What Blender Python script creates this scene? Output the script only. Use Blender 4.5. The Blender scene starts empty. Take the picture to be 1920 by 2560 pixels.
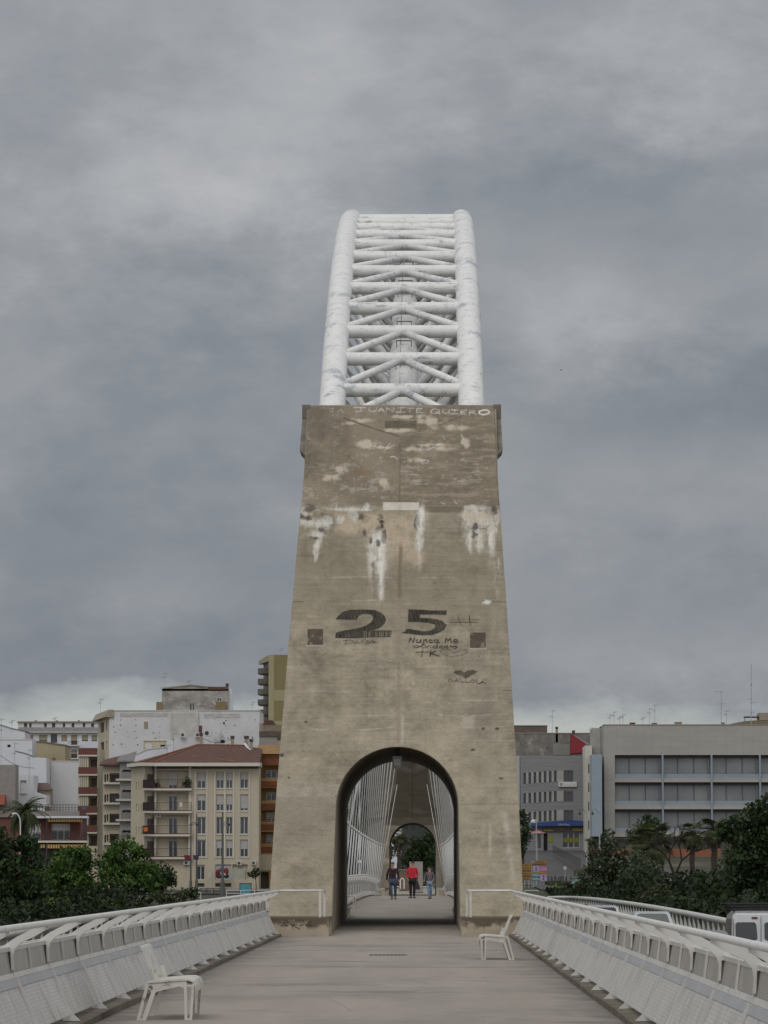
import bpy, math, random
import numpy as np
from mathutils import Vector, Matrix

S = bpy.context.scene
COL = S.collection
rng = np.random.RandomState(7)
random.seed(7)
R = math.radians

# ---------------------------------------------------------------- camera
FPX = 9500.0
PITCH = math.atan((2178-1280)/FPX)
YAW = math.atan(95.0/FPX*math.cos(PITCH))
cam_d = bpy.data.cameras.new('camera')
cam = bpy.data.objects.new('camera', cam_d); COL.objects.link(cam)
cam_d.sensor_fit = 'HORIZONTAL'; cam_d.sensor_width = 36.0
cam_d.lens = 36.0*FPX/1920.0
cam_d.clip_start = 1.0; cam_d.clip_end = 6000.0
CAM = Vector((0.66, 0.0, 1.6))
cam.location = CAM
cam.rotation_euler = (math.pi/2+PITCH, 0, YAW)
S.camera = cam
S.render.resolution_x = 768; S.render.resolution_y = 1024
RM = Matrix.Rotation(YAW, 3, 'Z') @ Matrix.Rotation(math.pi/2+PITCH, 3, 'X')

def ray(px, py):
    return RM @ Vector(((px-960)/FPX, (1280-py)/FPX, -1.0))
def at(px, py, Y):
    d = ray(px, py); s = Y/d.y
    return CAM + d*s
def wx(px, Y, py=2178): return at(px, py, Y).x
def wz(py, Y, px=1055): return at(px, py, Y).z

# ---------------------------------------------------------------- view
S.view_settings.view_transform = 'Standard'
S.view_settings.look = 'None'
S.view_settings.exposure = 0.0
S.view_settings.gamma = 1.0

# ---------------------------------------------------------------- world: overcast sky
SUN_EL, SUN_AZ = 48.0, 200.0     # soft sun behind the cloud, behind and left of the viewer
W = bpy.data.worlds.new("World"); S.world = W; W.use_nodes = True
nt = W.node_tree; N = nt.nodes; L = nt.links
for n in list(N): N.remove(n)
def nd(t, **k):
    n = N.new(t)
    for a, b in k.items(): setattr(n, a, b)
    return n
def mth(op, a, b=None, c=None, clamp=False):
    n = N.new('ShaderNodeMath'); n.operation = op; n.use_clamp = clamp
    for i, v in enumerate((a, b, c)):
        if v is None: continue
        if isinstance(v, (int, float)): n.inputs[i].default_value = v
        else: L.new(v, n.inputs[i])
    return n.outputs[0]
def mixc(f, a, b):
    n = N.new('ShaderNodeMix'); n.data_type = 'RGBA'
    for key, v in ((0, f), (6, a), (7, b)):
        if isinstance(v, (int, float)): n.inputs[key].default_value = v
        elif isinstance(v, tuple): n.inputs[key].default_value = (*v, 1)
        else: L.new(v, n.inputs[key])
    return n.outputs[2]
tc = nd('ShaderNodeTexCoord')
sp = nd('ShaderNodeSeparateXYZ'); L.new(tc.outputs['Generated'], sp.inputs[0])
az = mth('MULTIPLY', mth('ARCTAN2', sp.outputs[0], sp.outputs[1]), 57.29578)   # degrees, 0 = along the bridge
el = mth('MULTIPLY', mth('ARCSINE', sp.outputs[2]), 57.29578)
cb = nd('ShaderNodeCombineXYZ'); L.new(az, cb.inputs[0]); L.new(el, cb.inputs[1])
def noise(scale, detail, rough, sx, sy, off, dist=0.0):
    m = nd('ShaderNodeMapping'); L.new(cb.outputs[0], m.inputs[0])
    m.inputs['Scale'].default_value = (sx, sy, 1); m.inputs['Location'].default_value = (off, off*.7, off*.3)
    m.inputs['Rotation'].default_value = (0, 0, R(-4))
    n = nd('ShaderNodeTexNoise'); n.inputs['Scale'].default_value = scale
    n.inputs['Detail'].default_value = detail; n.inputs['Roughness'].default_value = rough
    n.inputs['Distortion'].default_value = dist
    L.new(m.outputs[0], n.inputs['Vector']); return n.outputs[0]
def blob(a0, e0, ra, re, amp, soft=None):
    da = mth('DIVIDE', mth('SUBTRACT', az, a0), ra); de = mth('DIVIDE', mth('SUBTRACT', el, e0), re)
    if soft is not None: de = mth('ADD', de, soft)
    q = mth('ADD', mth('MULTIPLY', da, da), mth('MULTIPLY', de, de))
    return mth('MULTIPLY', mth('EXPONENT', mth('MULTIPLY', q, -1.0)), amp)
n1 = noise(.24, 6, .55, 1.0, 1.7, 3.1, .15)
n2 = noise(.8, 9, .6, .8, 1.5, 11.0, .1)
n3 = noise(.10, 2, .5, 1.0, 1.5, 23.0, .2)
val = mth('ADD', mth('MULTIPLY', mth('SUBTRACT', n1, .5), .54), mth('MULTIPLY', mth('SUBTRACT', n2, .5), .34))
val = mth('ADD', val, mth('MULTIPLY', mth('SUBTRACT', n3, .5), .2))
wob = mth('MULTIPLY', mth('SUBTRACT', n2, .5), 2.4)
# elevation profile of the cloud deck (higher = lighter)
val = mth('ADD', val, mth('MULTIPLY', mth('SUBTRACT', el, 6.0), .0085))
for b in ((-2.3, 10.6, 2.0, 1.0, .065), (-3.6, 11.8, 4.2, 1.6, .035), (-4.6, 9.6, 3.4, .9, .04), (3.2, 10.3, 2.6, .8, -.075), (3.5, 8.4, 1.6, .6, .07),
          (3.3, 6.9, 3.0, .65, -.07), (-4.5, 5.2, 3.2, .9, -.045), (-4.4, 4.15, 1.3, .35, .065),
          (3.4, 3.2, 3.4, .9, .06), (-3.6, 7.3, 2.4, 1.2, -.035), (2.7, 5.5, 3.0, .7, .02), (-5.2, 3.0, 3.5, .5, -.04), (1.2, 12.6, 5.0, 1.2, .02)):
    val = mth('ADD', val, blob(b[0], b[1], b[2], b[3], b[4]*1.9, soft=wob))
val = mth('ADD', val, .47, clamp=True)
cr = nd('ShaderNodeValToRGB'); L.new(val, cr.inputs[0])
e = cr.color_ramp.elements
e[0].position = .18; e[0].color = (.175, .196, .232, 1)
e[1].position = .85; e[1].color = (.52, .525, .54, 1)
x = e.new(.40); x.color = (.245, .267, .300, 1)
x = e.new(.56); x.color = (.320, .337, .362, 1)
# pale clear band under the cloud edge, near the horizon
edge = mth('ADD', 2.5, mth('ADD', mth('MULTIPLY', mth('SUBTRACT', n2, .5), .9), mth('MULTIPLY', mth('SUBTRACT', n1, .5), .3)))
edge = mth('ADD', edge, blob(-4.6, 0, 1.8, 50, .35))
edge = mth('ADD', edge, blob(2.0, 0, 1.3, 50, .15))
band = mth('MULTIPLY', mth('SUBTRACT', edge, el), 2.2, clamp=True)
bandmix = mth('MULTIPLY', band, .88, clamp=True)
clear = mixc(mth('MULTIPLY', el, .30, clamp=True), (.56, .54, .46), (.46, .515, .52))
cloud = mixc(bandmix, cr.outputs[0], clear)
# extra brightness added overhead and behind the viewer to light surfaces facing it
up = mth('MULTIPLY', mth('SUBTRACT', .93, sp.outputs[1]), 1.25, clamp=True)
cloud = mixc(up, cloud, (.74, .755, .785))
# below horizon
dn = mth('MULTIPLY', mth('MULTIPLY', el, -1), .5, clamp=True)
cloud = mixc(dn, cloud, (.16, .16, .14))
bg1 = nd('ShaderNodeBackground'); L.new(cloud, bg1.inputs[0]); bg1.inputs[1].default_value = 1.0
sky = nd('ShaderNodeTexSky'); sky.sky_type = 'NISHITA'; sky.sun_disc = False
sky.sun_elevation = R(SUN_EL); sky.sun_rotation = R(SUN_AZ); sky.air_density = 1.5; sky.dust_density = 3
bg2 = nd('ShaderNodeBackground'); L.new(sky.outputs[0], bg2.inputs[0]); bg2.inputs[1].default_value = .05
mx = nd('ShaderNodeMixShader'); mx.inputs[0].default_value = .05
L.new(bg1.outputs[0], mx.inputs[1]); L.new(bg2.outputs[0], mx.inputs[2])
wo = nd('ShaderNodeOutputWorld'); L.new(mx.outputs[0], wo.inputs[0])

sd = bpy.data.lights.new('sun', 'SUN'); sd.energy = 0.8; sd.angle = R(30); sd.color = (1, .965, .92)
so = bpy.data.objects.new('sun', sd); COL.objects.link(so)
a = R(SUN_AZ)
sun_from = Vector((math.sin(a)*math.cos(R(SUN_EL)), math.cos(a)*math.cos(R(SUN_EL)), math.sin(R(SUN_EL))))
so.rotation_euler = (-sun_from).to_track_quat('-Z', 'Y').to_euler()

# ---------------------------------------------------------------- materials
MATS = {}
def mat(name, c1, c2=None, scale=1.0, rough=.75, stretch=(1, 1, 1), c3=None, s3=.2, t3=.6, metal=0.0, bump=0.0, detail=5, spec=.4, extra=None):
    """noise-mixed material in object space: c1/c2 fine mix, c3 large stains"""
    if name in MATS: return MATS[name]
    m = bpy.data.materials.new(name); m.use_nodes = True
    t = m.node_tree; ns = t.nodes; lk = t.links
    b = ns['Principled BSDF']; b.inputs['Roughness'].default_value = rough
    b.inputs['Metallic'].default_value = metal; b.inputs['Specular IOR Level'].default_value = spec
    tcn = ns.new('ShaderNodeTexCoord'); mp = ns.new('ShaderNodeMapping')
    lk.new(tcn.outputs['Object'], mp.inputs[0]); mp.inputs['Scale'].default_value = stretch
    def nz(s, d=5, off=0):
        q = ns.new('ShaderNodeTexNoise'); q.inputs['Scale'].default_value = s; q.inputs['Detail'].default_value = d
        q.inputs['Roughness'].default_value = .6
        if off:
            m2 = ns.new('ShaderNodeMapping'); m2.inputs['Location'].default_value = (off, off, off)
            lk.new(mp.outputs[0], m2.inputs[0]); lk.new(m2.outputs[0], q.inputs['Vector'])
        else: lk.new(mp.outputs[0], q.inputs['Vector'])
        return q.outputs[0]
    def mix(f, a_, b_):
        q = ns.new('ShaderNodeMix'); q.data_type = 'RGBA'; lk.new(f, q.inputs[0])
        for k_, v in ((6, a_), (7, b_)):
            if isinstance(v, tuple): q.inputs[k_].default_value = (*v, 1)
            else: lk.new(v, q.inputs[k_])
        return q.outputs[2]
    def ramp(f, lo, hi):
        q = ns.new('ShaderNodeMapRange'); lk.new(f, q.inputs[0]); q.inputs[1].default_value = lo; q.inputs[2].default_value = hi
        return q.outputs[0]
    if c2 is None: c2 = tuple(v*.86 for v in c1)
    n0 = nz(scale, detail)
    c = mix(ramp(n0, .35, .65), c1, c2)
    if c3 is not None:
        c = mix(ramp(nz(s3, 6, 7.3), t3, t3+.12), c, c3)
    if extra: c = extra(ns, lk, mp, c, mix, ramp, nz)
    lk.new(c, b.inputs['Base Color'])
    if bump:
        bp = ns.new('ShaderNodeBump'); bp.inputs['Strength'].default_value = bump; bp.inputs['Distance'].default_value = .02
        lk.new(n0, bp.inputs['Height']); lk.new(bp.outputs[0], b.inputs['Normal'])
    MATS[name] = m; return m

def stripes(axis, period, width, col, soft=.02):
    """thin lines every period metres along an axis of object space"""
    def f(ns, lk, mp, c, mix, ramp, nz):
        s_ = ns.new('ShaderNodeSeparateXYZ'); tcn = ns.new('ShaderNodeTexCoord'); lk.new(tcn.outputs['Object'], s_.inputs[0])
        a_ = ns.new('ShaderNodeMath'); a_.operation = 'PINGPONG'; lk.new(s_.outputs[axis], a_.inputs[0]); a_.inputs[1].default_value = period/2
        r_ = ns.new('ShaderNodeMapRange'); lk.new(a_.outputs[0], r_.inputs[0]); r_.inputs[1].default_value = width; r_.inputs[2].default_value = width*.4
        return mix(r_.outputs[0], c, col)
    return f
def both(f1, f2):
    return lambda ns, lk, mp, c, mix, ramp, nz: f2(ns, lk, mp, f1(ns, lk, mp, c, mix, ramp, nz), mix, ramp, nz)

M_conc = mat('concrete', (.262, .23, .172), (.215, .187, .137), 1.3, .9, (1, 1, 2.5), c3=(.36, .33, .27), s3=.5, t3=.56, bump=.3)
M_conc_dark = mat('concrete_grimy', (.20, .18, .145), (.13, .115, .09), 2.0, .92, (1, 1, 1), c3=(.26, .235, .19), s3=1.2, t3=.55, bump=.3)
M_white = mat('white_steel_paint', (.66, .65, .62), (.59, .58, .55), 2.5, .45, (1, 1, 1), c3=(.40, .41, .42), s3=.9, t3=.63)
M_white2 = mat('weathered_white_paint', (.60, .585, .55), (.53, .515, .48), 3.0, .5, (1, 1, 1), c3=(.42, .37, .30), s3=2.3, t3=.61)
M_blade = mat('blade_paint', (.61, .595, .56), (.54, .525, .49), 2.0, .5, (1, 1, 1), c3=(.45, .31, .15), s3=2.5, t3=.69)
def smudge(ns, lk, mp, c, mix, ramp, nz):
    tcn = ns.new('ShaderNodeTexCoord')
    def nn(sc, s, off=0):
        q = ns.new('ShaderNodeMapping'); lk.new(tcn.outputs['Object'], q.inputs[0]); q.inputs['Scale'].default_value = sc; q.inputs['Location'].default_value = (off, off, off)
        w = ns.new('ShaderNodeTexNoise'); w.inputs['Scale'].default_value = s*1.5; w.inputs['Detail'].default_value = 10; w.inputs['Roughness'].default_value = .72; lk.new(q.outputs[0], w.inputs['Vector']); return w.outputs[0]
    c = mix(ramp(nn((1, .6, 1.6), .55), .555, .63), c, (.40, .415, .44))
    c = mix(ramp(nn((.7, 2.2, 3.2), 1.3, 4.), .575, .65), c, (.27, .29, .31))
    c = mix(ramp(nn((1, 1, 1), 3.0, 9.), .56, .68), c, (.52, .50, .46))
    return mix(ramp(nn((1, .5, 1.5), .5, 17.), .665, .70), c, (.45, .27, .12))
M_arch = mat('weathered_arch_paint', (.74, .735, .71), (.67, .665, .645), 2.2, .5, extra=smudge)
M_rust = mat('rust_stain', (.42, .27, .12), (.5, .42, .3), 14, .8)
def rib_lines(ns, lk, mp, c, mix, ramp, nz):
    c = stripes(2, .035, .006, (.44, .425, .40))(ns, lk, mp, c, mix, ramp, nz)
    q = ns.new('ShaderNodeMapping'); tcn = ns.new('ShaderNodeTexCoord'); lk.new(tcn.outputs['Object'], q.inputs[0]); q.inputs['Scale'].default_value = (1, 2.2, .8)
    w = ns.new('ShaderNodeTexNoise'); w.inputs['Scale'].default_value = 2.0; w.inputs['Detail'].default_value = 9; w.inputs['Roughness'].default_value = .75; lk.new(q.outputs[0], w.inputs['Vector'])
    return mix(ramp(w.outputs[0], .50, .66), c, (.30, .28, .25))
M_panel = mat('louvred_panel_paint', (.56, .54, .505), (.475, .457, .425), 2.0, .55, (1, 1, 1), extra=rib_lines)
M_fascia = mat('grey_fascia_paint', (.41, .415, .42), (.35, .355, .36), 3.0, .5)
M_lampglass = mat('dusty_lamp_glass', (.33, .305, .26), (.25, .232, .20), 2.2, .35, (1, 1, 1), c3=(.36, .34, .30), s3=3, t3=.58)
M_lampback = mat('lamp_inside_dark', (.03, .03, .03))
M_kerb = mat('mossy_kerb_concrete', (.15, .125, .09), (.095, .08, .058), 1.5, .95, c3=(.20, .175, .14), s3=2.2, t3=.55)
M_asphalt = mat('asphalt', (.052, .052, .053), (.042, .042, .043), 3, .9)
M_asphalt_far = mat('street_asphalt', (.085, .08, .08), (.065, .062, .06), .4, .9)
M_dark = mat('dark_void', (.012, .012, .012), (.016, .016, .016), 1, .8)
M_glass = mat('window_glass', (.035, .04, .045), (.05, .055, .06), .6, .12, spec=.6)
M_black = mat('black_rubber', (.02, .02, .02), (.03, .03, .03), 5, .8)
M_chrome = mat('steel_bright', (.6, .6, .6), None, 2, .3, metal=.8)
M_galv = mat('galvanised_steel', (.38, .39, .39), (.31, .32, .32), 4, .5, metal=.2)
M_darkmetal = mat('dark_metal', (.055, .05, .048), (.04, .037, .036), 4, .6)
M_polegreen = mat('pole_dark_green_grey', (.10, .105, .10), (.08, .085, .08), 2, .6)

def deck_extra(ns, lk, mp, c, mix, ramp, nz):
    tcn = ns.new('ShaderNodeTexCoord')
    def nn(sc, s, d=6, off=0):
        q = ns.new('ShaderNodeMapping'); lk.new(tcn.outputs['Object'], q.inputs[0]); q.inputs['Scale'].default_value = sc; q.inputs['Location'].default_value = (off, off, 0)
        w = ns.new('ShaderNodeTexNoise'); w.inputs['Scale'].default_value = s; w.inputs['Detail'].default_value = d; w.inputs['Roughness'].default_value = .65
        lk.new(q.outputs[0], w.inputs['Vector']); return w.outputs[0]
    c = mix(ramp(nn((.30, .16, 1), 1.2), .50, .68), c, (.235, .207, .175))
    c = mix(ramp(nn((.20, .30, 1), 1.3, 7, 5.), .54, .68), c, (.185, .162, .136))
    c = mix(ramp(nn((1.2, .25, 1), 1.0, 7, 25.), .60, .72), c, (.345, .305, .262))
    # transverse pour joints, hairline cracks, gum spots
    c = stripes(1, 9.6, .035, (.15, .132, .112))(ns, lk, mp, c, mix, ramp, nz)
    vv = ns.new('ShaderNodeTexVoronoi'); vv.feature = 'DISTANCE_TO_EDGE'; vv.inputs['Scale'].default_value = .22; lk.new(tcn.outputs['Object'], vv.inputs['Vector'])
    c = mix(ramp(vv.outputs['Distance'], .0035, .0), c, (.21, .185, .157))
    v2 = ns.new('ShaderNodeTexVoronoi'); v2.inputs['Scale'].default_value = 1.5; lk.new(tcn.outputs['Object'], v2.inputs['Vector'])
    c = mix(ramp(v2.outputs['Distance'], .045, .03), c, (.16, .145, .125))
    # grime along both edges
    s_ = ns.new('ShaderNodeSeparateXYZ'); lk.new(tcn.outputs['Object'], s_.inputs[0])
    ab = ns.new('ShaderNodeMath'); ab.operation = 'ABSOLUTE'; lk.new(s_.outputs[0], ab.inputs[0])
    ad = ns.new('ShaderNodeMath'); ad.operation = 'MULTIPLY_ADD'; lk.new(nn((.6, .5, 1), 2.0, 6, 9.), ad.inputs[0]); ad.inputs[1].default_value = 2.2; lk.new(ab.outputs[0], ad.inputs[2])
    r_ = ns.new('ShaderNodeMapRange'); lk.new(ad.outputs[0], r_.inputs[0]); r_.inputs[1].default_value = 3.35; r_.inputs[2].default_value = 4.05; r_.inputs[4].default_value = .75
    return mix(r_.outputs[0], c, (.115, .108, .098))
M_deck = mat('walkway_concrete', (.315, .278, .238), (.275, .24, .205), 1.2, .9, (1, .10, 1), extra=deck_extra, bump=.15)

def vcol_material(name, rough=.9):
    m = bpy.data.materials.new(name); m.use_nodes = True; t = m.node_tree
    b = t.nodes['Principled BSDF']; b.inputs['Roughness'].default_value = rough; b.inputs['Specular IOR Level'].default_value = .1
    a_ = t.nodes.new('ShaderNodeAttribute'); a_.attribute_name = 'weathering'
    q = t.nodes.new('ShaderNodeTexNoise'); q.inputs['Scale'].default_value = 14; q.inputs['Detail'].default_value = 6
    tcn = t.nodes.new('ShaderNodeTexCoord'); t.links.new(tcn.outputs['Object'], q.inputs['Vector'])
    r_ = t.nodes.new('ShaderNodeMapRange'); t.links.new(q.outputs[0], r_.inputs[0]); r_.inputs[1].default_value = .3; r_.inputs[2].default_value = .7; r_.inputs[3].default_value = .88; r_.inputs[4].default_value = 1.1
    v = t.nodes.new('ShaderNodeVectorMath'); v.operation = 'SCALE'; t.links.new(a_.outputs['Color'], v.inputs[0]); t.links.new(r_.outputs[0], v.inputs['Scale'])
    t.links.new(v.outputs[0], b.inputs['Base Color'])
    return m
M_face = vcol_material('weathered_concrete_face')

# ---------------------------------------------------------------- mesh helpers
class MB:
    def __init__(s): s.v = []; s.f = []
    def add(s, vs, fs):
        o = len(s.v); s.v.extend([tuple(p) for p in vs]); s.f.extend([tuple(i+o for i in f) for f in fs]); return s
    def box(s, a, b):
        x0, x1 = sorted((a[0], b[0])); y0, y1 = sorted((a[1], b[1])); z0, z1 = sorted((a[2], b[2]))
        return s.add([(x0,y0,z0),(x1,y0,z0),(x1,y1,z0),(x0,y1,z0),(x0,y0,z1),(x1,y0,z1),(x1,y1,z1),(x0,y1,z1)],
              [(0,3,2,1),(4,5,6,7),(0,1,5,4),(1,2,6,5),(2,3,7,6),(3,0,4,7)])
    def hexa(s, p):   # 8 points: bottom 4 then top 4, both same order
        return s.add(p, [(0,3,2,1),(4,5,6,7),(0,1,5,4),(1,2,6,5),(2,3,7,6),(3,0,4,7)])
    def quad(s, a, b, c, d): return s.add([a,b,c,d], [(0,1,2,3)])
    def tube(s, pts, r, n=8, cap=True, r2=None):
        pts = [Vector(p) for p in pts]; m = len(pts); rings = []
        up = None
        for i, p in enumerate(pts):
            t = (pts[min(i+1, m-1)]-pts[max(i-1, 0)]).normalized()
            if up is None:
                up = Vector((0,0,1)) if abs(t.z) < .95 else Vector((0,1,0))
            a_ = t.cross(up); 
            if a_.length < 1e-4: a_ = t.cross(Vector((1,0,0)))
            a_.normalize(); b_ = a_.cross(t).normalized(); up = b_
            rr = r if r2 is None else r+(r2-r)*i/(m-1)
            if isinstance(r, (list, tuple)): rr = r[i]
            rings.append([p + a_*rr*math.cos(k*2*math.pi/n) + b_*rr*math.sin(k*2*math.pi/n) for k in range(n)])
        vs = [q for g in rings for q in g]; fs = []
        for i in range(m-1):
            for k in range(n):
                k2 = (k+1) % n; fs.append((i*n+k, i*n+k2, (i+1)*n+k2, (i+1)*n+k))
        if cap: fs.append(tuple(range(n-1, -1, -1))); fs.append(tuple((m-1)*n+k for k in range(n)))
        return s.add(vs, fs)
    def bar(s, p, q, w, h):   # rectangular bar
        p = Vector(p); q = Vector(q); t = (q-p).normalized()
        up = Vector((0,0,1)) if abs(t.z) < .95 else Vector((0,1,0))
        a_ = t.cross(up).normalized()*w/2; b_ = a_.cross(t).normalized()*h/2
        return s.hexa([p-a_-b_, p+a_-b_, q+a_-b_, q-a_-b_, p-a_+b_, p+a_+b_, q+a_+b_, q-a_+b_])
    def prism(s, poly, d):    # poly: 3d points planar, extruded by vector d
        n = len(poly); d = Vector(d); a_ = [Vector(p) for p in poly]; b_ = [p+d for p in a_]
        return s.add(a_+b_, [tuple(range(n-1,-1,-1)), tuple(range(n, 2*n))]+[(i,(i+1)%n,(i+1)%n+n,i+n) for i in range(n)])
    def sphere(s, c, r, n=8, m=6):
        c = Vector(c); vs = []; fs = []
        if isinstance(r, (int, float)): r = (r, r, r)
        for i in range(m+1):
            th = math.pi*i/m
            for k in range(n):
                ph = 2*math.pi*k/n
                vs.append((c.x+r[0]*math.sin(th)*math.cos(ph), c.y+r[1]*math.sin(th)*math.sin(ph), c.z+r[2]*math.cos(th)))
        for i in range(m):
            for k in range(n):
                k2 = (k+1)%n; fs.append((i*n+k, (i+1)*n+k, (i+1)*n+k2, i*n+k2))
        return s.add(vs, fs)
    def build(s, name, m, parent=None, smooth=False, mats=None, midx=None):
        me = bpy.data.meshes.new(name); me.from_pydata(s.v, [], s.f); me.update()
        for q in (mats or [m]): me.materials.append(q)
        if midx is not None: me.polygons.foreach_set('material_index', midx)
        if smooth: me.polygons.foreach_set('use_smooth', [True]*len(me.polygons))
        o = bpy.data.objects.new(name, me); COL.objects.link(o)
        if parent is not None: attach(o, parent)
        return o
def world_of(o):
    m = o.matrix_basis.copy()
    return world_of(o.parent) @ o.matrix_parent_inverse @ m if o.parent else m
def attach(o, parent):
    o.parent = parent; o.matrix_parent_inverse = world_of(parent).inverted()
def tag(o, label=None, cat=None, group=None, kind=None):
    if label: o['label'] = label
    if cat: o['category'] = cat
    if group: o['group'] = group
    if kind: o['kind'] = kind
    return o
def thing(name, label, cat, loc=(0,0,0), group=None):
    o = bpy.data.objects.new(name, None); COL.objects.link(o); o.location = loc
    o.empty_display_size = .2
    return tag(o, label, cat, group)
def structure(o, label=None, cat=None): o['kind'] = 'structure'; return tag(o, label, cat)
def copy_tree(o, parent=None):
    c = o.copy(); COL.objects.link(c)
    if parent is not None: c.parent = parent
    for ch in list(o.children): copy_tree(ch, c)
    return c
def evaluated(o, name=None):
    """bake an object's modifiers into its mesh"""
    dg = bpy.context.evaluated_depsgraph_get(); dg.update()
    me = bpy.data.meshes.new_from_object(o.evaluated_get(dg))
    o.modifiers.clear(); o.data = me
    if name: me.name = name
    return o
# ================================================================ BRIDGE
YC = 192.0
def archz(Y): return 32.7-.00359*(YC-Y)**2
def facey(z): return YC-1.05-math.sqrt((33.0-z)/.0037)
def dz(Y):       # walkway height
    if Y < 97: return 0.0
    if Y < 247: return .32*(1-((Y-172)/75.0)**2)
    return max(-.0085*(Y-247), -.14)
def rz(Y): return max(-1.35+.25*(1-((Y-YC)/90.0)**2), -2.3) if Y > 100 else (-1.36 - .003*(100-Y))
def hw(Y):       # half width of the walkway (kerb line)
    if Y < 120: return 2.82
    return 2.13

# -------- deck
m = MB(); ys = list(np.arange(16, 384.1, 2.0))
for i, y in enumerate(ys):
    h = 3.0 if (y < 120 or y > 262) else 2.55
    m.v += [(-h, y, dz(y)), (-h*.4, y, dz(y)+.012), (h*.4, y, dz(y)+.012), (h, y, dz(y))]
    if i:
        o = 4*i
        for k in range(3): m.f.append((o-4+k, o-4+k+1, o+k+1, o+k))
walk = m.build('walkway', M_deck); structure(walk)
m = MB(); ys = list(np.arange(16, 385, 4.0))
for i, y in enumerate(ys):
    z = dz(y)-.02; zr = rz(y)
    m.v += [(-3.3, y, z-.01), (-3.3, y, zr-.35), (3.3, y, zr-.35), (3.3, y, z-.01)]
    if i:
        o = 4*i
        for k in range(4): m.f.append((o-4+k, o-4+(k+1)%4, o+(k+1)%4, o+k))
structure(m.build('walkway_deck_slab', M_conc_dark))
for sgn in (-1, 1):
    m = MB()
    for i, y in enumerate(ys):
        z = rz(y)
        x0, x1 = 3.32*sgn, 12.2*sgn
        m.v += [(x0, y, z), (x1, y, z-.08), (x1, y, z-.6), (6*sgn, y, z-2.2), (x0, y, z-2.2)]
        if i:
            o = 5*i
            for k in range(5):
                q = (o-5+k, o-5+(k+1)%5, o+(k+1)%5, o+k); m.f.append(q if sgn > 0 else q[::-1])
    structure(m.build('road', M_asphalt))
    ln = MB()
    for y in np.arange(20, 380, 5.0):
        z = rz(y+1)-.045+.004+.01; 
        ln.quad((7.7*sgn-.06, y, rz(y)-.035), (7.7*sgn+.06, y, rz(y)-.035), (7.7*sgn+.06, y+2.5, rz(y+2.5)-.035), (7.7*sgn-.06, y+2.5, rz(y+2.5)-.035))
    structure(ln.build('lane_marking', M_white2))

# -------- kerbs under the parapets
for sgn in (-1, 1):
    for (a_, b_) in ((16, 94.2), (122, 262)):
        m = MB(); yy = list(np.arange(a_, b_, 1.7))+[b_]
        for i, y in enumerate(yy):
            w = hw(y) if a_ > 100 else 2.80
            z = dz(y)
            m.v += [(sgn*w, y, z-.05), (sgn*w, y, z+.07+.01*math.sin(y*3.1)), (sgn*(w+.5), y, z+.09), (sgn*(w+.5), y, z-.2)]
            if i:
                o = 4*i
                for k in range(3):
                    q = (o-4+k, o-4+k+1, o+k+1, o+k); m.f.append(q if sgn < 0 else q[::-1])
        structure(m.build('kerb', M_kerb))

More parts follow.
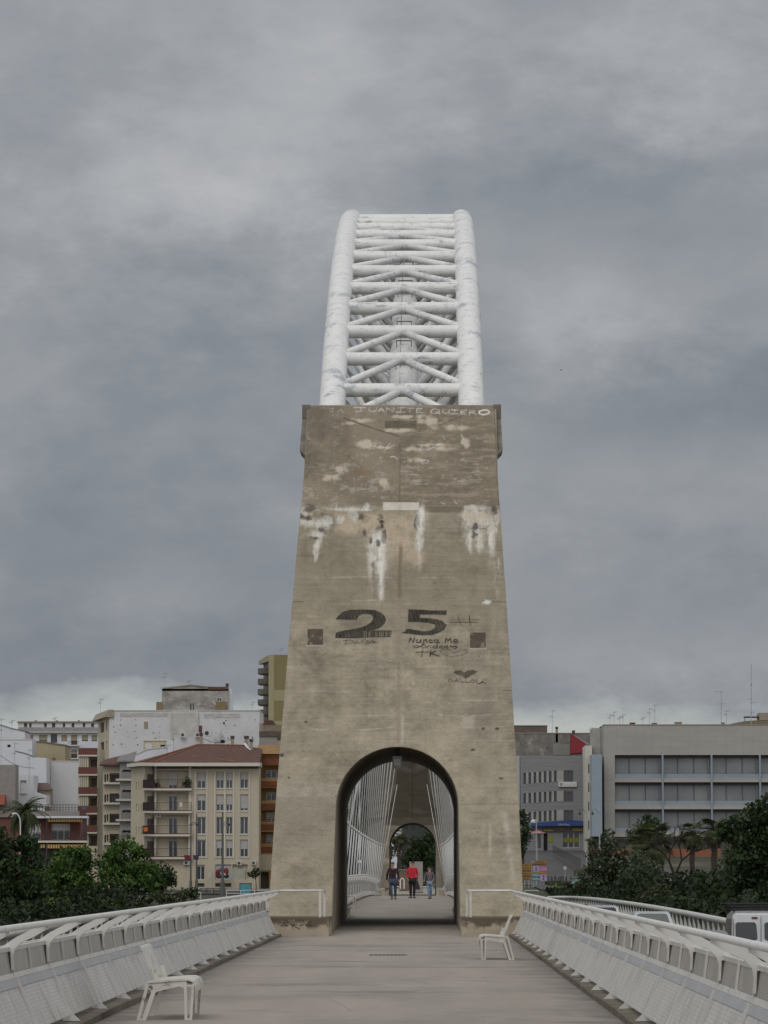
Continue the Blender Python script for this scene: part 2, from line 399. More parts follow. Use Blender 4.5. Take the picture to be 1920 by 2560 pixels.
# -------- parapets (lamp-lit sloping walls with a tubular handrail)
def parapet(name_label, sgn, y0, y1, wf, step=3.4, detail=True):
    root = thing('bridge_parapet', name_label, 'parapet', (sgn*wf(y0), y0, dz(y0)), 'sloping parapets along the walkway')
    def P(y, dx, z): return (sgn*(wf(y)+dx), y, dz(y)+z)
    def band(mb, ya, yb, prof, thick=.02):
        a1 = [P(ya, d, z) for d, z in prof]; b1 = [P(yb, d, z) for d, z in prof]
        a2 = [P(ya, d+thick, z) for d, z in prof]; b2 = [P(yb, d+thick, z) for d, z in prof]
        for i in range(len(prof)-1):
            mb.hexa([a1[i], b1[i], b2[i], a2[i], a1[i+1], b1[i+1], b2[i+1], a2[i+1]])
    ys_ = []; y = y1
    while y > y0: ys_.append(y); y -= step
    ys_ = ys_[::-1]
    lug = MB()
    jr = random.Random(int(y0*7+sgn))
    for i, y in enumerate(ys_):
        yn = y-step   # bay runs from yn (near) to y (far, has the post)
        t = jr.uniform(-.006, .006)
        mb = MB(); band(mb, yn+.045, y-.045, [(.10+t, .13), (.275+t, .52)], .015)
        mb.build('wall_panel', M_panel, root)
        mb = MB(); band(mb, yn+.012, y-.012, [(.272, .525), (.30, .60)], .02)
        mb.build('fascia_strip', M_fascia, root)
        # rib on the joint with its foot bracket
        mb = MB()
        mb.bar(P(y, .085, .11), P(y, .297, .605), .035, .03)
        mb.prism([P(y-.03, .0, .075), P(y-.03, .18, .075), P(y-.03, .13, .20)], (0, .05, 0))
        mb.build('rib', M_white2, root)
        # lamp box: two glass panes, sill and head rails
        for k in (0, 1):
            ya, yb = yn+.05+k*step/2, yn+step/2-.03+k*(step/2-.02)
            mb = MB(); band(mb, ya, yb, [(.345, .655), (.375, .85)], .008)
            mb.build('lamp_pane', M_lampglass, root)
        mb = MB()
        band(mb, yn, y, [(.318, .603), (.332, .652)], .03)
        band(mb, yn, y, [(.365, .852), (.36, .895)], .03)
        mb.bar(P(y, .328, .60), P(y, .362, .90), .028, .03)
        mb.bar(P(yn+step/2-.01, .33, .63), P(yn+step/2-.01, .365, .89), .02, .03)
        band(mb, yn, y, [(.42, .60), (.45, .90)], .02)
        mb.build('lamp_frame', M_white2, root)
        # arm plate reaching up and inward from the post to the handrail
        arm = [(.322, .68), (.330, .79), (.312, .872), (.25, .937), (.13, .99), (.0, 1.065), (.015, 1.10), (.14, 1.065), (.30, .985), (.465, .872), (.465, .850), (.350, .850), (.342, .68)]
        a0 = [P(y-.07, d, z) for d, z in arm]; a1 = [P(y+.015, d, z) for d, z in arm]; n_ = len(arm)
        ctr = lambda yy: P(yy, .30, .86)
        mb = MB(); tri = [(0, 1, 11, 12), (1, 2, 10, 11), (2, 3, 8, 9), (2, 9, 10), (3, 4, 7, 8), (4, 5, 6, 7)]
        mb.add(a0+a1, [t_ if sgn < 0 else t_[::-1] for t_ in tri]+[tuple(k+n_ for k in (t_[::-1] if sgn < 0 else t_)) for t_ in tri]+[((i_, (i_+1) % n_, (i_+1) % n_+n_, i_+n_) if sgn > 0 else (i_+n_, (i_+1) % n_+n_, (i_+1) % n_, i_)) for i_ in range(n_)])
        mb.build('support_arm', M_blade, root)
        mb = MB(); band(mb, yn, y, [(.372, .858), (.468, .862)], .012)
        for f_ in (.08, .3, .7, .92): mb.sphere(P(yn+f_*step, .40, .872), .012, 6, 4)
        mb.build('lamp_cover', M_white2, root)
        lug = MB(); lug.bar(P(y-.02, .02, 1.06), P(y-.02, .012, 1.095), .03, .03); lug.build('rail_bracket', M_white2, root)
    ry = list(np.arange(ys_[0]-step, y1+.01, step/2))
    mb = MB(); mb.tube([P(q, .012, 1.115) for q in ry], .030, 12)
    mb.build('handrail', M_white, root, smooth=True)
    return root
parapet('white louvred parapet along the left of the near walkway, behind the nearest bench', -1, 20, 93.6, lambda y: 2.84)
parapet('white louvred parapet along the right of the near walkway, before the cars', 1, 20, 93.6, lambda y: 2.84)
parapet('white parapet seen through the archway on the left behind the walking people', -1, 124, 262, lambda y: hw(y)+.02, detail=False)
parapet('white parapet seen through the archway on the right behind the walking people', 1, 124, 262, lambda y: hw(y)+.02, detail=False)

# short return rails across the plinths
def return_rail(sgn, Y, lab):
    root = thing('return_rail', lab, 'railing', (sgn*1.85, Y, .47), 'short rails at the foot of the near concrete leg')
    mb = MB(); mb.tube([(sgn*2.852, Y-.75, 1.115), (sgn*2.83, Y-.05, 1.12), (sgn*2.72, Y, 1.12), (sgn*1.80, Y, 1.12)], .03, 10); mb.build('top_rail', M_white, root, smooth=True)
    mb = MB(); mb.bar((sgn*1.86, Y, .45), (sgn*1.86, Y, 1.10), .055, .07); mb.build('post', M_white2, root)
    mb = MB(); mb.bar((sgn*1.78, Y+1.2, .47), (sgn*1.78, Y+1.2, 1.12), .055, .05); mb.bar((sgn*1.80, Y, 1.115), (sgn*1.78, Y+1.2, 1.115), .04, .04); mb.build('rear_post', M_white2, root)
return_rail(-1, 94.35, 'white tubular rail with post on the graffitied left plinth of the near concrete leg')
return_rail(1, 94.35, 'white tubular rail with post on the right plinth of the near concrete leg')

# -------- road outer rails
for sgn, lab in ((-1, 'white tubular road railing far left, seen through gaps in the left parapet'), (1, 'white tubular road railing beyond the cars on the right')):
    root = thing('road_railing', lab, 'railing', (sgn*11.5, 60, rz(60)), 'outer railings of the roadways')
    mb = MB(); yy = list(np.arange(60, 330, 3.4)); mb.tube([(sgn*11.5, y, rz(y)+1.02) for y in yy], .115, 10); mb.build('rail_tube', M_white, root, smooth=True)
    for y in np.arange(97, 330, 2.55):
        z = rz(y); mb = MB(); mb.add([(sgn*11.52, y-.45, z-.05), (sgn*11.52, y+.45, z-.05), (sgn*11.75, y-.45, z-.05), (sgn*11.75, y+.45, z-.05), (sgn*11.5, y-.08, z+.98), (sgn*11.5, y+.08, z+.98)],
              [(0,1,5,4), (2,4,5,3), (0,4,2), (1,3,5), (0,2,3,1)])
        mb.build('fin_post', M_white2, root)
    mb = MB()
    for i in range(len(yy)-1):
        y, yn = yy[i], yy[i+1]
        mb.hexa([(sgn*11.8, y, rz(y)-.5), (sgn*11.8, yn, rz(yn)-.5), (sgn*11.9, yn, rz(yn)-.5), (sgn*11.9, y, rz(y)-.5), (sgn*11.8, y, rz(y)+.35), (sgn*11.8, yn, rz(yn)+.35), (sgn*11.9, yn, rz(yn)+.35), (sgn*11.9, y, rz(y)+.35)])
    mb.build('edge_beam', M_conc_dark, root)

# -------- concrete leg of the arch
def wfz(z): return float(np.interp(z, [-4, 0, 3.4, 9.5, 14, 17.2], [3.27, 3.26, 3.24, 3.14, 3.06, 3.14]))
def legback(z):
    if z <= 5.0: return 117.4, 1.98, 112.5
    s_ = (z-5)/9.0; y = 117.4+ (z-5)*1.3
    return (y, float(np.interp(z, [5, 7.5, 10, 14, 18], [1.98, 1.15, .95, .8, .75])), y-3.6)
def leg(flip, label, group):
    f = (lambda y: 2*YC-y) if flip else (lambda y: y)
    root = thing('arch_leg', label, 'bridge pier', (0, f(97), 0), group)
    zs = [-4, -1, -.2] + list(np.arange(.4, 16.9, .55)) + [17.0]
    ring = []
    for z in zs:
        wf = wfz(z); yf = facey(z)+.012
        yb, wb, ys2 = legback(min(z, 14.0))
        ym = max(ys2, yf+2.2); yb = max(yb, ym+.6)
        ring.append([(-wf, f(yf), z), (wf, f(yf), z), (wf, f(ym), z), (wb, f(yb-.25), z), (0, f(yb), z), (-wb, f(yb-.25), z), (-wf, f(ym), z)])
    mb = MB(); n = 7
    for g in ring: mb.v += g
    for i in range(len(ring)-1):
        for k in range(n):
            q = (i*n+k, i*n+(k+1)%n, (i+1)*n+(k+1)%n, (i+1)*n+k); mb.f.append(q[::-1] if flip else q)
    q = tuple(range(n-1, -1, -1)); mb.f.append(q[::-1] if flip else q)
    q = tuple((len(ring)-1)*n+k for k in range(n)); mb.f.append(q[::-1] if flip else q)
    body = mb.build('concrete_leg', M_conc, None)
    # passage cutter
    hwp, zs_ = 1.63, 3.35
    prof = [(-hwp, -.9)] + [(hwp*-math.cos(math.pi*k/28), zs_+hwp*math.sin(math.pi*k/28)) for k in range(29)] + [(hwp, -.9)]
    ya_ = min(f(88), f(130)); cm = MB(); cm.prism([(x, ya_, z) for x, z in prof], (0, 42, 0))
    cut = cm.build('cutter', M_conc, None)
    bo = body.modifiers.new('b', 'BOOLEAN'); bo.operation = 'DIFFERENCE'; bo.solver = 'EXACT'; bo.object = cut
    evaluated(body); bpy.data.objects.remove(cut)
    attach(body, root)
    # board joints on the keel-shaped inner face
    for z in np.arange(5.6, 14, 1.25):
        yb_, wb_, _ = legback(z); yb2, wb2, _ = legback(z+.45)
        p = MB(); p.tube([(-wb2, f(yb2-.25), z+.45), (0, f(yb_+.01), z), (wb2, f(yb2-.25), z+.45)], .022, 5); p.build('board_joint', M_conc_dark, root)
    p = MB(); p.tube([(0, f(legback(z)[0]+.005), z) for z in np.arange(5.02, 14, .5)], .03, 5); p.build('keel_joint', M_conc_dark, root)
    # plinths at both ends
    for s_ in (-1, 1):
        for (ya, yb, zt) in ((93.8, 97.9, .47), (117.0, 122.3, .45)):
            p = MB(); x0, x1 = s_*1.634, s_*3.3
            if ya > 100: x1 = s_*2.6
            p.box((x0, f(ya), -1.2), (x1, f(yb), zt)); p.build('plinth', M_plinth, root)
    # hood with side fins at the top
    p = MB(); zt = 16.97
    yt = facey(16.8)
    for s_ in (-1, 1): p = MB(); p.box((s_*3.04, f(yt+.03), 16.45), (s_*3.29, f(yt+2.4), zt)); p.build('cap', M_conc_dark, root)
    for s_ in (-1, 1):
        p = MB(); pts = []
        for z in (16.62, 15.9, 15.3, 14.9): pts.append((s_*3.30, f(facey(z)+.45), z))
        pts += [(s_*3.05, f(facey(14.55)+.45), 14.45)]
        a_ = [(s_*3.06, f(facey(z)+.45), z) for z in (16.62, 15.5, 14.9)]
        zc_, zd_ = 16.44, 15.15
        poly = [(s_*3.28, f(facey(zc_)+.5), zc_), (s_*3.28, f(facey(zd_)+.5), zd_), None, None, (s_*3.28, f(facey(zd_)+2.2), zd_), (s_*3.28, f(facey(zc_)+2.2), zc_)]
        v = [(s_*3.0, f(facey(zc_)+.5), zc_), (s_*3.0, f(facey(zd_-.35)+.5), zd_-.35), (s_*3.0, f(facey(zd_-.35)+2.2), zd_-.35), (s_*3.0, f(facey(zc_)+2.2), zc_)]
        p.add([poly[0], poly[1], poly[4], poly[5], v[0], v[1], v[2], v[3]], [(0,1,2,3), (0,4,5,1), (1,5,6,2), (2,6,7,3), (3,7,4,0), (4,7,6,5)])
        p.build('side_fin', M_conc_dark, root)
    return root
def plinth_stain(ns, lk, mp, c, mix, ramp, nz):
    tcn = ns.new('ShaderNodeTexCoord'); s_ = ns.new('ShaderNodeSeparateXYZ'); lk.new(tcn.outputs['Object'], s_.inputs[0])
    w = ns.new('ShaderNodeTexNoise'); w.inputs['Scale'].default_value = 2.6; w.inputs['Detail'].default_value = 9; w.inputs['Roughness'].default_value = .7; lk.new(tcn.outputs['Object'], w.inputs['Vector'])
    a_ = ns.new('ShaderNodeMath'); a_.operation = 'MULTIPLY_ADD'; lk.new(w.outputs[0], a_.inputs[0]); a_.inputs[1].default_value = 1.1; lk.new(s_.outputs[2], a_.inputs[2])
    return mix(ramp(a_.outputs[0], .80, .93), c, (.125, .098, .068))
M_plinth = mat('plinth_concrete', (.44, .375, .285), (.35, .295, .22), 1.6, .9, (1, 1, 1.6), extra=plinth_stain)
near_leg = leg(False, 'near tall concrete leg of the arch with graffiti and an arched passage through it', None)
far_leg = leg(True, 'far concrete leg of the arch seen small through the near archway', None)

# ---- weathered front face of the near leg: a fine sheet whose vertices carry the stains and the paint
CX0, CX1, CY0, CY1 = 640, 1332, 1008, 2300
Wc, Hc = CX1-CX0, CY1-CY0
def up(a_, h, w):
    yy = np.linspace(0, a_.shape[0]-1.001, h); xx = np.linspace(0, a_.shape[1]-1.001, w)
    y0_ = yy.astype(int); x0_ = xx.astype(int); fy = yy-y0_; fx = xx-x0_
    fy = (fy*fy*(3-2*fy))[:, None]; fx = (fx*fx*(3-2*fx))[None, :]
    A = a_[y0_][:, x0_]; B = a_[y0_][:, x0_+1]; C_ = a_[y0_+1][:, x0_]; D = a_[y0_+1][:, x0_+1]
    return (A*(1-fx)+B*fx)*(1-fy)+(C_*(1-fx)+D*fx)*fy
def fbm(px, py, octv=5, rough=.55):
    o = np.zeros((Hc, Wc)); amp = 1; tot = 0
    for k in range(octv):
        o += amp*up(rng.rand(max(3, int(Hc/py)+3), max(3, int(Wc/px)+3)), Hc, Wc); tot += amp
        amp *= rough; px = max(px/2., 1.2); py = max(py/2., 1.2)
    return (o/tot-.5)*2
def ss(a_, b_, x_): t_ = np.clip((x_-a_)/(b_-a_), 0, 1); return t_*t_*(3-2*t_)
YY, XX = np.mgrid[CY0:CY1, CX0:CX1].astype(float)
CEN = 1001.0-(YY-1000)*.0085+0*XX       # middle seam in the picture of the face
img = np.zeros((Hc, Wc, 3)); base = np.array([.260, .224, .163])
img[:] = base
def mixin(mask, col, a_=1.0):
    global img
    m_ = np.clip(mask*a_, 0, 1)[..., None]; img = img*(1-m_)+np.array(col)*m_
big = fbm(170, 120); med = fbm(50, 34); fine = fbm(14, 9, 4); streak = fbm(9, 120, 4); hz = fbm(160, 5, 4); horiz = fbm(60, 7, 5, .6); sc = fbm(22, 22, 5, .65)
img *= (1+.30*big+.32*med+.20*fine+.16*hz+.14*sc)[..., None]
img *= (1+.10*streak*ss(1270, 1330, YY)*(1-.5*ss(1800, 2200, YY)))[..., None]
# gentle lightening downwards of the cleaner concrete
mixin(ss(1500, 2150, YY)*(.45+.4*med), (.305, .266, .200), .6)
mixin(ss(1300, 1420, YY)*(1-ss(1480, 1620, YY)), (.205, .175, .122), .5)
# damp patches right edge and low left band
mixin(np.exp(-((XX-1225)/40)**2-((YY-1700)/230)**2)*(.5+fbm(30, 160)), (.17, .15, .12), .7)
mixin(ss(1985, 1992, YY)*(1-ss(2080, 2150, YY))*(1-ss(820, 850, XX))*(.7+.5*med), (.245, .215, .165), .75)
mixin(ss(1930, 1985, YY)*(1-ss(1986, 1996, YY))*(.5+sc)*(XX < 850), (.38, .345, .285), .6)
# pour joints: faint horizontal lines with pale lime
for yj, st in ((1305, .5), (1372, .4), (1440, .8), (1499, .7), (1512, .3), (1560, .2), (1620, .3), (1665, .4), (1730, .5), (1752, .55), (1788, .6), (1822, .75), (1850, .5), (1895, .3), (1940, .4), (1962, .35), (2060, .2), (2110, .2)):
    line = yj + 4*(up(rng.rand(2, 9), 1, Wc)[0]-.5)[None, :]*2
    d = (YY-line)
    on = ss(-.1, .35, up(rng.rand(2, 14), 1, Wc)[0][None, :]-.45+.0*YY)
    mixin(np.exp(-(d/2.2)**2)*on*(.55+.6*fine), (.46, .42, .35), st*.9)
    mixin(np.exp(-((d-3.0)/1.6)**2)*on, (.17, .15, .12), st*.35)
for yj in (1504,): mixin(np.exp(-((YY-yj)/1.0)**2)*((XX < 690+70) | (XX > 1215)), (.10, .085, .07), .8)
mixin(np.exp(-((YY-2010)/1.0)**2)*(XX > 1150)*(XX < 1300), (.09, .08, .065), .9)
mixin(np.exp(-((YY-(1726+0*XX))/1.0)**2)*(XX > 1255), (.09, .08, .065), .8)
# board texture
mixin(np.clip(np.sin((YY+3*big)*2*math.pi/14.5)-.82, 0, 1)*3*(.3+.5*np.clip(med+.3, 0, 1)), (.36, .325, .265), .35)
# upper dark rendered zone
zu = 1-ss(1262, 1268, YY-4*(XX > 1040)*0)
cu = (.172, .142, .102)
mixin(zu, cu, .82); 
img = img*(1+zu*(.16*med+.14*fine))[..., None] if False else img*(1+(zu*(.16*med+.14*fine)))[..., None]
left = (XX < CEN)
mixin(zu*left*ss(-.2, .3, fbm(120, 90))*1.0, (.245, .203, .148), .85)
mixin(zu*(~left)*ss(.02, .32, horiz), (.27, .23, .17), .7)
mixin(zu*left*ss(.10, .34, fbm(26, 12, 5, .65))*ss(1100, 1160, YY)*(1-ss(940, 1000, XX)*.6), (.36, .33, .28), .55)
mixin(zu*(~left)*ss(.28, .42, fbm(40, 9, 5, .65))*np.exp(-((YY-1180)/70)**2), (.38, .34, .28), .7)
mixin(zu*ss(.3, .5, fbm(10, 6, 3, .6)), (.38, .33, .27), .35)
def blobp(cx, cy, rx, ry, col, a_=1., w=.8):
    dx_ = .55*rx*sc; dy_ = .55*ry*med
    mixin(np.clip(1.7*np.exp(-((XX-cx+dx_)/rx)**2-((YY-cy+dy_)/ry)**2)*(1+1.6*w*sc+.8*w*fine)-.45, 0, 1), col, a_)
P_ = (.50, .44, .345)
for q in ((905, 1050, 30, 7), (1075, 1052, 45, 13), (1130, 1069, 45, 8), (1000, 1075, 45, 7), (1030, 1040, 60, 5), (880, 1057, 20, 5), (922, 1108, 30, 14), (1040, 1122, 26, 7), (1085, 1112, 40, 5), (1100, 1122, 30, 6), (1165, 1105, 12, 12), (1040, 1150, 25, 7), (850, 1175, 22, 12), (960, 1118, 22, 5), (960, 1215, 12, 18), (828, 1195, 20, 10)): blobp(*q, P_, .8)
blobp(800, 1060, 22, 60, (.10, .085, .065), .55); blobp(790, 1150, 30, 30, (.11, .09, .065), .5); blobp(770, 1100, 14, 90, (.12, .10, .08), .6)
blobp(910, 1180, 26, 8, (.20, .14, .08), .7)
# recessed pocket's shade painted as a dark rectangle, diagonal day-work joints, mid seam
mixin(((XX > 961) & (XX < 1042) & (YY > 1051) & (YY < 1072)).astype(float)*(.8+.4*fine), (.095, .08, .058), .9)
def segd(x0, y0, x1, y1):
    dx, dy = x1-x0, y1-y0; t_ = np.clip(((XX-x0)*dx+(YY-y0)*dy)/(dx*dx+dy*dy), 0, 1)
    return np.hypot(XX-x0-t_*dx, YY-y0-t_*dy)
def stroke(pts, w, col, a_=1., soft=.8):
    xs = [p[0] for p in pts]; ys_ = [p[1] for p in pts]
    x0, x1 = int(max(min(xs)-w-3-CX0, 0)), int(min(max(xs)+w+4-CX0, Wc)); y0, y1 = int(max(min(ys_)-w-3-CY0, 0)), int(min(max(ys_)+w+4-CY0, Hc))
    if x1 <= x0 or y1 <= y0: return
    X_, Y_ = XX[y0:y1, x0:x1], YY[y0:y1, x0:x1]; best = np.full(X_.shape, 1e9)
    for (p, q) in zip(pts[:-1], pts[1:]):
        dx, dy = q[0]-p[0], q[1]-p[1]; l2 = dx*dx+dy*dy+1e-9
        t_ = np.clip(((X_-p[0])*dx+(Y_-p[1])*dy)/l2, 0, 1); best = np.minimum(best, np.hypot(X_-p[0]-t_*dx, Y_-p[1]-t_*dy))
    mk = np.clip((w/2+soft-best)/(2*soft), 0, 1)*a_*(1+.35*fine[y0:y1, x0:x1])
    mk = np.clip(mk, 0, 1)[..., None]
    img[y0:y1, x0:x1] = img[y0:y1, x0:x1]*(1-mk)+np.array(col)*mk
stroke([(858, 1044), (925, 1068), (1001, 1092)], 3, (.085, .07, .05), .9)
stroke([(1001, 1092), (1000, 1110), (1000, 1180), (999, 1262)], 2.2, (.10, .085, .062), .7)
stroke([(1155, 1040), (1100, 1062)], 3, (.11, .09, .06), .7)
stroke([(764, 1048), (757, 1180), (752, 1262)], 2.5, (.10, .085, .06), .8)
mixin(((XX < 762-(YY-1050)*.03) & (YY < 1262) & (YY > 1120)).astype(float)*(.6+sc), (.50, .46, .40), .55)
mixin((XX > 1236+(YY-1016)*.05).astype(float)*(YY < 1262)*(.6+.9*sc), (.42, .38, .32), .7)
stroke([(1236, 1016), (1240, 1100), (1246, 1262)], 2.5, (.10, .085, .06), .7)
# ledge at the bottom of the dark zone
mixin(np.exp(-((YY-1271)/7)**2)*(XX < 965)*ss(-.2, .3, fbm(20, 8)), (.42, .39, .33), .6)
mixin(((YY > 1266) & (YY < 1281) & (XX > 1060) & (XX < 1160)).astype(float), (.135, .11, .075), .8)
mixin(((YY > 1255) & (YY < 1276) & (XX > 957) & (XX < 1048)).astype(float)*(.9+.3*sc), (.55, .51, .44), .95)
stroke([(957, 1256), (957, 1277), (1048, 1277), (1048, 1256), (957, 1254)], 1.6, (.3, .28, .24), .6)
# lime runs and soot below the ledge
T_ = (.43, .35, .25)
mixin(np.exp(-((XX-1000+14*fbm(30, 60))/50)**4)*ss(1276, 1284, YY)*(1-ss(1350, 1430, YY+45*streak+20*med))*(.75+.7*med+.4*streak), T_, .85)
XW = XX+26*med+9*sc; YW = YY+14*fbm(40, 30)+6*sc
mixin(ss(826, 846, XW)*(1-ss(940, 975, XW))*ss(1278, 1290, YY)*(1-ss(1318, 1340, YY+16*streak))*(.75+.6*med), T_, .75)
for (cx, w, y1_, a_, yy0) in ((945, 18, 1470, .8, 1335), (952, 7, 1540, .75, 1400), (925, 8, 1500, .45, 1380), (1052, 14, 1350, .7, 1276), (1048, 5, 1445, .6, 1350), (797, 24, 1335, .75, 1300), (790, 8, 1395, .55, 1330), (1190, 36, 1345, .75, 1276), (1172, 8, 1385, .4, 1340), (1228, 10, 1440, .5, 1330), (1243, 6, 1520, .4, 1400), (1200, 12, 1400, .35, 1340), (700+40, 14, 1330, .4, 1290)):
    wob_ = 3*up(rng.rand(10, 2), Hc, 1)
    mixin(np.exp(-((XX-cx-wob_)/w)**2)*ss(yy0-14, yy0+10, YY)*(1-ss(y1_-70, y1_, YY+30*streak))*np.clip(.85+2.0*sc+1.3*streak, 0, 1.25), (.62, .595, .53), a_)
for (cx, cy, rx, ry, a_) in ((953, 1312, 11, 26, 1.), (960, 1340, 7, 22, .8), (940, 1322, 12, 12, .8), (1042, 1305, 6, 26, .9), (1046, 1318, 5, 16, .7), (897, 1292, 16, 10, .8), (915, 1300, 14, 8, .6), (775, 1270, 14, 9, .75), (1240, 1282, 9, 14, .7), (1190, 1330, 8, 7, .7), (805, 1318, 20, 4, .7), (800, 1332, 16, 4, .6), (735, 1284, 22, 10, .5)): blobp(cx, cy, rx, ry, (.065, .055, .045), a_, 1.5)
mixin(ss(.12, .5, fbm(9, 6, 4, .7))*np.exp(-((XX-800)/38)**2-((YY-1310)/20)**2), (.07, .06, .05), .8)
mixin(ss(.05, .5, fbm(12, 9, 4, .7))*np.exp(-((XX-945)/32)**2-((YY-1358)/26)**2), (.12, .11, .10), .6)
stroke([(1168, 1313), (1172, 1320), (1215, 1321), (1220, 1313)], 2.0, (.08, .07, .06), .8)
blobp(1190, 1295, 34, 16, (.42, .33, .24), .7)
# crusts of lime around the two side brackets and the middle block
LW = (.66, .64, .58)
for q in ((770, 1308, 34, 10), (800, 1312, 26, 14), (790, 1334, 26, 9), (815, 1300, 16, 10), (795, 1352, 10, 22), (788, 1376, 8, 22), (738, 1272, 30, 7), (760, 1284, 20, 6), (868, 1274, 60, 4), (915, 1268, 10, 9), (1185, 1268, 42, 6), (1170, 1300, 16, 20), (1205, 1304, 22, 16), (1185, 1336, 30, 12), (1176, 1360, 10, 24), (1228, 1330, 12, 30), (1242, 1290, 8, 26), (1200, 1360, 10, 20), (940, 1345, 26, 20), (928, 1368, 22, 18), (955, 1380, 12, 30), (1052, 1298, 12, 30), (1056, 1270, 8, 20), (1046, 1350, 12, 30), (885, 1290, 14, 18), (850, 1300, 18, 8)): mixin(np.clip((1.9*np.exp(-((XX-q[0]+.8*q[2]*sc+3*streak)/(q[2]*.9))**2-((YY-q[1]+.6*q[3]*med)/(q[3]*1.25))**2)-.5)*(.55+2.2*np.clip(fbm(6, 16, 3, .6)+.12, 0, 1)), 0, 1), LW, .5)
for q in ((745, 1290, 16, 7), (778, 1296, 22, 6), (812, 1290, 14, 8), (800, 1324, 12, 6), (788, 1344, 16, 5), (1190, 1318, 7, 12), (1187, 1336, 8, 10), (1236, 1274, 10, 16), (926, 1352, 6, 12), (944, 1362, 7, 12), (912, 1330, 5, 10)): blobp(*q, (.075, .062, .05), .85, 1.5)
for q in ((1180, 1290, 26, 14), (1212, 1292, 16, 18), (930, 1310, 20, 20), (870, 1320, 26, 12), (1010, 1345, 16, 40), (1000, 1300, 20, 20), (1040, 1390, 22, 30)): blobp(*q, (.44, .35, .25), .5, 1.4)
# brown central drip below the ledge, lighter strip further down
wv = 3*up(rng.rand(40, 2), Hc, 1)
mixin(np.exp(-((XX-CEN-1-wv)/5.0)**4)*ss(1350, 1375, YY)*(1-ss(1490, 1500, YY)), (.17, .13, .08), .8)
mixin(np.exp(-((XX-CEN-0-wv)/6.0)**4)*ss(1495, 1500, YY)*(1-ss(1850, 1862, YY)), (.25, .205, .155), .65)
mixin(np.exp(-((XX-CEN-9-wv)/4)**2)*ss(1780, 1800, YY)*(1-ss(1855, 1866, YY)), (.42, .38, .32), .6)
blobp(1217, 1505, 12, 7, (.58, .56, .51), .9); blobp(1170, 1802, 18, 26, (.42, .38, .32), .5)
# long pale run on the lower right
mixin(np.exp(-((XX-(1262+(YY-2030)*.12))/7)**2)*ss(2015, 2040, YY)*(1-ss(2180, 2220, YY))*(.6+.8*sc), (.45, .415, .35), .6)
mixin(np.exp(-((XX-1225)/4)**2)*ss(2050, 2070, YY)*(1-ss(2120, 2160, YY)), (.42, .385, .32), .5)
# small spalls
for (cx, cy) in ((705, 1890), (705, 1886), (728, 1786), (766, 1804), (700, 1942), (722, 1944), (1243, 1822), (1253, 1946), (1183, 1874), (1207, 1822)):
    blobp(cx, cy, 6, 3.5, (.06, .05, .04), .9, 1.)
for _ in range(70):
    cx, cy = rng.uniform(690, 1290), rng.uniform(1420, 2280)
    blobp(cx, cy, rng.uniform(2, 4), rng.uniform(1.2, 2.4), (.11, .095, .075), rng.uniform(.3, .8), .5)
# the two patched squares
for (x0, y0) in ((768, 1572), (1175, 1580)):
    mk = ((XX > x0) & (XX < x0+40) & (YY > y0) & (YY < y0+41)).astype(float)
    mixin(mk*(1+.3*sc), (.078, .065, .048), .97)
    mixin(mk*ss(.15, .45, fbm(12, 10, 4, .6)), (.24, .20, .15), .7)
    mixin(np.exp(-((YY-y0-42)/1.6)**2)*(XX > x0-4)*(XX < x0+42), (.42, .39, .33), .7)
# ---- graffiti
INK = (.014, .013, .012)
def Z(zx, zy): return (800+zx/3.7705, 1500+zy/3.7705)
def poly_fill(pts, col, a_):
    pts = [Z(*p) for p in pts]; ins = np.zeros((Hc, Wc), bool); n_ = len(pts)
    for i in range(n_):
        x1, y1 = pts[i]; x2, y2 = pts[(i+1) % n_]
        if y1 == y2: continue
        c_ = ((y1 > YY) != (y2 > YY)) & (XX < (x2-x1)*(YY-y1)/(y2-y1)+x1); ins ^= c_
    return ins
two = [(150,180),(175,150),(215,115),(280,95),(370,90),(450,92),(520,98),(570,120),(605,150),(617,185),(605,220),(570,255),(520,275),(450,290),(672,290),(665,345),(500,350),(300,356),(145,354),(150,310),(200,295),(290,280),(380,262),(440,240),(490,205),(505,170),(490,140),(450,128),(400,128),(362,145),(345,183),(250,184)]
five = [(835,88),(920,92),(1050,100),(1190,100),(1188,138),(1060,134),(940,136),(938,170),(1010,172),(1090,182),(1150,200),(1188,235),(1170,275),(1120,305),(1050,328),(960,330),(860,318),(770,308),(800,300),(822,270),(900,285),(980,298),(1040,290),(1090,262),(1085,230),(1020,212),(930,205),(832,206)]
for g in (two, five):
    ins = poly_fill(g, INK, 1).astype(float)
    hatch = .80+.20*np.clip(np.sin((XX*.35+YY)*1.9+2*fine)*.9+.3, 0, 1)
    if g is two: hatch = np.where((XX > Z(400, 0)[0]) & (YY > Z(0, 288)[1]), .45+.5*(np.sin(XX*1.35) > .1), hatch)
    mixin(ins*hatch*(.97+.22*sc), INK, .98)
    p = [Z(*q) for q in g]; stroke(p+[p[0]], 1.7, (.02, .02, .02), .9)
def zs(pts, w=2.0, a_=.85, col=INK): stroke([Z(*p) for p in pts], w, col, a_)
zs([(1300,142),(1310,190),(1328,234)], 1.5); zs([(1405,148),(1412,190),(1416,238)], 2.4); zs([(1225,182),(1340,180),(1495,186)], 1.3); zs([(1228,210),(1360,208),(1482,212)], 1.8)
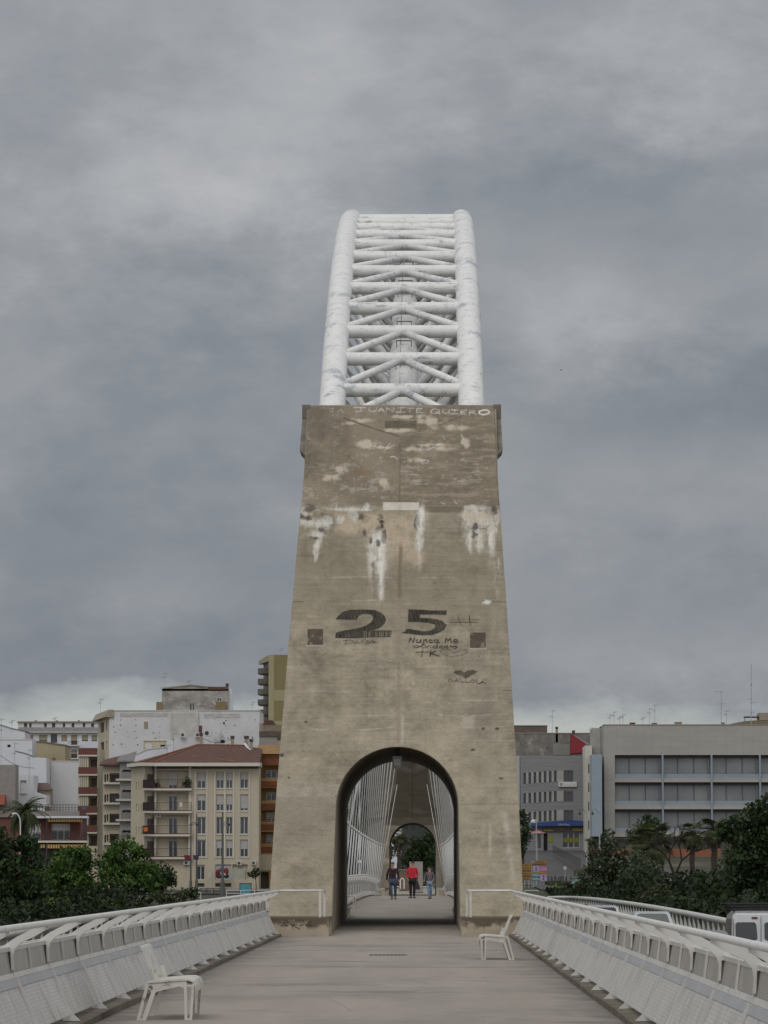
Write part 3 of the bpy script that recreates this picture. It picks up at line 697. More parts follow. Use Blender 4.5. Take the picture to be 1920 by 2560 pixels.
# signature below the 2
for s_ in ([(245,378),(238,412)],[(218,378),(290,376),(318,390),(290,408),(225,414)],[(318,404),(345,392),(352,408),(325,412)],[(350,385),(372,412),(410,372)],[(410,385),(400,410)],[(425,388),(455,380),(440,398),(470,402),(420,416)],[(455,410),(500,374),(492,402),(545,398)],[(470,396),(520,392)]): zs(s_, 1.7, .75)
# Nunca Me
for s_ in ([(838,400),(850,358)],[(850,358),(880,398)],[(880,398),(890,358)],[(915,372),(912,398),(935,402),(948,374)],[(948,374),(952,402)],[(975,402),(978,374)],[(978,380),(1000,372),(1010,402)],[(1058,378),(1035,374),(1028,390),(1040,402),(1062,400)],[(1110,376),(1082,374),(1075,392),(1092,403),(1110,392)],[(1110,374),(1112,400),(1125,404)],[(1178,400),(1188,360),(1205,385),(1228,360),(1236,402)],[(1258,390),(1298,386),(1290,372),(1265,372),(1258,390),(1268,405),(1300,403)]): zs(s_, 2.7, .95)
# olvidas
for s_ in ([(915,428),(890,430),(880,442),(905,452),(930,442),(915,428)],[(930,440),(960,430),(985,415),(970,412),(958,435),(962,452),(985,450)],[(990,428),(1000,450),(1025,430)],[(1040,430),(1042,452)],[(1100,432),(1072,432),(1062,445),(1080,455),(1102,446)],[(1105,412),(1104,455)],[(1125,445),(1160,440),(1150,430),(1130,434),(1130,452),(1165,456)],[(1200,432),(1175,434),(1172,450),(1200,452)],[(1200,430),(1206,456)],[(1245,430),(1225,434),(1250,446),(1262,440)],[(1290,432),(1262,436),(1292,448),(1265,460)]): zs(s_, 2.3, .9)
# TK and heart
for s_ in ([(908,492),(960,488),(1020,490)],[(965,474),(958,534)]): zs(s_, 2.6, .9)
for s_ in ([(1042,476),(1038,530)],[(1088,480),(1045,504),(1120,528)]): zs(s_, 3.6, .9)
zs([(1262,496),(1225,468),(1160,466),(1132,480),(1160,510),(1230,538),(1330,520),(1380,502),(1392,486),(1370,472),(1320,474),(1262,496)], 1.4, .75)
h = [(1255,680),(1272,664),(1300,660),(1330,665),(1358,682),(1390,664),(1440,658),(1482,672),(1470,690),(1420,715),(1375,742),(1330,715),(1275,695)]
mixin(poly_fill(h, INK, 1).astype(float)*(.8+.35*fine), INK, .85)
for s_ in ([(1250,745),(1222,742),(1210,756),(1228,768),(1255,766),(1256,756),(1240,756)],[(1265,772),(1288,742),(1305,774)],[(1272,762),(1300,762)],[(1322,742),(1330,776),(1362,772)],[(1368,742),(1374,776),(1410,776)],[(1430,752),(1418,768),(1440,780),(1465,770),(1455,755),(1430,752)],[(1472,745),(1482,785),(1512,784)],[(1505,792),(1530,762),(1538,788)],[(1512,778),(1548,776)],[(1538,742),(1542,752)],[(1560,742),(1568,756)],[(1556,780),(1560,796)]): zs(s_, 1.7, .8)
# worn remains of older lettering
G_ = (.13, .125, .13)
for s_ in ([(150,550),(150,530),(230,528),(310,530)],[(190,555),(195,575),(215,560),(225,580)],[(240,558),(245,580)],[(335,590),(370,555),(410,565)],[(345,575),(415,580)],[(480,555),(482,582),(510,556),(515,582)],[(545,560),(600,555)],[(550,575),(595,572)],[(695,560),(640,562),(625,580),(660,592),(695,582),(670,578)],[(740,580),(745,600),(732,615)],[(780,580),(800,612),(850,622),(905,605),(910,575),(880,560)],[(845,584),(852,585)],[(375,630),(375,648)],[(420,652),(480,655)],[(440,630),(485,640)],[(540,655),(560,640),(575,660)],[(700,640),(750,635)],[(745,630),(742,655)],[(880,650),(965,655)],[(880,668),(960,680)],[(885,690),(960,696)],[(540,700),(550,705)],[(630,690),(640,715),(655,695)],[(720,690),(740,715)],[(850,770),(848,815),(885,822),(905,805),(905,770)],[(425,760),(430,800)],[(530,770),(540,775)],[(515,800),(520,812)],[(690,805),(775,808)],[(970,775),(975,820)],[(1015,775),(1020,822)],[(1135,785),(1137,825)],[(500,860),(510,890)],[(620,850),(600,885)],[(650,852),(690,888)],[(1065,965),(1100,962),(1080,978)],[(1150,978),(1200,972),(1185,985)],[(70,810),(75,815)],[(480,940),(500,960)],[(590,940),(605,975)],[(820,960),(825,975)]): zs(s_, 2.0, .5, G_)
stroke([(770, 1558), (774, 1562)], 2.5, G_, .6); stroke([(781, 1556), (785, 1563)], 2, G_, .6)
# white lettering under the top edge:  JUANI TE QUIERO
WH = (.70, .69, .66)
def T(zx, zy): return (740+zx/3.13, 1000+zy/3.13)
def ts(pts, w=1.7, a_=.6): stroke([T(*p) for p in pts], w, WH, a_)
ts([(260,66),(300,62)], 1.3, .4); ts([(285,62),(290,90),(270,92)], 1.4, .4); ts([(320,90),(350,75),(370,98)], 1.3, .4)
for s_ in ([(455,58),(540,60)],[(505,60),(512,84),(485,90),(462,82)],[(575,60),(568,80),(590,90),(625,84),(632,60)],[(640,92),(668,60),(690,92)],[(650,80),(684,80)],[(705,92),(708,60),(760,90),(765,60)],[(790,62),(852,60)],[(820,62),(815,94)],[(785,94),(855,93)],[(868,62),(920,64)],[(893,64),(890,96)],[(985,66),(945,66),(940,98),(985,98)],[(942,82),(975,80)],[(1075,70),(1052,84),(1060,100),(1095,104),(1122,92),(1115,74),(1075,70)],[(1098,92),(1128,108)],[(1148,72),(1145,92),(1165,104),(1195,100),(1200,74)],[(1215,76),(1268,78)],[(1243,78),(1238,108)],[(1205,108),(1268,106)],[(1335,78),(1290,82),(1285,110),(1330,110)],[(1288,95),(1325,93)],[(1355,114),(1362,80),(1400,82),(1395,94),(1362,98)],[(1375,96),(1410,114)]): ts(s_)
ts([(1470,78),(1435,86),(1430,102),(1460,114),(1500,108),(1514,92),(1500,80),(1470,78)], 2.6, .95)
for s_ in ([(610,380),(618,355),(640,375),(660,358),(690,372),(720,365)],[(700,385),(770,350)],[(735,340),(700,385)],[(1030,390),(1120,345)],[(1060,375),(1130,372)],[(975,478),(985,492),(1020,494),(1042,480),(1020,466),(980,474)],[(740,445),(770,440),(792,465)],[(655,458),(668,445)],[(1150,285),(1165,310)],[(1290,270),(1310,300)],[(530,830),(545,855),(590,862)],[(1130,800),(1165,815)],[(1240,790),(1255,810)],[(315,820),(310,860),(350,850)]): ts(s_, 1.7, .55)
img = np.clip(img, .01, .8)

def face_sheet(step=1.5):
    xs = np.arange(CX0+.5, CX1-1, step); ys_ = np.arange(CY0+1.0, CY1-1, step)
    gx, gy = np.meshgrid(xs, ys_)
    Rm = np.array(RM)
    d = np.stack([(gx-960)/FPX, (1280-gy)/FPX, -np.ones_like(gx)], -1) @ Rm.T
    # ray: Y = s dy, Z = 1.6 + s dz ; face: (YC-.8-s dy)^2*.0037 = 33-1.6-s dz
    A = .0037*d[..., 1]**2; Bq = -2*.0037*(YC-1.05)*d[..., 1]+d[..., 2]; Cq = .0037*(YC-1.05)**2-31.4
    s_ = (-Bq-np.sqrt(Bq*Bq-4*A*Cq))/(2*A)
    P3 = np.array(CAM)+s_[..., None]*d
    X_, Z_ = P3[..., 0], P3[..., 2]
    wfv = np.interp(Z_, [-4, 0, 3.4, 9.5, 14, 17.2], [3.27, 3.26, 3.24, 3.14, 3.06, 3.14])
    ok = (np.abs(X_) < wfv+.0) & (Z_ < 16.98) & (Z_ > .30)
    inside = (np.abs(X_) < 1.63) & (Z_ < 3.35+np.sqrt(np.clip(1.63**2-X_**2, 0, None)))
    # snap the vertices that straddle the outline on to it
    ok &= ~inside
    fo = ok[:-1, :-1] & ok[1:, :-1] & ok[:-1, 1:] & ok[1:, 1:]
    h_, w_ = gx.shape; idx = np.arange(h_*w_).reshape(h_, w_)
    F = np.stack([idx[1:, :-1][fo], idx[1:, 1:][fo], idx[:-1, 1:][fo], idx[:-1, :-1][fo]], -1)
    used = np.unique(F); remap = -np.ones(h_*w_, int); remap[used] = np.arange(len(used)); F = remap[F]
    V = P3.reshape(-1, 3)[used]
    yi = np.clip((gy-CY0).astype(int), 0, Hc-1); xi = np.clip((gx-CX0).astype(int), 0, Wc-1)
    C3 = img[yi, xi].reshape(-1, 3)[used]
    me = bpy.data.meshes.new('front_face')
    me.vertices.add(len(V)); me.vertices.foreach_set('co', V.astype(np.float32).ravel())
    me.loops.add(F.size); me.loops.foreach_set('vertex_index', F.astype(np.int32).ravel())
    me.polygons.add(len(F)); me.polygons.foreach_set('loop_start', np.arange(0, F.size, 4, dtype=np.int32))
    me.polygons.foreach_set('use_smooth', np.ones(len(F), bool))
    at_ = me.color_attributes.new('weathering', 'FLOAT_COLOR', 'POINT')
    at_.data.foreach_set('color', np.concatenate([C3, np.ones((len(C3), 1))], 1).astype(np.float32).ravel())
    me.update(calc_edges=True); me.validate()
    me.materials.append(M_face)
    o = bpy.data.objects.new('front_face', me); COL.objects.link(o); attach(o, near_leg)
    return o
ff = face_sheet()
ff['label'] = 'stained concrete face with a painted 25, hearts and handwriting'

# ---- scrawl on the left plinth, drain slot, hanging lamp
mb = MB()
for a_, b_ in (((724, 2302), (733, 2321)), ((744, 2310), (728, 2312)), ((730, 2312), (750, 2322)), ((748, 2314), (759, 2311)), ((755, 2299), (772, 2321)), ((778, 2302), (764, 2313)), ((764, 2312), (782, 2314)), ((701, 2314), (720, 2314)), ((708, 2308), (720, 2314))):
    mb.bar(at(*a_, 93.79), at(*b_, 93.79), .016, .01)
mb.build('spray_scrawl', mat('spray_ink', (.05, .045, .04), (.10, .09, .08), 20, .8), near_leg)
mb = MB(); c_ = at(970, 2385, 72.6)
mb.box((c_.x-.36, 72.42, dz(72)+.012), (c_.x+.36, 72.7, dz(72)+.022)); 
for k in range(9): mb.box((c_.x-.33+k*.075, 72.45, dz(72)+.023), (c_.x-.29+k*.075, 72.65, dz(72)+.028))
tag(mb.build('drain_cover', M_darkmetal), 'flat dark drain cover set in the walkway before the archway', 'drain cover')
root = thing('passage_lamp', 'small floodlight hanging from the top of the near archway', 'lamp', (-.02, 105.2, 4.5))
mb = MB(); mb.bar((-.02, 105.2, 4.97), (-.02, 105.2, 4.72), .16, .12); mb.build('bracket', M_darkmetal, root)
mb = MB(); mb.hexa([(-.13, 105.05, 4.42), (.09, 105.05, 4.42), (.07, 105.3, 4.46), (-.11, 105.3, 4.46), (-.15, 105.02, 4.76), (.11, 105.02, 4.76), (.11, 105.35, 4.76), (-.15, 105.35, 4.76)]); mb.build('lamp_housing', M_galv, root)
mb = MB(); mb.box((-.11, 105.0, 4.5), (.07, 105.015, 4.68)); mb.build('lens', M_white, root)

# ================================================================ STEEL ARCH
arch = thing('steel_arch', 'white tubular steel arch rising out of the tops of the two concrete legs', 'arch', (0, YC, 30))
US = [67.61-3.31*k for k in range(0, 42)]; US = [u for u in US if u > -66]
UE = 69.5
def sepf(u): return float(np.interp(abs(u), [20, 66], [2.46, 2.335]))
def upc(u, s_): return Vector((s_*sepf(u), YC-u+math.copysign(max(0, abs(u)-59)*.06, u), archz(YC-u)))
def loc(u): return Vector((0, YC-u, 32.7-2.4-.00369*u*u))
uu = np.linspace(UE, -UE, 90)
for s_ in (-1, 1):
    mb = MB(); mb.tube([upc(u, s_) for u in uu], .44, 20, cap=False)
    for u in US[::4]: mb.tube([upc(u+.9, s_), upc(u+.94, s_)], .452, 20, cap=True)
    mb.build('upper_chord', M_arch, arch, smooth=True)
mb = MB(); mb.tube([loc(u) for u in np.linspace(65.5, -65.5, 80)], .50, 18, cap=False); mb.build('lower_chord', M_arch, arch, smooth=True)
for i, u in enumerate(US):
    a_, b_ = upc(u, -1), upc(u, 1)
    if i == 0: continue
    mb = MB(); mb.tube([a_, b_], .235, 12, cap=False); mb.build('cross_strut', M_arch, arch, smooth=True)
    if i:
        un = US[i-1]      # lower/nearer strut
        mb = MB(); mid = (a_+b_)/2
        if u < 0: pass
        mb.tube([mid+Vector((-.06, 0, -.05)), upc(un, -1)+Vector((.1, 0, .1))], .132, 10); mb.tube([mid+Vector((.06, 0, -.05)), upc(un, 1)+Vector((-.1, 0, .1))], .132, 10)
        mb.build('chevron_brace', M_arch, arch, smooth=True)
        mb = MB(); lm = loc((u+un)/2)
        for s_ in (-1, 1):
            lq = lm+Vector((s_*.40, 0, .02)); mb.tube([upc(u, s_), lq], .125, 8); mb.tube([upc(un, s_), lq], .125, 8)
        mb.build('web_tube', M_arch, arch, smooth=True)
        mb = MB(); lw = loc(u); t = Vector((0, 0, .55))
        mb.bar(lw+Vector((-.28, 0, .45)), lw+Vector((-.28, 0, .68)), .03, .03); mb.bar(lw+Vector((.28, 0, .45)), lw+Vector((.28, 0, .68)), .03, .03); mb.bar(lw+Vector((-.3, 0, .68)), lw+Vector((.3, 0, .68)), .04, .04)
        mb.bar(lw+Vector((-.12, 0, .5)), loc(un)+Vector((-.12, 0, .55)), .02, .02)
        mb.build('service_bracket', mat('dull_bracket_steel', (.16, .15, .14)), arch)
# hangers
M_cable = mat('pale_cable_sheath', (.66, .66, .64), (.54, .54, .525), 5, .45)
M_sleeve = mat('cable_sleeve_steel', (.52, .52, .50), (.42, .42, .41), 5, .4)
for k in range(42):
    y = 128.0+6.62*(k//2)+(k % 2)*1.3
    if y > 260: break
    for s_ in (-1, 1):
        X0 = s_*2.34; z0 = dz(y)-.1
        t = loc(YC-y)+Vector((s_*.25, 0, -.3)) if abs(YC-y) < 62 else Vector((s_*1.0, y+.6, 7.4))
        if y > 240: t.z = min(t.z, 32.2-2.7-.0038*(YC-y)**2)
        b_ = Vector((X0, y, z0))
        mb = MB(); mb.tube([b_, t], .018, 7); h_ = mb.build('hanger_cable', M_cable, arch, smooth=True)
        q = b_+(t-b_)*((3.3-z0)/(t.z-z0)); 
        if t.z < 10: continue
        mb = MB(); mb.tube([b_, q], .0195, 8); mb.tube([q-Vector((0, 0, .05)), q+Vector((0, 0, .06))], .038, 8); sl = mb.build('cable_sleeve', M_sleeve, h_, smooth=True)

# ================================================================ benches
def bench_parts(root):
    """seen end-on: local +x is the front, length along y, 1.4 m"""
    Ln = 1.4
    M_b = mat('chipped_white_enamel', (.60, .58, .53), (.50, .48, .43), 3.5, .5, c3=(.20, .15, .10), s3=7, t3=.59)
    mb = MB()   # seat sheet, turned down at the front
    prof = [(-.46, .425), (-.30, .435), (-.10, .452), (-.02, .452), (.035, .43), (.055, .38), (.06, .33)]
    for i in range(len(prof)-1):
        (x0, z0), (x1, z1) = prof[i], prof[i+1]
        mb.hexa([(x0, 0, z0-.022), (x0, Ln, z0-.022), (x1, Ln, z1-.022), (x1, 0, z1-.022), (x0, 0, z0), (x0, Ln, z0), (x1, Ln, z1), (x1, 0, z1)][0:8])
    mb.build('seat', M_b, root)
    mb = MB()
    prof = [(-.40, .47), (-.45, .62), (-.515, .78), (-.535, .80)]
    for i in range(3):
        (x0, z0), (x1, z1) = prof[i], prof[i+1]
        mb.hexa([(x0, .04, z0), (x0, Ln-.04, z0), (x0-.02, Ln-.04, z0), (x0-.02, .04, z0), (x1, .04, z1), (x1, Ln-.04, z1), (x1-.02, Ln-.04, z1), (x1-.02, .04, z1)])
    mb.build('backrest', M_b, root)
    mb = MB()
    for y in (.04, Ln-.04): mb = MB(); mb.bar((-.36, y, .42), (-.40, y, .56), .05, .05); mb.build('backrest_support', M_b, root)
    for y in (.03, Ln-.03):
        mb = MB()
        mb.bar((-.455, y, .42), (-.56, y, 0), .034, .045); mb.bar((-.40, y, .30), (-.50, y, 0), .03, .045)
        mb.bar((-.40, y, .35), (-.30, y, .39), .034, .045); mb.bar((-.56, y, .012), (-.49, y, .012), .035, .024)
        for (p, q) in (((-.42, .30), (-.36, .335)), ((-.36, .335), (-.12, .39)), ((-.12, .39), (-.055, .37)), ((-.455, .395), (-.04, .415))): mb.bar((p[0], y, p[1]), (q[0], y, q[1]), .03, .045)
        mb.build('rear_leg', M_b, root)
        mb = MB()
        mb.bar((-.055, y, .40), (-.045, y, 0), .03, .045); mb.bar((.03, y, .40), (.005, y, 0), .028, .045); mb.bar((-.06, y, .015), (.015, y, .015), .035, .03); mb.bar((-.06, y, .375), (.03, y, .375), .03, .02)
        mb.build('front_leg', M_b, root)
    return root
def place_bench(o, x, y, sgn, label):
    o.location = (x, y, dz(y)); o['label'] = label
    if sgn < 0: o.rotation_euler = (0, 0, math.pi); o.location = (x, y+1.4, dz(y))
b0 = thing('bench', 'x', 'bench', (0, 0, 0), 'white metal benches beside the parapets'); bench_parts(b0)
spots = ((-1.83, 41.1, 1, 'chipped white metal bench standing nearest the viewer, before the left parapet'),
         (1.75, 69.0, -1, 'white metal bench beside the right parapet just before the near concrete leg'),
         (-1.80, 139.5, 1, 'white metal bench seen through the archway, left of the man in the dark sweater'),
         (-1.62, 228.0, 1, 'small far white bench at the left parapet close to the far concrete leg'),
         (1.55, 222.0, -1, 'small far white bench at the right parapet behind the woman'))
for i, sp_ in enumerate(spots):
    o = b0 if i == 0 else copy_tree(b0)
    place_bench(o, *sp_)
# ================================================================ PEOPLE
def skin_mesh(verts, edges, radii, name, m, parent, sub=1, rot=None):
    me = bpy.data.meshes.new(name); me.from_pydata([tuple(v) for v in verts], edges, []); me.update()
    o = bpy.data.objects.new(name, me); COL.objects.link(o)
    sk = o.modifiers.new('s', 'SKIN'); sk.use_smooth_shade = True
    if not me.skin_vertices: pass
    for i, r_ in enumerate(radii):
        v = me.skin_vertices[0].data[i]; v.radius = (r_, r_) if isinstance(r_, (int, float)) else r_
        v.use_root = (i == 0)
    sb = o.modifiers.new('d', 'SUBSURF'); sb.levels = sub; sb.render_levels = sub
    evaluated(o); o.data.materials.clear(); o.data.materials.append(m)
    o.data.polygons.foreach_set('use_smooth', [True]*len(o.data.polygons))
    attach(o, parent); return o
M_skin = mat('skin', (.42, .25, .17), (.38, .22, .15), 6, .6)
M_hair_dark = mat('dark_hair', (.018, .014, .012), (.03, .022, .018), 30, .6)
M_hair_grey = mat('greying_hair', (.10, .085, .075), (.06, .05, .045), 30, .7)
M_shoe_d = mat('dark_shoe_leather', (.02, .02, .022), None, 4, .5)
def person(label, loc, H, J, top_m, leg_m, hair_m, shoe_m, build=1.0, hair='short', top_len=0.0, yaw=0.0):
    """J: joints at unit height (x right of the picture, y towards the viewer negative, z up)"""
    root = thing('person', label, 'person', (0, 0, 0), 'people walking through the bridge')
    s = H
    V = {k: Vector(v)*s for k, v in J.items()}
    b = build
    names = ['pelvis','waist','chest','neckb','neck','head','crown','shL','elL','wrL','haL','shR','elR','wrR','haR','hiL','knL','anL','toL','hiR','knR','anR','toR']
    rad = dict(pelvis=(.088*b,.066*b), waist=(.075*b,.06*b), chest=(.088*b,.068*b), neckb=(.05,.045), neck=.031, head=.05, crown=.046, shL=.036, elL=.026, wrL=.017, haL=.019, shR=.036, elR=.026, wrR=.017, haR=.019,
               hiL=.052*b, knL=.034, anL=.022, toL=.02, hiR=.052*b, knR=.034, anR=.022, toR=.02)
    E = [('pelvis','waist'),('waist','chest'),('chest','neckb'),('neckb','neck'),('neck','head'),('head','crown'),('chest','shL'),('shL','elL'),('elL','wrL'),('wrL','haL'),('chest','shR'),('shR','elR'),('elR','wrR'),('wrR','haR'),
         ('pelvis','hiL'),('hiL','knL'),('knL','anL'),('anL','toL'),('pelvis','hiR'),('hiR','knR'),('knR','anR'),('anR','toR')]
    def sub_mesh(keep, scale_r, m, name, extra=None, add=0.0):
        vs = [V[k] for k in keep]; ix = {k: i for i, k in enumerate(keep)}
        es = [(ix[a_], ix[b_]) for a_, b_ in E if a_ in ix and b_ in ix]
        rr = []
        for k in keep:
            r_ = rad[k]; r_ = r_ if isinstance(r_, tuple) else (r_, r_)
            rr.append((r_[0]*s*scale_r+add, r_[1]*s*scale_r+add))
        if extra: extra(vs, es, rr, ix)
        return skin_mesh(vs, es, rr, name, m, root)
    def fingers(vs, es, rr, ix):
        for sd_ in ('L', 'R'):
            h = V['ha'+sd_]; w = V['wr'+sd_]; d = (h-w).normalized(); side = d.cross(Vector((1, 0, 0)))
            side = Vector((0, 1, 0)) if side.length < .1 else side.normalized()
            for k, (off, ln) in enumerate(((-.018, .038), (-.006, .045), (.006, .043), (.018, .034))):
                a_ = h+side*off*s*.9+d*.012*s; b2 = a_+d*ln*.55*s; c2 = b2+d*ln*.45*s+Vector((-.008*s*(1 if sd_ == 'R' else -1), 0, 0))
                i0 = len(vs); vs += [a_, b2, c2]; rr += [(.0055*s, .0055*s)]*3; es += [(ix['ha'+sd_], i0), (i0, i0+1), (i0+1, i0+2)]
            t0 = w+(h-w)*.35-side*.02*s; t1 = t0+d*.022*s-side*.012*s
            i0 = len(vs); vs += [t0, t1]; rr += [(.006*s, .006*s)]*2; es += [(ix['wr'+sd_], i0), (i0, i0+1)]
    sub_mesh(names, 1.0, M_skin, 'body', fingers)
    # face details
    hd = V['head']; f = MB()
    f.sphere(hd+Vector((0, -.052*s, .004*s)), (.008*s, .014*s, .014*s), 6, 5); f.sphere(hd+Vector((.051*s, 0, .002*s)), (.007*s, .011*s, .018*s), 6, 5); f.sphere(hd+Vector((-.051*s, 0, .002*s)), (.007*s, .011*s, .018*s), 6, 5)
    f.build('nose_and_ears', M_skin, root, smooth=True)
    for sx in (-1, 1):
        f = MB(); f.sphere(hd+Vector((sx*.020*s, -.047*s, .016*s)), (.0075*s, .005*s, .005*s), 6, 5); f.build('eye', M_shoe_d, root)
    f = MB(); f.sphere(hd+Vector((0, -.047*s, -.024*s)), (.014*s, .005*s, .004*s), 6, 5); f.build('mouth', mat('lips', (.28, .11, .09)), root)
    tp = ['waist','chest','neckb','shL','elL','wrL','shR','elR','wrR']
    def hem(vs, es, rr, ix):
        vs.append(V['pelvis']+Vector((0, 0, (.005-top_len)*s))); rr.append((.098*b*s, .076*b*s)); es.append((ix['waist'], len(vs)-1))
    sub_mesh(tp, 1.14, top_m, 'sweater', hem, .004)
    sub_mesh(['pelvis','hiL','knL','anL','hiR','knR','anR'], 1.16, leg_m, 'trousers', None, .006)
    for sd_ in ('L', 'R'):
        a_ = V['an'+sd_]; t_ = V['to'+sd_]; h = MB(); d = (t_-a_); d.z = 0; d = d.normalized() if d.length > .001 else Vector((0, -1, 0))
        z0 = min(a_.z-.035*s, t_.z-.012*s)
        c_ = Vector((a_.x, a_.y, z0))
        sd2 = Vector((-d.y, d.x, 0))
        pts_b = [c_-d*.035*s-sd2*.02*s, c_-d*.035*s+sd2*.02*s, c_+d*.085*s+sd2*.027*s, c_+d*.125*s+sd2*.012*s, c_+d*.125*s-sd2*.012*s, c_+d*.085*s-sd2*.027*s]
        zt = [.055, .055, .032, .022, .022, .032]
        h.add([p for p in pts_b]+[p+Vector((0, 0, z_*s)) for p, z_ in zip(pts_b, zt)], [(5,4,3,2,1,0), (6,7,8,9,10,11)]+[(i, (i+1)%6, (i+1)%6+6, i+6) for i in range(6)])
        h.build('shoe', shoe_m, root)
    hb = MB(); hd = V['crown']
    if hair == 'short':
        hb.sphere(V['head']+Vector((0, .020*s, .034*s)), (.054*s, .056*s, .045*s), 14, 10)
    else:
        hb.sphere(V['head']+Vector((.004*s, .024*s, .024*s)), (.058*s, .058*s, .056*s), 14, 10)
        hb.tube([V['head']+Vector((.03*s, .035*s, .03*s)), V['head']+Vector((.05*s, .045*s, -.05*s)), V['neck']+Vector((.058*s, .03*s, -.04*s)), V['neck']+Vector((.068*s, .02*s, -.10*s))], [.035*s, .04*s, .034*s, .012*s], 8)
        hb.tube([V['head']+Vector((-.035*s, .035*s, .03*s)), V['head']+Vector((-.045*s, .03*s, -.05*s)), V['neck']+Vector((-.05*s, .02*s, -.05*s))], [.03*s, .03*s, .012*s], 8)
    hb.build('hair', hair_m, root, smooth=True)
    root.location = loc; root.rotation_euler = (0, 0, yaw)
    return root, V
base = dict(pelvis=(0,0,.52), waist=(0,0,.60), chest=(0,0,.735), neckb=(0,0,.815), neck=(0,-.004,.855), head=(0,-.012,.925), crown=(0,0,.958),
            shL=(-.105,0,.795), elL=(-.135,.02,.635), wrL=(-.13,-.03,.505), haL=(-.128,-.045,.465), shR=(.105,0,.795), elR=(.135,.02,.635), wrR=(.13,-.03,.505), haR=(.128,-.045,.465),
            hiL=(-.052,0,.50), knL=(-.06,-.03,.285), anL=(-.062,.0,.05), toL=(-.066,-.075,.022), hiR=(.052,0,.50), knR=(.06,-.03,.285), anR=(.062,.0,.05), toR=(.066,-.075,.022))
def pose(**k): q = dict(base); q.update(k); return q
J1 = pose(elL=(-.152,.03,.64), wrL=(-.158,-.0,.51), haL=(-.155,-.01,.468), elR=(.148,-.0,.64), wrR=(.165,-.06,.52), haR=(.168,-.08,.482),
          hiL=(-.05,0,.50), knL=(-.042,-.10,.29), anL=(-.02,-.13,.05), toL=(-.022,-.205,.025), hiR=(.055,0,.50), knR=(.07,-.01,.29), anR=(.068,.10,.075), toR=(.07,.03,.03), head=(-.004,-.02,.922))
p1, V1 = person('heavyset man in a dark maroon sweater and blue jeans walking on the left', (-.66, 172, dz(172)), 1.70, J1, mat('maroon_wool', (.030, .014, .020), (.02, .010, .014), 12, .9), mat('blue_denim', (.052, .075, .115), (.04, .055, .085), 8, .85), M_hair_grey, M_shoe_d, build=1.22)
mb = MB(); n_ = V1['neckb']; mb.tube([n_+Vector((-.05, -.045, .035)), n_+Vector((0, -.085, -.02)), n_+Vector((.05, -.045, .035))], .016, 6); mb.build('shirt_collar', mat('pale_shirt', (.42, .38, .37)), None).parent = p1
J2 = pose(elL=(-.142,.02,.65), wrL=(-.12,-.07,.545), haL=(-.11,-.10,.515), elR=(.14,.01,.64), wrR=(.125,-.03,.51), haR=(.122,-.04,.468),
          knL=(-.045,-.035,.285), anL=(-.04,.02,.05), toL=(-.075,-.045,.02), knR=(.055,-.05,.285), anR=(.048,-.02,.05), toR=(.075,-.09,.02), head=(.012,-.012,.925), crown=(.008,0,.96))
M_red = mat('red_hoodie_cotton', (.52, .018, .035), (.44, .014, .03), 8, .85)
p2, V2 = person('man in a bright red hoodie and black trousers holding a black bag', (.20, 180, dz(180)), 1.75, J2, M_red, mat('black_trousers', (.012, .012, .014), None, 6, .8), M_hair_dark, mat('grey_trainer', (.10, .10, .12)), build=1.12)
mb = MB(); n_ = V2['neckb']; mb.tube([n_+Vector((-.07, .03, .01)), n_+Vector((-.05, .07, .06)), n_+Vector((.05, .07, .06)), n_+Vector((.07, .03, .01)), n_+Vector((.04, -.07, -.01)), n_+Vector((-.04, -.07, -.01)), n_+Vector((-.07, .03, .01))], .03, 8); mb.build('hood', M_red, None, smooth=True).parent = p2
bag = thing('shoulder_bag', 'black bag hanging from the hand of the man in red', 'bag', (.44, 179.95, dz(180)+.55))
q = Vector((.20, 180, dz(180)))+V2['haR']; mb = MB()
mb.hexa([(q.x-.10, q.y-.13, q.z-.40), (q.x+.17, q.y-.13, q.z-.40), (q.x+.17, q.y+.0, q.z-.40), (q.x-.10, q.y+.0, q.z-.40), (q.x-.05, q.y-.10, q.z+.0), (q.x+.06, q.y-.10, q.z+.0), (q.x+.06, q.y-.02, q.z+.0), (q.x-.05, q.y-.02, q.z+.0)]); mb.build('bag_body', M_shoe_d, bag)
mb = MB(); mb.tube([(q.x-.03, q.y-.06, q.z), (q.x-.01, q.y-.06, q.z+.13), (q.x+.03, q.y-.06, q.z+.13), (q.x+.05, q.y-.06, q.z)], .012, 6); mb.build('handle', M_shoe_d, bag)
J3 = pose(shL=(-.092,0,.79), shR=(.092,0,.79), elL=(-.145,.0,.66), wrL=(-.165,-.08,.57), haL=(-.17,-.11,.545), elR=(.135,.02,.65), wrR=(.10,-.08,.56), haR=(.085,-.11,.54),
          knL=(-.04,-.06,.285), anL=(-.01,-.06,.05), toL=(-.02,-.13,.02), knR=(.045,-.0,.285), anR=(.03,.07,.065), toR=(.035,.0,.025), head=(-.012,-.014,.92), crown=(-.004,0,.955))
p3, V3 = person('small woman with long dark hair in a mauve-grey top and pale jeans', (1.01, 176, dz(176)), 1.50, J3, mat('mauve_grey_knit', (.17, .13, .14), (.13, .10, .11), 10, .9), mat('pale_denim', (.22, .31, .42), (.17, .25, .35), 8, .85), M_hair_dark, mat('trainer_grey', (.05, .05, .055)), build=.92, hair='long', top_len=.06)
bag = thing('handbag', 'dark bag hanging at the side of the small woman', 'bag', (.82, 175.9, dz(176)+.6))
q = Vector((1.01, 176, dz(176)))+V3['elL']; mb = MB()
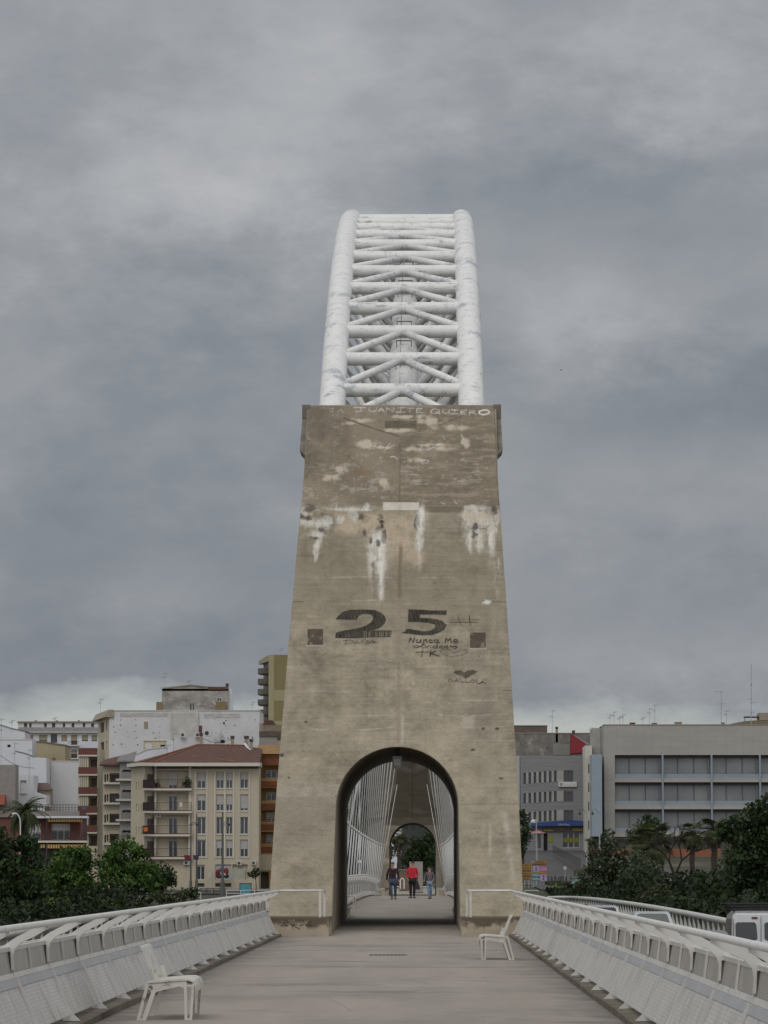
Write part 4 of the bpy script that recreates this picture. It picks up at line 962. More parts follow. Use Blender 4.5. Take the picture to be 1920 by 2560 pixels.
mb.hexa([(q.x-.05, q.y-.10, q.z-.26), (q.x+.08, q.y-.10, q.z-.26), (q.x+.08, q.y+.06, q.z-.26), (q.x-.05, q.y+.06, q.z-.26), (q.x-.0, q.y-.08, q.z+.0), (q.x+.07, q.y-.08, q.z+.0), (q.x+.07, q.y+.04, q.z+.0), (q.x+.0, q.y+.04, q.z+.0)]); mb.build('bag_body', M_shoe_d, bag)
sh = Vector((1.01, 176, dz(176)))+V3['shL']; mb = MB(); mb.tube([q+Vector((.03, -.07, -.02)), sh+Vector((.02, -.06, .05)), sh+Vector((.02, .03, .05)), q+Vector((.03, .03, -.02))], .012, 6); mb.build('strap', M_shoe_d, bag)

# ================================================================ VEHICLES (rear towards the viewer)
def car(name, label, cat, x, y, paint, W_=1.68, Lc=4.1, H=1.45, kind='hatch', rails=False, rack=False, glass=None):
    """local: x across, y forward (away from the viewer), z up, origin on the road at the rear"""
    root = thing(name, label, cat, (0, 0, 0), 'vehicles on the roadway')
    zb = .80 if kind != 'van' else .95
    if kind == 'hatch':   st = [(0, .38, .95, None), (.12, .34, zb+.08, None), (.30, .3, zb+.1, None), (1.0, .28, zb+.08, None), (2.6, .28, zb+.03, None), (3.2, .28, zb-.02, None), (3.8, .3, zb-.12, None), (4.0, .34, .62, None)]
    else: st = [(0, .36, 1.0, None), (.06, .32, zb+.05, None), (.6, .3, zb+.05, None), (2.6, .3, zb+.02, None), (3.3, .3, zb-.05, None), (3.9, .32, zb-.18, None), (4.1, .36, .6, None)]
    sc_ = Lc/4.1
    mb = MB(); n = 10
    for (yy, z0, z1, _) in st:
        w = W_/2*(.93 if yy < .05 or yy > 3.9 else 1.0)
        ringp = [(-w*.9, z0), (w*.9, z0), (w, z0+.12), (w*1.0, (z0+z1)/2), (w*.985, z1-.06), (w*.93, z1), (-w*.93, z1), (-w*.985, z1-.06), (-w, (z0+z1)/2), (-w, z0+.12)]
        mb.v += [(a_, yy*sc_, b_) for a_, b_ in ringp]
    for i in range(len(st)-1):
        for k in range(n): mb.f.append((i*n+k, (i+1)*n+k, (i+1)*n+(k+1)%n, i*n+(k+1)%n))
    mb.f.append(tuple(range(n))); mb.f.append(tuple((len(st)-1)*n+k for k in range(n-1, -1, -1)))
    mb.build('body', paint, root)
    # cabin
    if kind == 'hatch': cs = [(.10, zb+.05, .60, zb+.06), (.42, zb+.08, .80, H-.06), (.62, zb+.08, .80, H-.01), (1.5, zb+.06, .82, H), (2.15, zb+.04, .80, H-.05), (3.0, zb, .76, zb+.02)]
    else: cs = [(.03, zb, .90, zb+.02), (.10, zb+.02, .90, H-.10), (.25, zb+.02, .89, H-.02), (1.5, zb+.02, .89, H), (2.4, zb, .87, H-.06), (3.1, zb-.02, .82, zb)]
    mb = MB(); n = 8; belt = .94
    for (yy, z0, tw, z1) in cs:
        wb, wt = W_/2*belt, W_/2*(tw if z1 > z0+.05 else belt)
        if kind == 'hatch': wt = W_/2*(.76 if z1 > z0+.05 else belt)
        zt = max(z1, z0+.005)
        mb.v += [(-wb, yy*sc_, z0-.04), (wb, yy*sc_, z0-.04), (wb*1.0, yy*sc_, z0), (wt, yy*sc_, zt-.06 if zt > z0+.1 else zt), (wt*.90, yy*sc_, zt), (-wt*.90, yy*sc_, zt), (-wt, yy*sc_, zt-.06 if zt > z0+.1 else zt), (-wb, yy*sc_, z0)]
    for i in range(len(cs)-1):
        for k in range(n): mb.f.append((i*n+k, (i+1)*n+k, (i+1)*n+(k+1)%n, i*n+(k+1)%n))
    mb.f.append(tuple(range(n))); mb.f.append(tuple((len(cs)-1)*n+k for k in range(n-1, -1, -1)))
    mb.build('cabin', paint, root)
    off = .012
    if kind == 'hatch':
        def rp(x_, t): # point on the rear glass plane
            y0, z0 = .10, zb+.06; y1, z1 = .42, H-.06
            return (x_, (y0+(y1-y0)*t)*sc_-off, z0+(z1-z0)*t+off)
        wl, wh = W_/2*.76, W_/2*.62
        mb = MB(); mb.prism([rp(-wl, .12), rp(wl, .12), rp(wh, .90), rp(wh*.85, .96), rp(-wh*.85, .96), rp(-wh, .90)], (0, .02, -.005)); mb.build('rear_window', glass or M_glass_sky, root)
        for s_ in (-1, 1):
            mb = MB(); wb, wt = W_/2*.94+off, W_/2*.76+off
            mb.quad((s_*wb, .62*sc_, zb+.12), (s_*wb, 2.75*sc_, zb+.07), (s_*(wt+.015), 2.05*sc_, H-.12), (s_*(wt+.015), .72*sc_, H-.12)); mb.build('side_window', M_glass_sky, root)
            mb = MB(); mb.box((s_*W_/2*.95, -.0, .78), (s_*W_/2*.76, -.015, .90)); mb.build('tail_light', mat('tail_light_red', (.35, .02, .02), (.25, .015, .015), 20, .3), root)
        mb = MB(); mb.bar((0, .60, H-.01), (0, .50, H+.09), .012, .012); mb.build('roof_aerial', M_black, root)
    else:
        for s_ in (-1, 1):
            x0, x1 = s_*.10, s_*.70
            mb = MB(); z0, z1 = zb+.12, H-.30
            r_ = .05; ys = .012
            xa, xb = sorted((x0, x1))
            mb.prism([(xa+r_, ys, z0), (xb-r_, ys, z0), (xb, ys, z0+r_), (xb-.03, ys+.02, z1-r_), (xb-.03-r_, ys+.03, z1), (xa+r_, ys+.03, z1), (xa, ys+.02, z1-r_), (xa, ys, z0+r_)], (0, .03, 0)); mb.build('rear_window', M_glass, root)
            mb = MB(); mb.box((s_*.80, -.01, .75), (s_*.73, .04, 1.0)); mb.build('tail_light', mat('tail_light_red', (.35, .02, .02), (.25, .015, .015), 20, .3), root)
            mb = MB(); wb, wt = W_/2*.94+off, W_/2*.89+off
            mb.quad((s_*wb, .5*sc_, zb+.10), (s_*wb, 2.9*sc_, zb+.06), (s_*wt, 2.3*sc_, H-.22), (s_*wt, .5*sc_, H-.22)); mb.build('side_window', M_glass, root)
        mb = MB(); mb.box((-.16, .08, H-.20), (-.30, .10, H-.15)) if False else mb.prism([(-.24, .07, H-.205), (-.10, .07, H-.205), (-.08, .075, H-.18), (-.10, .08, H-.155), (-.24, .08, H-.155), (-.26, .075, H-.18)], (0, .02, 0)); mb.build('brake_lamp', mat('brake_lamp_red', (.12, .02, .02)), root)
        mb = MB(); mb.box((-.006, .01, .6), (.006, .035, H-.14)); mb.box((-.77, .01, .7), (-.758, .035, H-.2)); mb.box((.758, .01, .7), (.77, .035, H-.2)); mb.build('door_seam', M_darkmetal, root)
    mb = MB(); mb.box((-W_/2*.92, -.09, .30), (W_/2*.92, .06, .55)); mb.build('rear_bumper', M_black if kind == 'van' else paint, root)
    mb = MB(); mb.box((-.26, -.10, .60), (.26, -.085, .71)); mb.build('number_plate', M_white, root)
    for s_ in (-1, 1):
        for yy in (.75, 3.35):
            w = MB(); w.tube([(s_*(W_/2-.2), yy*sc_, .31), (s_*(W_/2+.0), yy*sc_, .31)], .31, 20); wo_ = w.build('wheel', M_black, root)
            w = MB(); w.tube([(s_*(W_/2-.02), yy*sc_, .31), (s_*(W_/2+.015), yy*sc_, .31)], .20, 14); w.build('rim', M_galv, wo_)
    if rails:
        for s_ in (-1, 1):
            mb = MB(); mb.tube([(s_*.56, .55, H-.02), (s_*.56, .70, H+.04), (s_*.56, 2.0, H+.04), (s_*.56, 2.2, H-.03)], .016, 6); mb.build('roof_rail', M_darkmetal, root)
    if rack:
        mb = MB(); z0, z1 = H+.05, H+.20
        xw = .82
        for zz in (z0, (z0+z1)/2, z1):
            o_ = .04*(zz-z0)/.15
            mb.tube([(-xw-o_, .15, zz), (xw+o_, .15, zz), (xw+o_, 2.3, zz), (-xw-o_, 2.3, zz), (-xw-o_, .15, zz)], .026, 6)
        for xx in np.linspace(-xw, xw, 20): mb.bar((xx, .15, z0), (xx*1.04, .15, z1), .075, .012)
        for yy in np.linspace(.15, 2.3, 22):
            mb.bar((-xw, yy, z0), (xw, yy, z0), .03, .02)
            for s_ in (-1, 1): mb.bar((s_*xw, yy, z0), (s_*xw*1.04, yy, z1), .012, .09)
        mb.build('roof_rack', M_black, root)
        mb = MB()
        for s_ in (-1, 1):
            for yy in (.5, 1.9): mb.bar((s_*.7, yy, H-.03), (s_*.7, yy, z0), .04, .04)
        mb.build('rack_foot', M_black, root)
    root.location = (x, y, rz(y)-.04)
    return root
M_glass_sky = mat('car_glass', (.03, .035, .035), (.025, .03, .03), 1, .1, spec=.5)
M_glass_pale = mat('pale_car_glass', (.16, .18, .17), (.13, .15, .14), 1, .1, spec=.6)
P_silver = mat('silver_car_paint', (.42, .43, .44), (.40, .41, .42), 3, .28, metal=.35)
P_silver2 = mat('pale_silver_car_paint', (.52, .54, .54), (.50, .52, .52), 3, .25, metal=.3)
P_grey = mat('grey_car_paint', (.20, .205, .21), (.19, .195, .20), 3, .3, metal=.4)
P_white = mat('white_van_paint', (.62, .63, .64), (.58, .59, .60), 2, .35)
car('parked_car', 'silver car with a dark rear window and roof rails, furthest of the cars', 'car', 7.55, 146, P_silver, H=1.50, rails=True)
car('parked_car', 'pale silver saloon with a rounded roof and pale rear window, between the other cars', 'car', 8.75, 134, P_silver2, H=1.43, glass=M_glass_pale)
car('parked_car', 'dark grey car mostly hidden behind the right parapet, next to the white van', 'car', 8.15, 101, P_grey, H=1.42)
car('van', 'white van with a black roof rack and two rear door windows at the right edge', 'van', 10.05, 106, P_white, W_=1.72, H=1.86, kind='van', rack=True)
# ================================================================ TERRAIN
def gz(x, y):
    ramp = min(max((y-285)/60.0, 0), 1); ramp = ramp*ramp*(3-2*ramp)
    far = np.interp(y, [340, 380, 430, 475, 575, 700, 900, 1600], [-1.4, -.5, -.1, 0, 4.5, 9, 14, 22])
    farL = np.interp(y, [340, 380, 475, 500, 600, 700, 900, 1600], [-2.2, -1.6, -.8, -.7, 3.0, 8, 14, 20])
    t = min(max((x+15)/25.0, 0), 1)
    return float(-9+ (9+ (farL*(1-t)+far*t))*ramp)
mb = MB(); xs = np.concatenate([np.linspace(-3000, -160, 8), np.linspace(-140, 160, 61), np.linspace(180, 3000, 8)]); ys = np.concatenate([np.linspace(-300, 270, 6), np.linspace(280, 720, 89), np.linspace(740, 5000, 14)])
gr = np.random.RandomState(3)
for y in ys:
    for x_ in xs: mb.v.append((x_, y, gz(x_, min(y, 1600))+(gr.rand()-.5)*.12))
nx = len(xs)
for j in range(len(ys)-1):
    for i in range(nx-1): mb.f.append((j*nx+i, j*nx+i+1, (j+1)*nx+i+1, (j+1)*nx+i))
M_ground = mat('scrubby_ground', (.05, .055, .03), (.03, .036, .02), .35, 1.0, c3=(.11, .09, .06), s3=.06, t3=.52)
structure(mb.build('ground', M_ground))
mb = MB(); mb.quad((-3000, -300, -8.3), (3000, -300, -8.3), (3000, 292, -8.3), (-3000, 292, -8.3)); structure(mb.build('river_water', mat('river_water', (.05, .06, .05), (.04, .05, .04), .1, .08, spec=.6)))

def sheet(name, m, x0, x1, y0, y1, dzv=.02, n=20):
    mb = MB(); 
    X = np.linspace(x0, x1, 8); Yv = np.linspace(y0, y1, n)
    for y in Yv:
        for x_ in X: mb.v.append((x_, y, gz(x_, y)+dzv))
    for j in range(n-1):
        for i in range(7): mb.f.append((j*8+i, j*8+i+1, (j+1)*8+i+1, (j+1)*8+i))
    return structure(mb.build(name, m))
sheet('plaza_paving', mat('plaza_paving', (.26, .235, .205), (.22, .20, .17), 2, .9), -9, 6, 384, 425, .12)
M_street = M_asphalt_far
sheet('street', M_street, 13, 34, 395, 660, .10, 60)
sheet('street', M_street, -60, 12.9, 440, 462, .10, 14)
sheet('pavement', mat('pavement_slabs', (.20, .185, .175), (.17, .158, .15), 1.5, .9), -60, 12, 463, 475, .22, 8)

# ================================================================ VEGETATION
def leafmat(name, c1, c2, c3=None):
    m = bpy.data.materials.new(name); m.use_nodes = True; t = m.node_tree; ns = t.nodes; lk = t.links
    b = ns['Principled BSDF']; b.inputs['Roughness'].default_value = .6; b.inputs['Specular IOR Level'].default_value = .25
    a_ = ns.new('ShaderNodeAttribute'); a_.attribute_name = 'tone'
    q = ns.new('ShaderNodeMix'); q.data_type = 'RGBA'; lk.new(a_.outputs['Fac'], q.inputs[0]); q.inputs[6].default_value = (*c1, 1); q.inputs[7].default_value = (*c2, 1)
    lk.new(q.outputs[2], b.inputs['Base Color'])
    tr = ns.new('ShaderNodeBsdfTranslucent'); lk.new(q.outputs[2], tr.inputs[0])
    mx_ = ns.new('ShaderNodeMixShader'); mx_.inputs[0].default_value = .22; lk.new(b.outputs[0], mx_.inputs[1]); lk.new(tr.outputs[0], mx_.inputs[2])
    lk.new(mx_.outputs[0], ns['Material Output'].inputs[0])
    return m
LM = dict(mid=leafmat('leaf_mid_green', (.024, .048, .012), (.09, .165, .03)), dark=leafmat('leaf_dark_green', (.015, .027, .010), (.050, .082, .026)),
          bright=leafmat('leaf_bright_green', (.045, .085, .014), (.12, .20, .035)), under=leafmat('leaf_deep_green', (.008, .014, .005), (.028, .045, .014)), olive=leafmat('leaf_olive', (.03, .04, .018), (.085, .10, .045)), grey=leafmat('leaf_grey_green', (.035, .048, .026), (.09, .115, .06)), dry=leafmat('twig_brown', (.05, .04, .028), (.10, .075, .045)))  # under: the darkest leaf green, for the undergrowth
M_bark = mat('bark', (.06, .048, .036), (.035, .028, .022), 6, .95, (1, 1, .3))
def leaves(C_, size, m, name, parent, seed=0, tone=None, elong=1.5):
    """C_: Nx3 centres -> one quad-ish leaf clump each"""
    r_ = np.random.RandomState(seed); n = len(C_)
    a_ = r_.randn(n, 3); a_ /= np.linalg.norm(a_, axis=1)[:, None]; b_ = r_.randn(n, 3); b_ -= (a_*b_).sum(1)[:, None]*a_; b_ /= np.linalg.norm(b_, axis=1)[:, None]
    s_ = size*(.55+.9*r_.rand(n))[:, None]
    a_ = a_*s_*elong*.5; b_ = b_*s_*.5
    V = np.stack([C_-a_, C_-b_*.8+a_*.1, C_+a_, C_+b_*.8+a_*.1], 1).reshape(-1, 3)
    me = bpy.data.meshes.new(name); me.vertices.add(4*n); me.vertices.foreach_set('co', V.astype(np.float32).ravel())
    me.loops.add(4*n); me.loops.foreach_set('vertex_index', np.arange(4*n, dtype=np.int32)); me.polygons.add(n); me.polygons.foreach_set('loop_start', np.arange(0, 4*n, 4, dtype=np.int32))
    t_ = r_.rand(n)**1.4 if tone is None else np.clip(tone+.35*(r_.rand(n)-.5), 0, 1)
    at_ = me.attributes.new('tone', 'FLOAT', 'FACE'); at_.data.foreach_set('value', t_.astype(np.float32))
    me.update(calc_edges=True); me.materials.append(m)
    o = bpy.data.objects.new(name, me); COL.objects.link(o)
    if parent is not None: attach(o, parent)
    return o
def crown_points(ells, dens, seed, fill=.35):
    """ells: (cx,cy,cz,rx,ry,rz) in metres -> points on many small lumps over each ellipsoid"""
    r_ = np.random.RandomState(seed); P_ = []; T = []
    for (cx, cy, cz, rx, ry, rz_) in ells:
        nl = max(5, int(6+2.2*rx*rz_))
        for k in range(nl):
            d = r_.randn(3); d /= np.linalg.norm(d); rad_ = .45+.5*r_.rand()
            c = np.array([cx, cy, cz])+d*np.array([rx, ry, rz_])*rad_
            lr = (.22+.22*r_.rand())*min(rx, rz_)+.25
            n = int(dens*lr*lr*9)
            q = r_.randn(n, 3); q /= np.linalg.norm(q, axis=1)[:, None]; q *= (r_.rand(n)**fill)[:, None]
            p = c+q*lr*np.array([1, 1, .8])
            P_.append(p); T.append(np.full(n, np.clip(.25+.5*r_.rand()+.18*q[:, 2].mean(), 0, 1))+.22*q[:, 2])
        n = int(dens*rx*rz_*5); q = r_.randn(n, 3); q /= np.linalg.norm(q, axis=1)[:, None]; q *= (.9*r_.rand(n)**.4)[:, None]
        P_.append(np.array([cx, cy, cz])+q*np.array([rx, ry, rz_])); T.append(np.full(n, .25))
    return np.concatenate(P_), np.concatenate(T)
TS = [0]
def tree(name, label, Y, ells_px, base_px, m='mid', leaf=.30, dens=9, trunk=.22, cat='tree', group=None, limbs=6):
    """ells_px: (px, py, rx_px, ry_px[, dY])"""
    TS[0] += 1; sd_ = 100+TS[0]*13; rr = random.Random(sd_)
    s_ = FPX/Y; E_ = []
    for e_ in ells_px:
        c = at(e_[0], e_[1], Y+(e_[4] if len(e_) > 4 else 0)); E_.append((c.x, c.y, c.z, e_[2]/s_, max(e_[2]/s_*.8, .8), e_[3]/s_))
    bp = at(base_px[0], base_px[1], Y); b_ = Vector((bp.x, Y, gz(bp.x, Y)-.2))
    root = thing(name, label, cat, b_, group)
    pts, T = crown_points(E_, dens, sd_)
    k_ = (pts[:, 2] > b_.z+.3)
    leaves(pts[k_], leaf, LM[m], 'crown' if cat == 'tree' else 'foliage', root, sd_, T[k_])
    mb = MB(); top = Vector(E_[0][:3]); mb.tube([b_, b_+(top-b_)*.4+Vector((rr.uniform(-.2, .2), 0, 0)), top], [trunk, trunk*.8, trunk*.3], 8)
    for i in range(limbs):
        e_ = E_[i % len(E_)]; s0 = b_+(top-b_)*rr.uniform(.3, .7)
        t_ = Vector((e_[0]+rr.uniform(-.7, .7)*e_[3], e_[1]+rr.uniform(-.5, .5)*e_[4], e_[2]+rr.uniform(-.2, .7)*e_[5]))
        mb.tube([s0, (s0+t_)/2+Vector((0, 0, -.1*(t_-s0).length)), t_], [trunk*.45, trunk*.3, .03], 6)
    mb.build('trunk', M_bark, root, smooth=True)
    return root
M_frond = {k: leafmat('frond_'+k, a_, b_) for k, (a_, b_) in dict(date=((.03, .042, .016), (.085, .11, .045)), fan=((.035, .045, .018), (.12, .135, .055))).items()}
def palm(name, label, Y, cpx, cpy, base_py, Rm_, kind='date', nf=60, trunk=.28, skirt=False, group=None):
    TS[0] += 1; r_ = np.random.RandomState(TS[0]*7+5)
    c = at(cpx, cpy, Y); g = gz(c.x, Y)-.2; root = thing(name, label, 'palm tree', (c.x, Y, g), group)
    mb = MB(); zz = np.linspace(g, c.z, 14); mb.tube([(c.x+.03*math.sin(i*1.7), Y, z) for i, z in enumerate(zz)], [trunk*(1.15 if i == 0 else 1+.09*(i % 2)) for i in range(14)], 10); mb.build('trunk', M_bark, root)
    cb_ = MB(); tones = []
    for i in range(nf):
        az_ = r_.rand()*2*math.pi; el0 = r_.uniform(-.5, 1.35) if kind == 'date' else r_.uniform(-.9, 1.2); Lf = Rm_*(.8+.35*r_.rand())
        d = Vector((math.cos(az_), math.sin(az_), 0))
        p = Vector((c.x, Y, c.z)); pts = [p.copy()]; e_ = el0
        n = 12
        for k in range(n):
            p = p+(d*math.cos(e_)+Vector((0, 0, math.sin(e_))))*Lf/n; e_ -= (.11 if kind == 'date' else .05)*(1+.3*r_.rand()); pts.append(p.copy())
        sd_ = Vector((-d.y, d.x, 0)); tn = .2+.6*r_.rand()*(1 if el0 > 0 else .5)
        if kind == 'date':
            cb_.tube(pts, .03, 4); tones += [tn]*(n*4+2)
            for k in range(1, n):
                w = Lf*.17*math.sin(math.pi*min(1, (k+1)/n*.9+.08))**.7
                for m_ in (0, .5):
                    q = pts[k]+(pts[k+1]-pts[k])*m_; t_ = (pts[k+1]-pts[k]).normalized()
                    for s_ in (-1, 1):
                        tip = q+sd_*s_*w*.8+t_*w*.6+Vector((0, 0, -.25*w+.1*r_.randn()*w)); wd = t_*.05
                        cb_.add([q-wd, q+wd, tip], [(0, 1, 2)]); tones.append(tn+.15*r_.randn())
        else:
            n2 = 14; q = pts[7]; cb_.tube(pts[:8], .02, 4); tones += [tn]*(7*4+2)
            t_ = (pts[8]-pts[7]).normalized(); up_ = sd_.cross(t_)
            for k in range(n2):
                an = (k/(n2-1)-.5)*2.9; dr = t_*math.cos(an)+sd_*math.sin(an); L2 = Lf*.45*(.8+.2*math.cos(an))
                tip = q+dr*L2+Vector((0, 0, -.22*L2)); nr = sd_*math.cos(an)-t_*math.sin(an)
                cb_.add([q, q+dr*L2*.55+nr*.05*Lf*.5, tip, q+dr*L2*.55-nr*.05*Lf*.5], [(0, 1, 2, 3)]); tones.append(tn+.15*r_.randn())
    o = cb_.build('crown', M_frond[kind], root)
    at_ = o.data.attributes.new('tone', 'FLOAT', 'FACE'); at_.data.foreach_set('value', np.clip(np.array(tones[:len(o.data.polygons)]), 0, 1).astype(np.float32))
    if skirt:
        mb = MB(); 
        for i in range(60):
            a_ = r_.rand()*6.28; z = c.z-.1-r_.rand()*1.3; p = Vector((c.x+math.cos(a_)*trunk, Y+math.sin(a_)*trunk, z)); mb.add([p, p+Vector((math.cos(a_)*.35-.06, math.sin(a_)*.35, -.7)), p+Vector((math.cos(a_)*.35+.06, math.sin(a_)*.35, -.75))], [(0, 1, 2)])
        mb.build('dead_frond_skirt', mat('dead_fronds', (.07, .055, .035), (.05, .04, .025), 5), root)
    return root

gT = 'trees on the far bank'
# left bank
tree('broadleaf_tree', 'dark mass of a tree at the left edge below the palm', 360, [(20, 2150, 75, 65), (-30, 2110, 60, 60), (40, 2230, 90, 70), (70, 2120, 30, 40)], (20, 2260), 'dark', .33, 8, group=gT)
tree('broadleaf_tree', 'bushy green tree left of the round-topped one, in front of the terrace house', 375, [(170, 2160, 62, 45), (120, 2190, 50, 40), (215, 2150, 45, 35), (160, 2225, 90, 50), (210, 2215, 60, 45)], (165, 2262), 'mid', .28, 9, group=gT)
tree('broadleaf_tree', 'tallest round-topped green tree in front of the cream corner building', 372, [(310, 2135, 48, 52), (275, 2165, 40, 40), (350, 2165, 40, 42), (310, 2200, 80, 50), (375, 2200, 34, 40)], (310, 2262), 'mid', .28, 9, group=gT)
tree('broadleaf_tree', 'small dark rounded tree against the cream building', 392, [(405, 2180, 36, 34), (415, 2200, 32, 28), (385, 2200, 30, 30)], (403, 2240), 'dark', .26, 10, .15, group=gT)
palm('date_palm', 'date palm standing before the white houses at the far left', 395, 62, 2032, 2120, 2.9, 'date', 75, .34)
gS = 'shrubs on the far bank'
for i, (px_, py_, rx_, ry_, m_, lab) in enumerate(((60, 2290, 80, 35, 'dark', 'dark shrub in the lower left corner of the bank'), (160, 2274, 60, 30, 'bright', 'bright shrub with pale tips under the bushy tree'), (262, 2270, 50, 27, 'bright', 'green shrub below the round-topped tree'), (335, 2268, 45, 22, 'olive', 'olive shrub below the right part of the round-topped tree'), (418, 2240, 55, 20, 'olive', 'low olive-brown hedge before the street poles'), (478, 2233, 26, 15, 'dark', 'low dark hedge at the foot of the street poles'), (110, 2300, 60, 25, 'dark', 'shadowy low shrub behind the left parapet'), (230, 2290, 60, 20, 'dark', 'dark strip of shrub just above the left handrail'))):
    tree('shrub', lab, 352+i*2, [(px_, py_, rx_, ry_*1.1), (px_-rx_*.4, py_+5, rx_*.5, ry_*.7), (px_+rx_*.4, py_+4, rx_*.5, ry_*.8)], (px_, 2330), m_, .22, 9, .06, 'shrub', gS, 4)
# round clipped tree
tree('clipped_tree', 'small clipped ball-topped tree in front of the cream building doorway', 452, [(638, 2182, 17, 13)], (640, 2224), 'dark', .16, 26, .06, group=None, limbs=2)
# right bank
tree('broadleaf_tree', 'dark tree against the right side of the near concrete leg', 470, [(1306, 2050, 20, 28), (1312, 2090, 16, 40), (1300, 2120, 18, 30)], (1305, 2170), 'dark', .28, 10, .15, group=gT)
tree('shrub', 'bright green shrub just above the right handrail by the leg', 385, [(1385, 2232, 40, 17), (1350, 2235, 26, 12), (1420, 2240, 34, 14)], (1385, 2255), 'bright', .20, 11, .05, 'shrub', gS, 3)
tree('broadleaf_tree', 'airy grey-green poplar in front of the sloping street', 372, [(1505, 2150, 42, 45), (1480, 2195, 38, 45), (1540, 2200, 48, 52), (1520, 2105, 22, 34), (1560, 2165, 34, 42), (1500, 2240, 62, 32), (1480, 2120, 14, 30)], (1510, 2270), 'grey', .24, 12, .12, group=gT)
tree('broadleaf_tree', 'rounded dark tree right of the poplar, before the stone building', 430, [(1618, 2068, 40, 34), (1595, 2095, 26, 26), (1640, 2095, 30, 25), (1610, 2130, 34, 30)], (1615, 2230), 'dark', .28, 10, .18, group=gT)
palm('fan_palm', 'spreading fan palm left of the bare tree', 405, 1626, 2105, 2230, 2.9, 'fan', 115, .22)
palm('fan_palm', 'fan palm with a thick dark trunk, left of a taller twin', 415, 1730, 2082, 2225, 1.75, 'fan', 85, .27, True, 'twin fan palms')
palm('fan_palm', 'taller fan palm with a thick dark trunk, in front of the orange wall', 405, 1785, 2072, 2230, 1.9, 'fan', 90, .31, True, 'twin fan palms')
# bare tree
root = thing('bare_tree', 'nearly leafless forked tree between the fan palms', 'tree', (at(1684, 2225, 400).x, 400, -.6)); mb = MB(); br = random.Random(5)
def grow(p, d, L_, r_, k):
    q = p+d*L_; mb.tube([p, (p+q)/2+Vector((br.uniform(-.06, .06), 0, 0)), q], [r_, r_*.85, r_*.7], 6)
    if k == 0: return
    for _ in range(3 if k > 2 else 2):
        a_ = br.uniform(-.65, .65); nd_ = Vector((d.x*math.cos(a_)-d.z*math.sin(a_), d.y+br.uniform(-.35, .35), d.x*math.sin(a_)+d.z*math.cos(a_)+.12)).normalized(); grow(q, nd_, L_*br.uniform(.62, .85), r_*.62, k-1)
b_ = Vector((at(1684, 2225, 400).x, 400, -.8)); grow(b_, Vector((.03, 0, 1)), 2.1, .20, 0); grow(b_+Vector((.05, 0, 2.0)), Vector((-.35, 0, 1)).normalized(), 1.5, .15, 5); grow(b_+Vector((.05, 0, 1.9)), Vector((.5, 0, 1)).normalized(), 1.8, .15, 5)
mb.build('trunk', mat('bare_bark', (.028, .022, .018), (.018, .015, .012), 6, .95), root)
tree('broadleaf_tree', 'big dark tree rising at the right edge in front of the stone building', 350, [(1905, 2060, 55, 68), (1870, 2085, 50, 52), (1930, 2130, 60, 80), (1835, 2070, 38, 34), (1808, 2080, 24, 24), (1880, 2170, 60, 60), (1930, 2000, 25, 30)], (1900, 2290), 'dark', .32, 8, .3, group=gT)
tree('broadleaf_tree', 'mid green tree just right of the taller fan palm', 366, [(1850, 2115, 32, 44), (1875, 2150, 45, 48), (1835, 2180, 44, 44), (1900, 2190, 50, 55), (1860, 2220, 62, 52)], (1865, 2290), 'grey', .26, 11, .14, group=gT)
for i, (px_, py_, rx_, ry_, m_, Yq, lab) in enumerate(((1450, 2262, 60, 18, 'mid', 350, 'low green shrub left of the poplar foot'), (1600, 2200, 50, 38, 'grey', 362, 'tall grey-green shrub below the spreading fan palm'), (1640, 2250, 50, 25, 'olive', 350, 'dry olive shrub behind the two silver cars'), (1745, 2222, 34, 30, 'dark', 372, 'dark upright shrub between the twin palm trunks'), (1700, 2270, 50, 22, 'olive', 345, 'yellowish scrub above the outer road railing'), (1790, 2250, 45, 32, 'mid', 356, 'green shrub at the foot of the taller fan palm'), (1860, 2275, 60, 34, 'grey', 345, 'grey-green shrub above the van roof rack'), (1800, 2290, 50, 20, 'dark', 343, 'dark low shrub left of the van'), (1920, 2260, 40, 45, 'dark', 348, 'dark shrub at the right edge above the van'), (1560, 2262, 50, 18, 'dark', 346, 'dark low shrub behind the furthest silver car'))):
    tree('shrub', lab, Yq, [(px_, py_-4, rx_*1.1, ry_*1.35), (px_-rx_*.5, py_+5, rx_*.55, ry_), (px_+rx_*.4, py_+4, rx_*.6, ry_*1.1)], (px_, 2330), m_, .22, 11, .06, 'shrub', gS, 4)
tree('broadleaf_tree', 'loose grey-green tree below the spreading fan palm', 378, [(1600, 2165, 32, 42), (1630, 2190, 32, 45), (1590, 2215, 40, 40), (1645, 2225, 28, 30)], (1610, 2280), 'grey', .24, 10, .1, group=gT)
tree('broadleaf_tree', 'loose grey-green tree right of the tall palms', 358, [(1830, 2150, 34, 48), (1870, 2190, 50, 55), (1815, 2205, 36, 45), (1905, 2160, 40, 60)], (1850, 2290), 'grey', .24, 9, .1, group=gT)
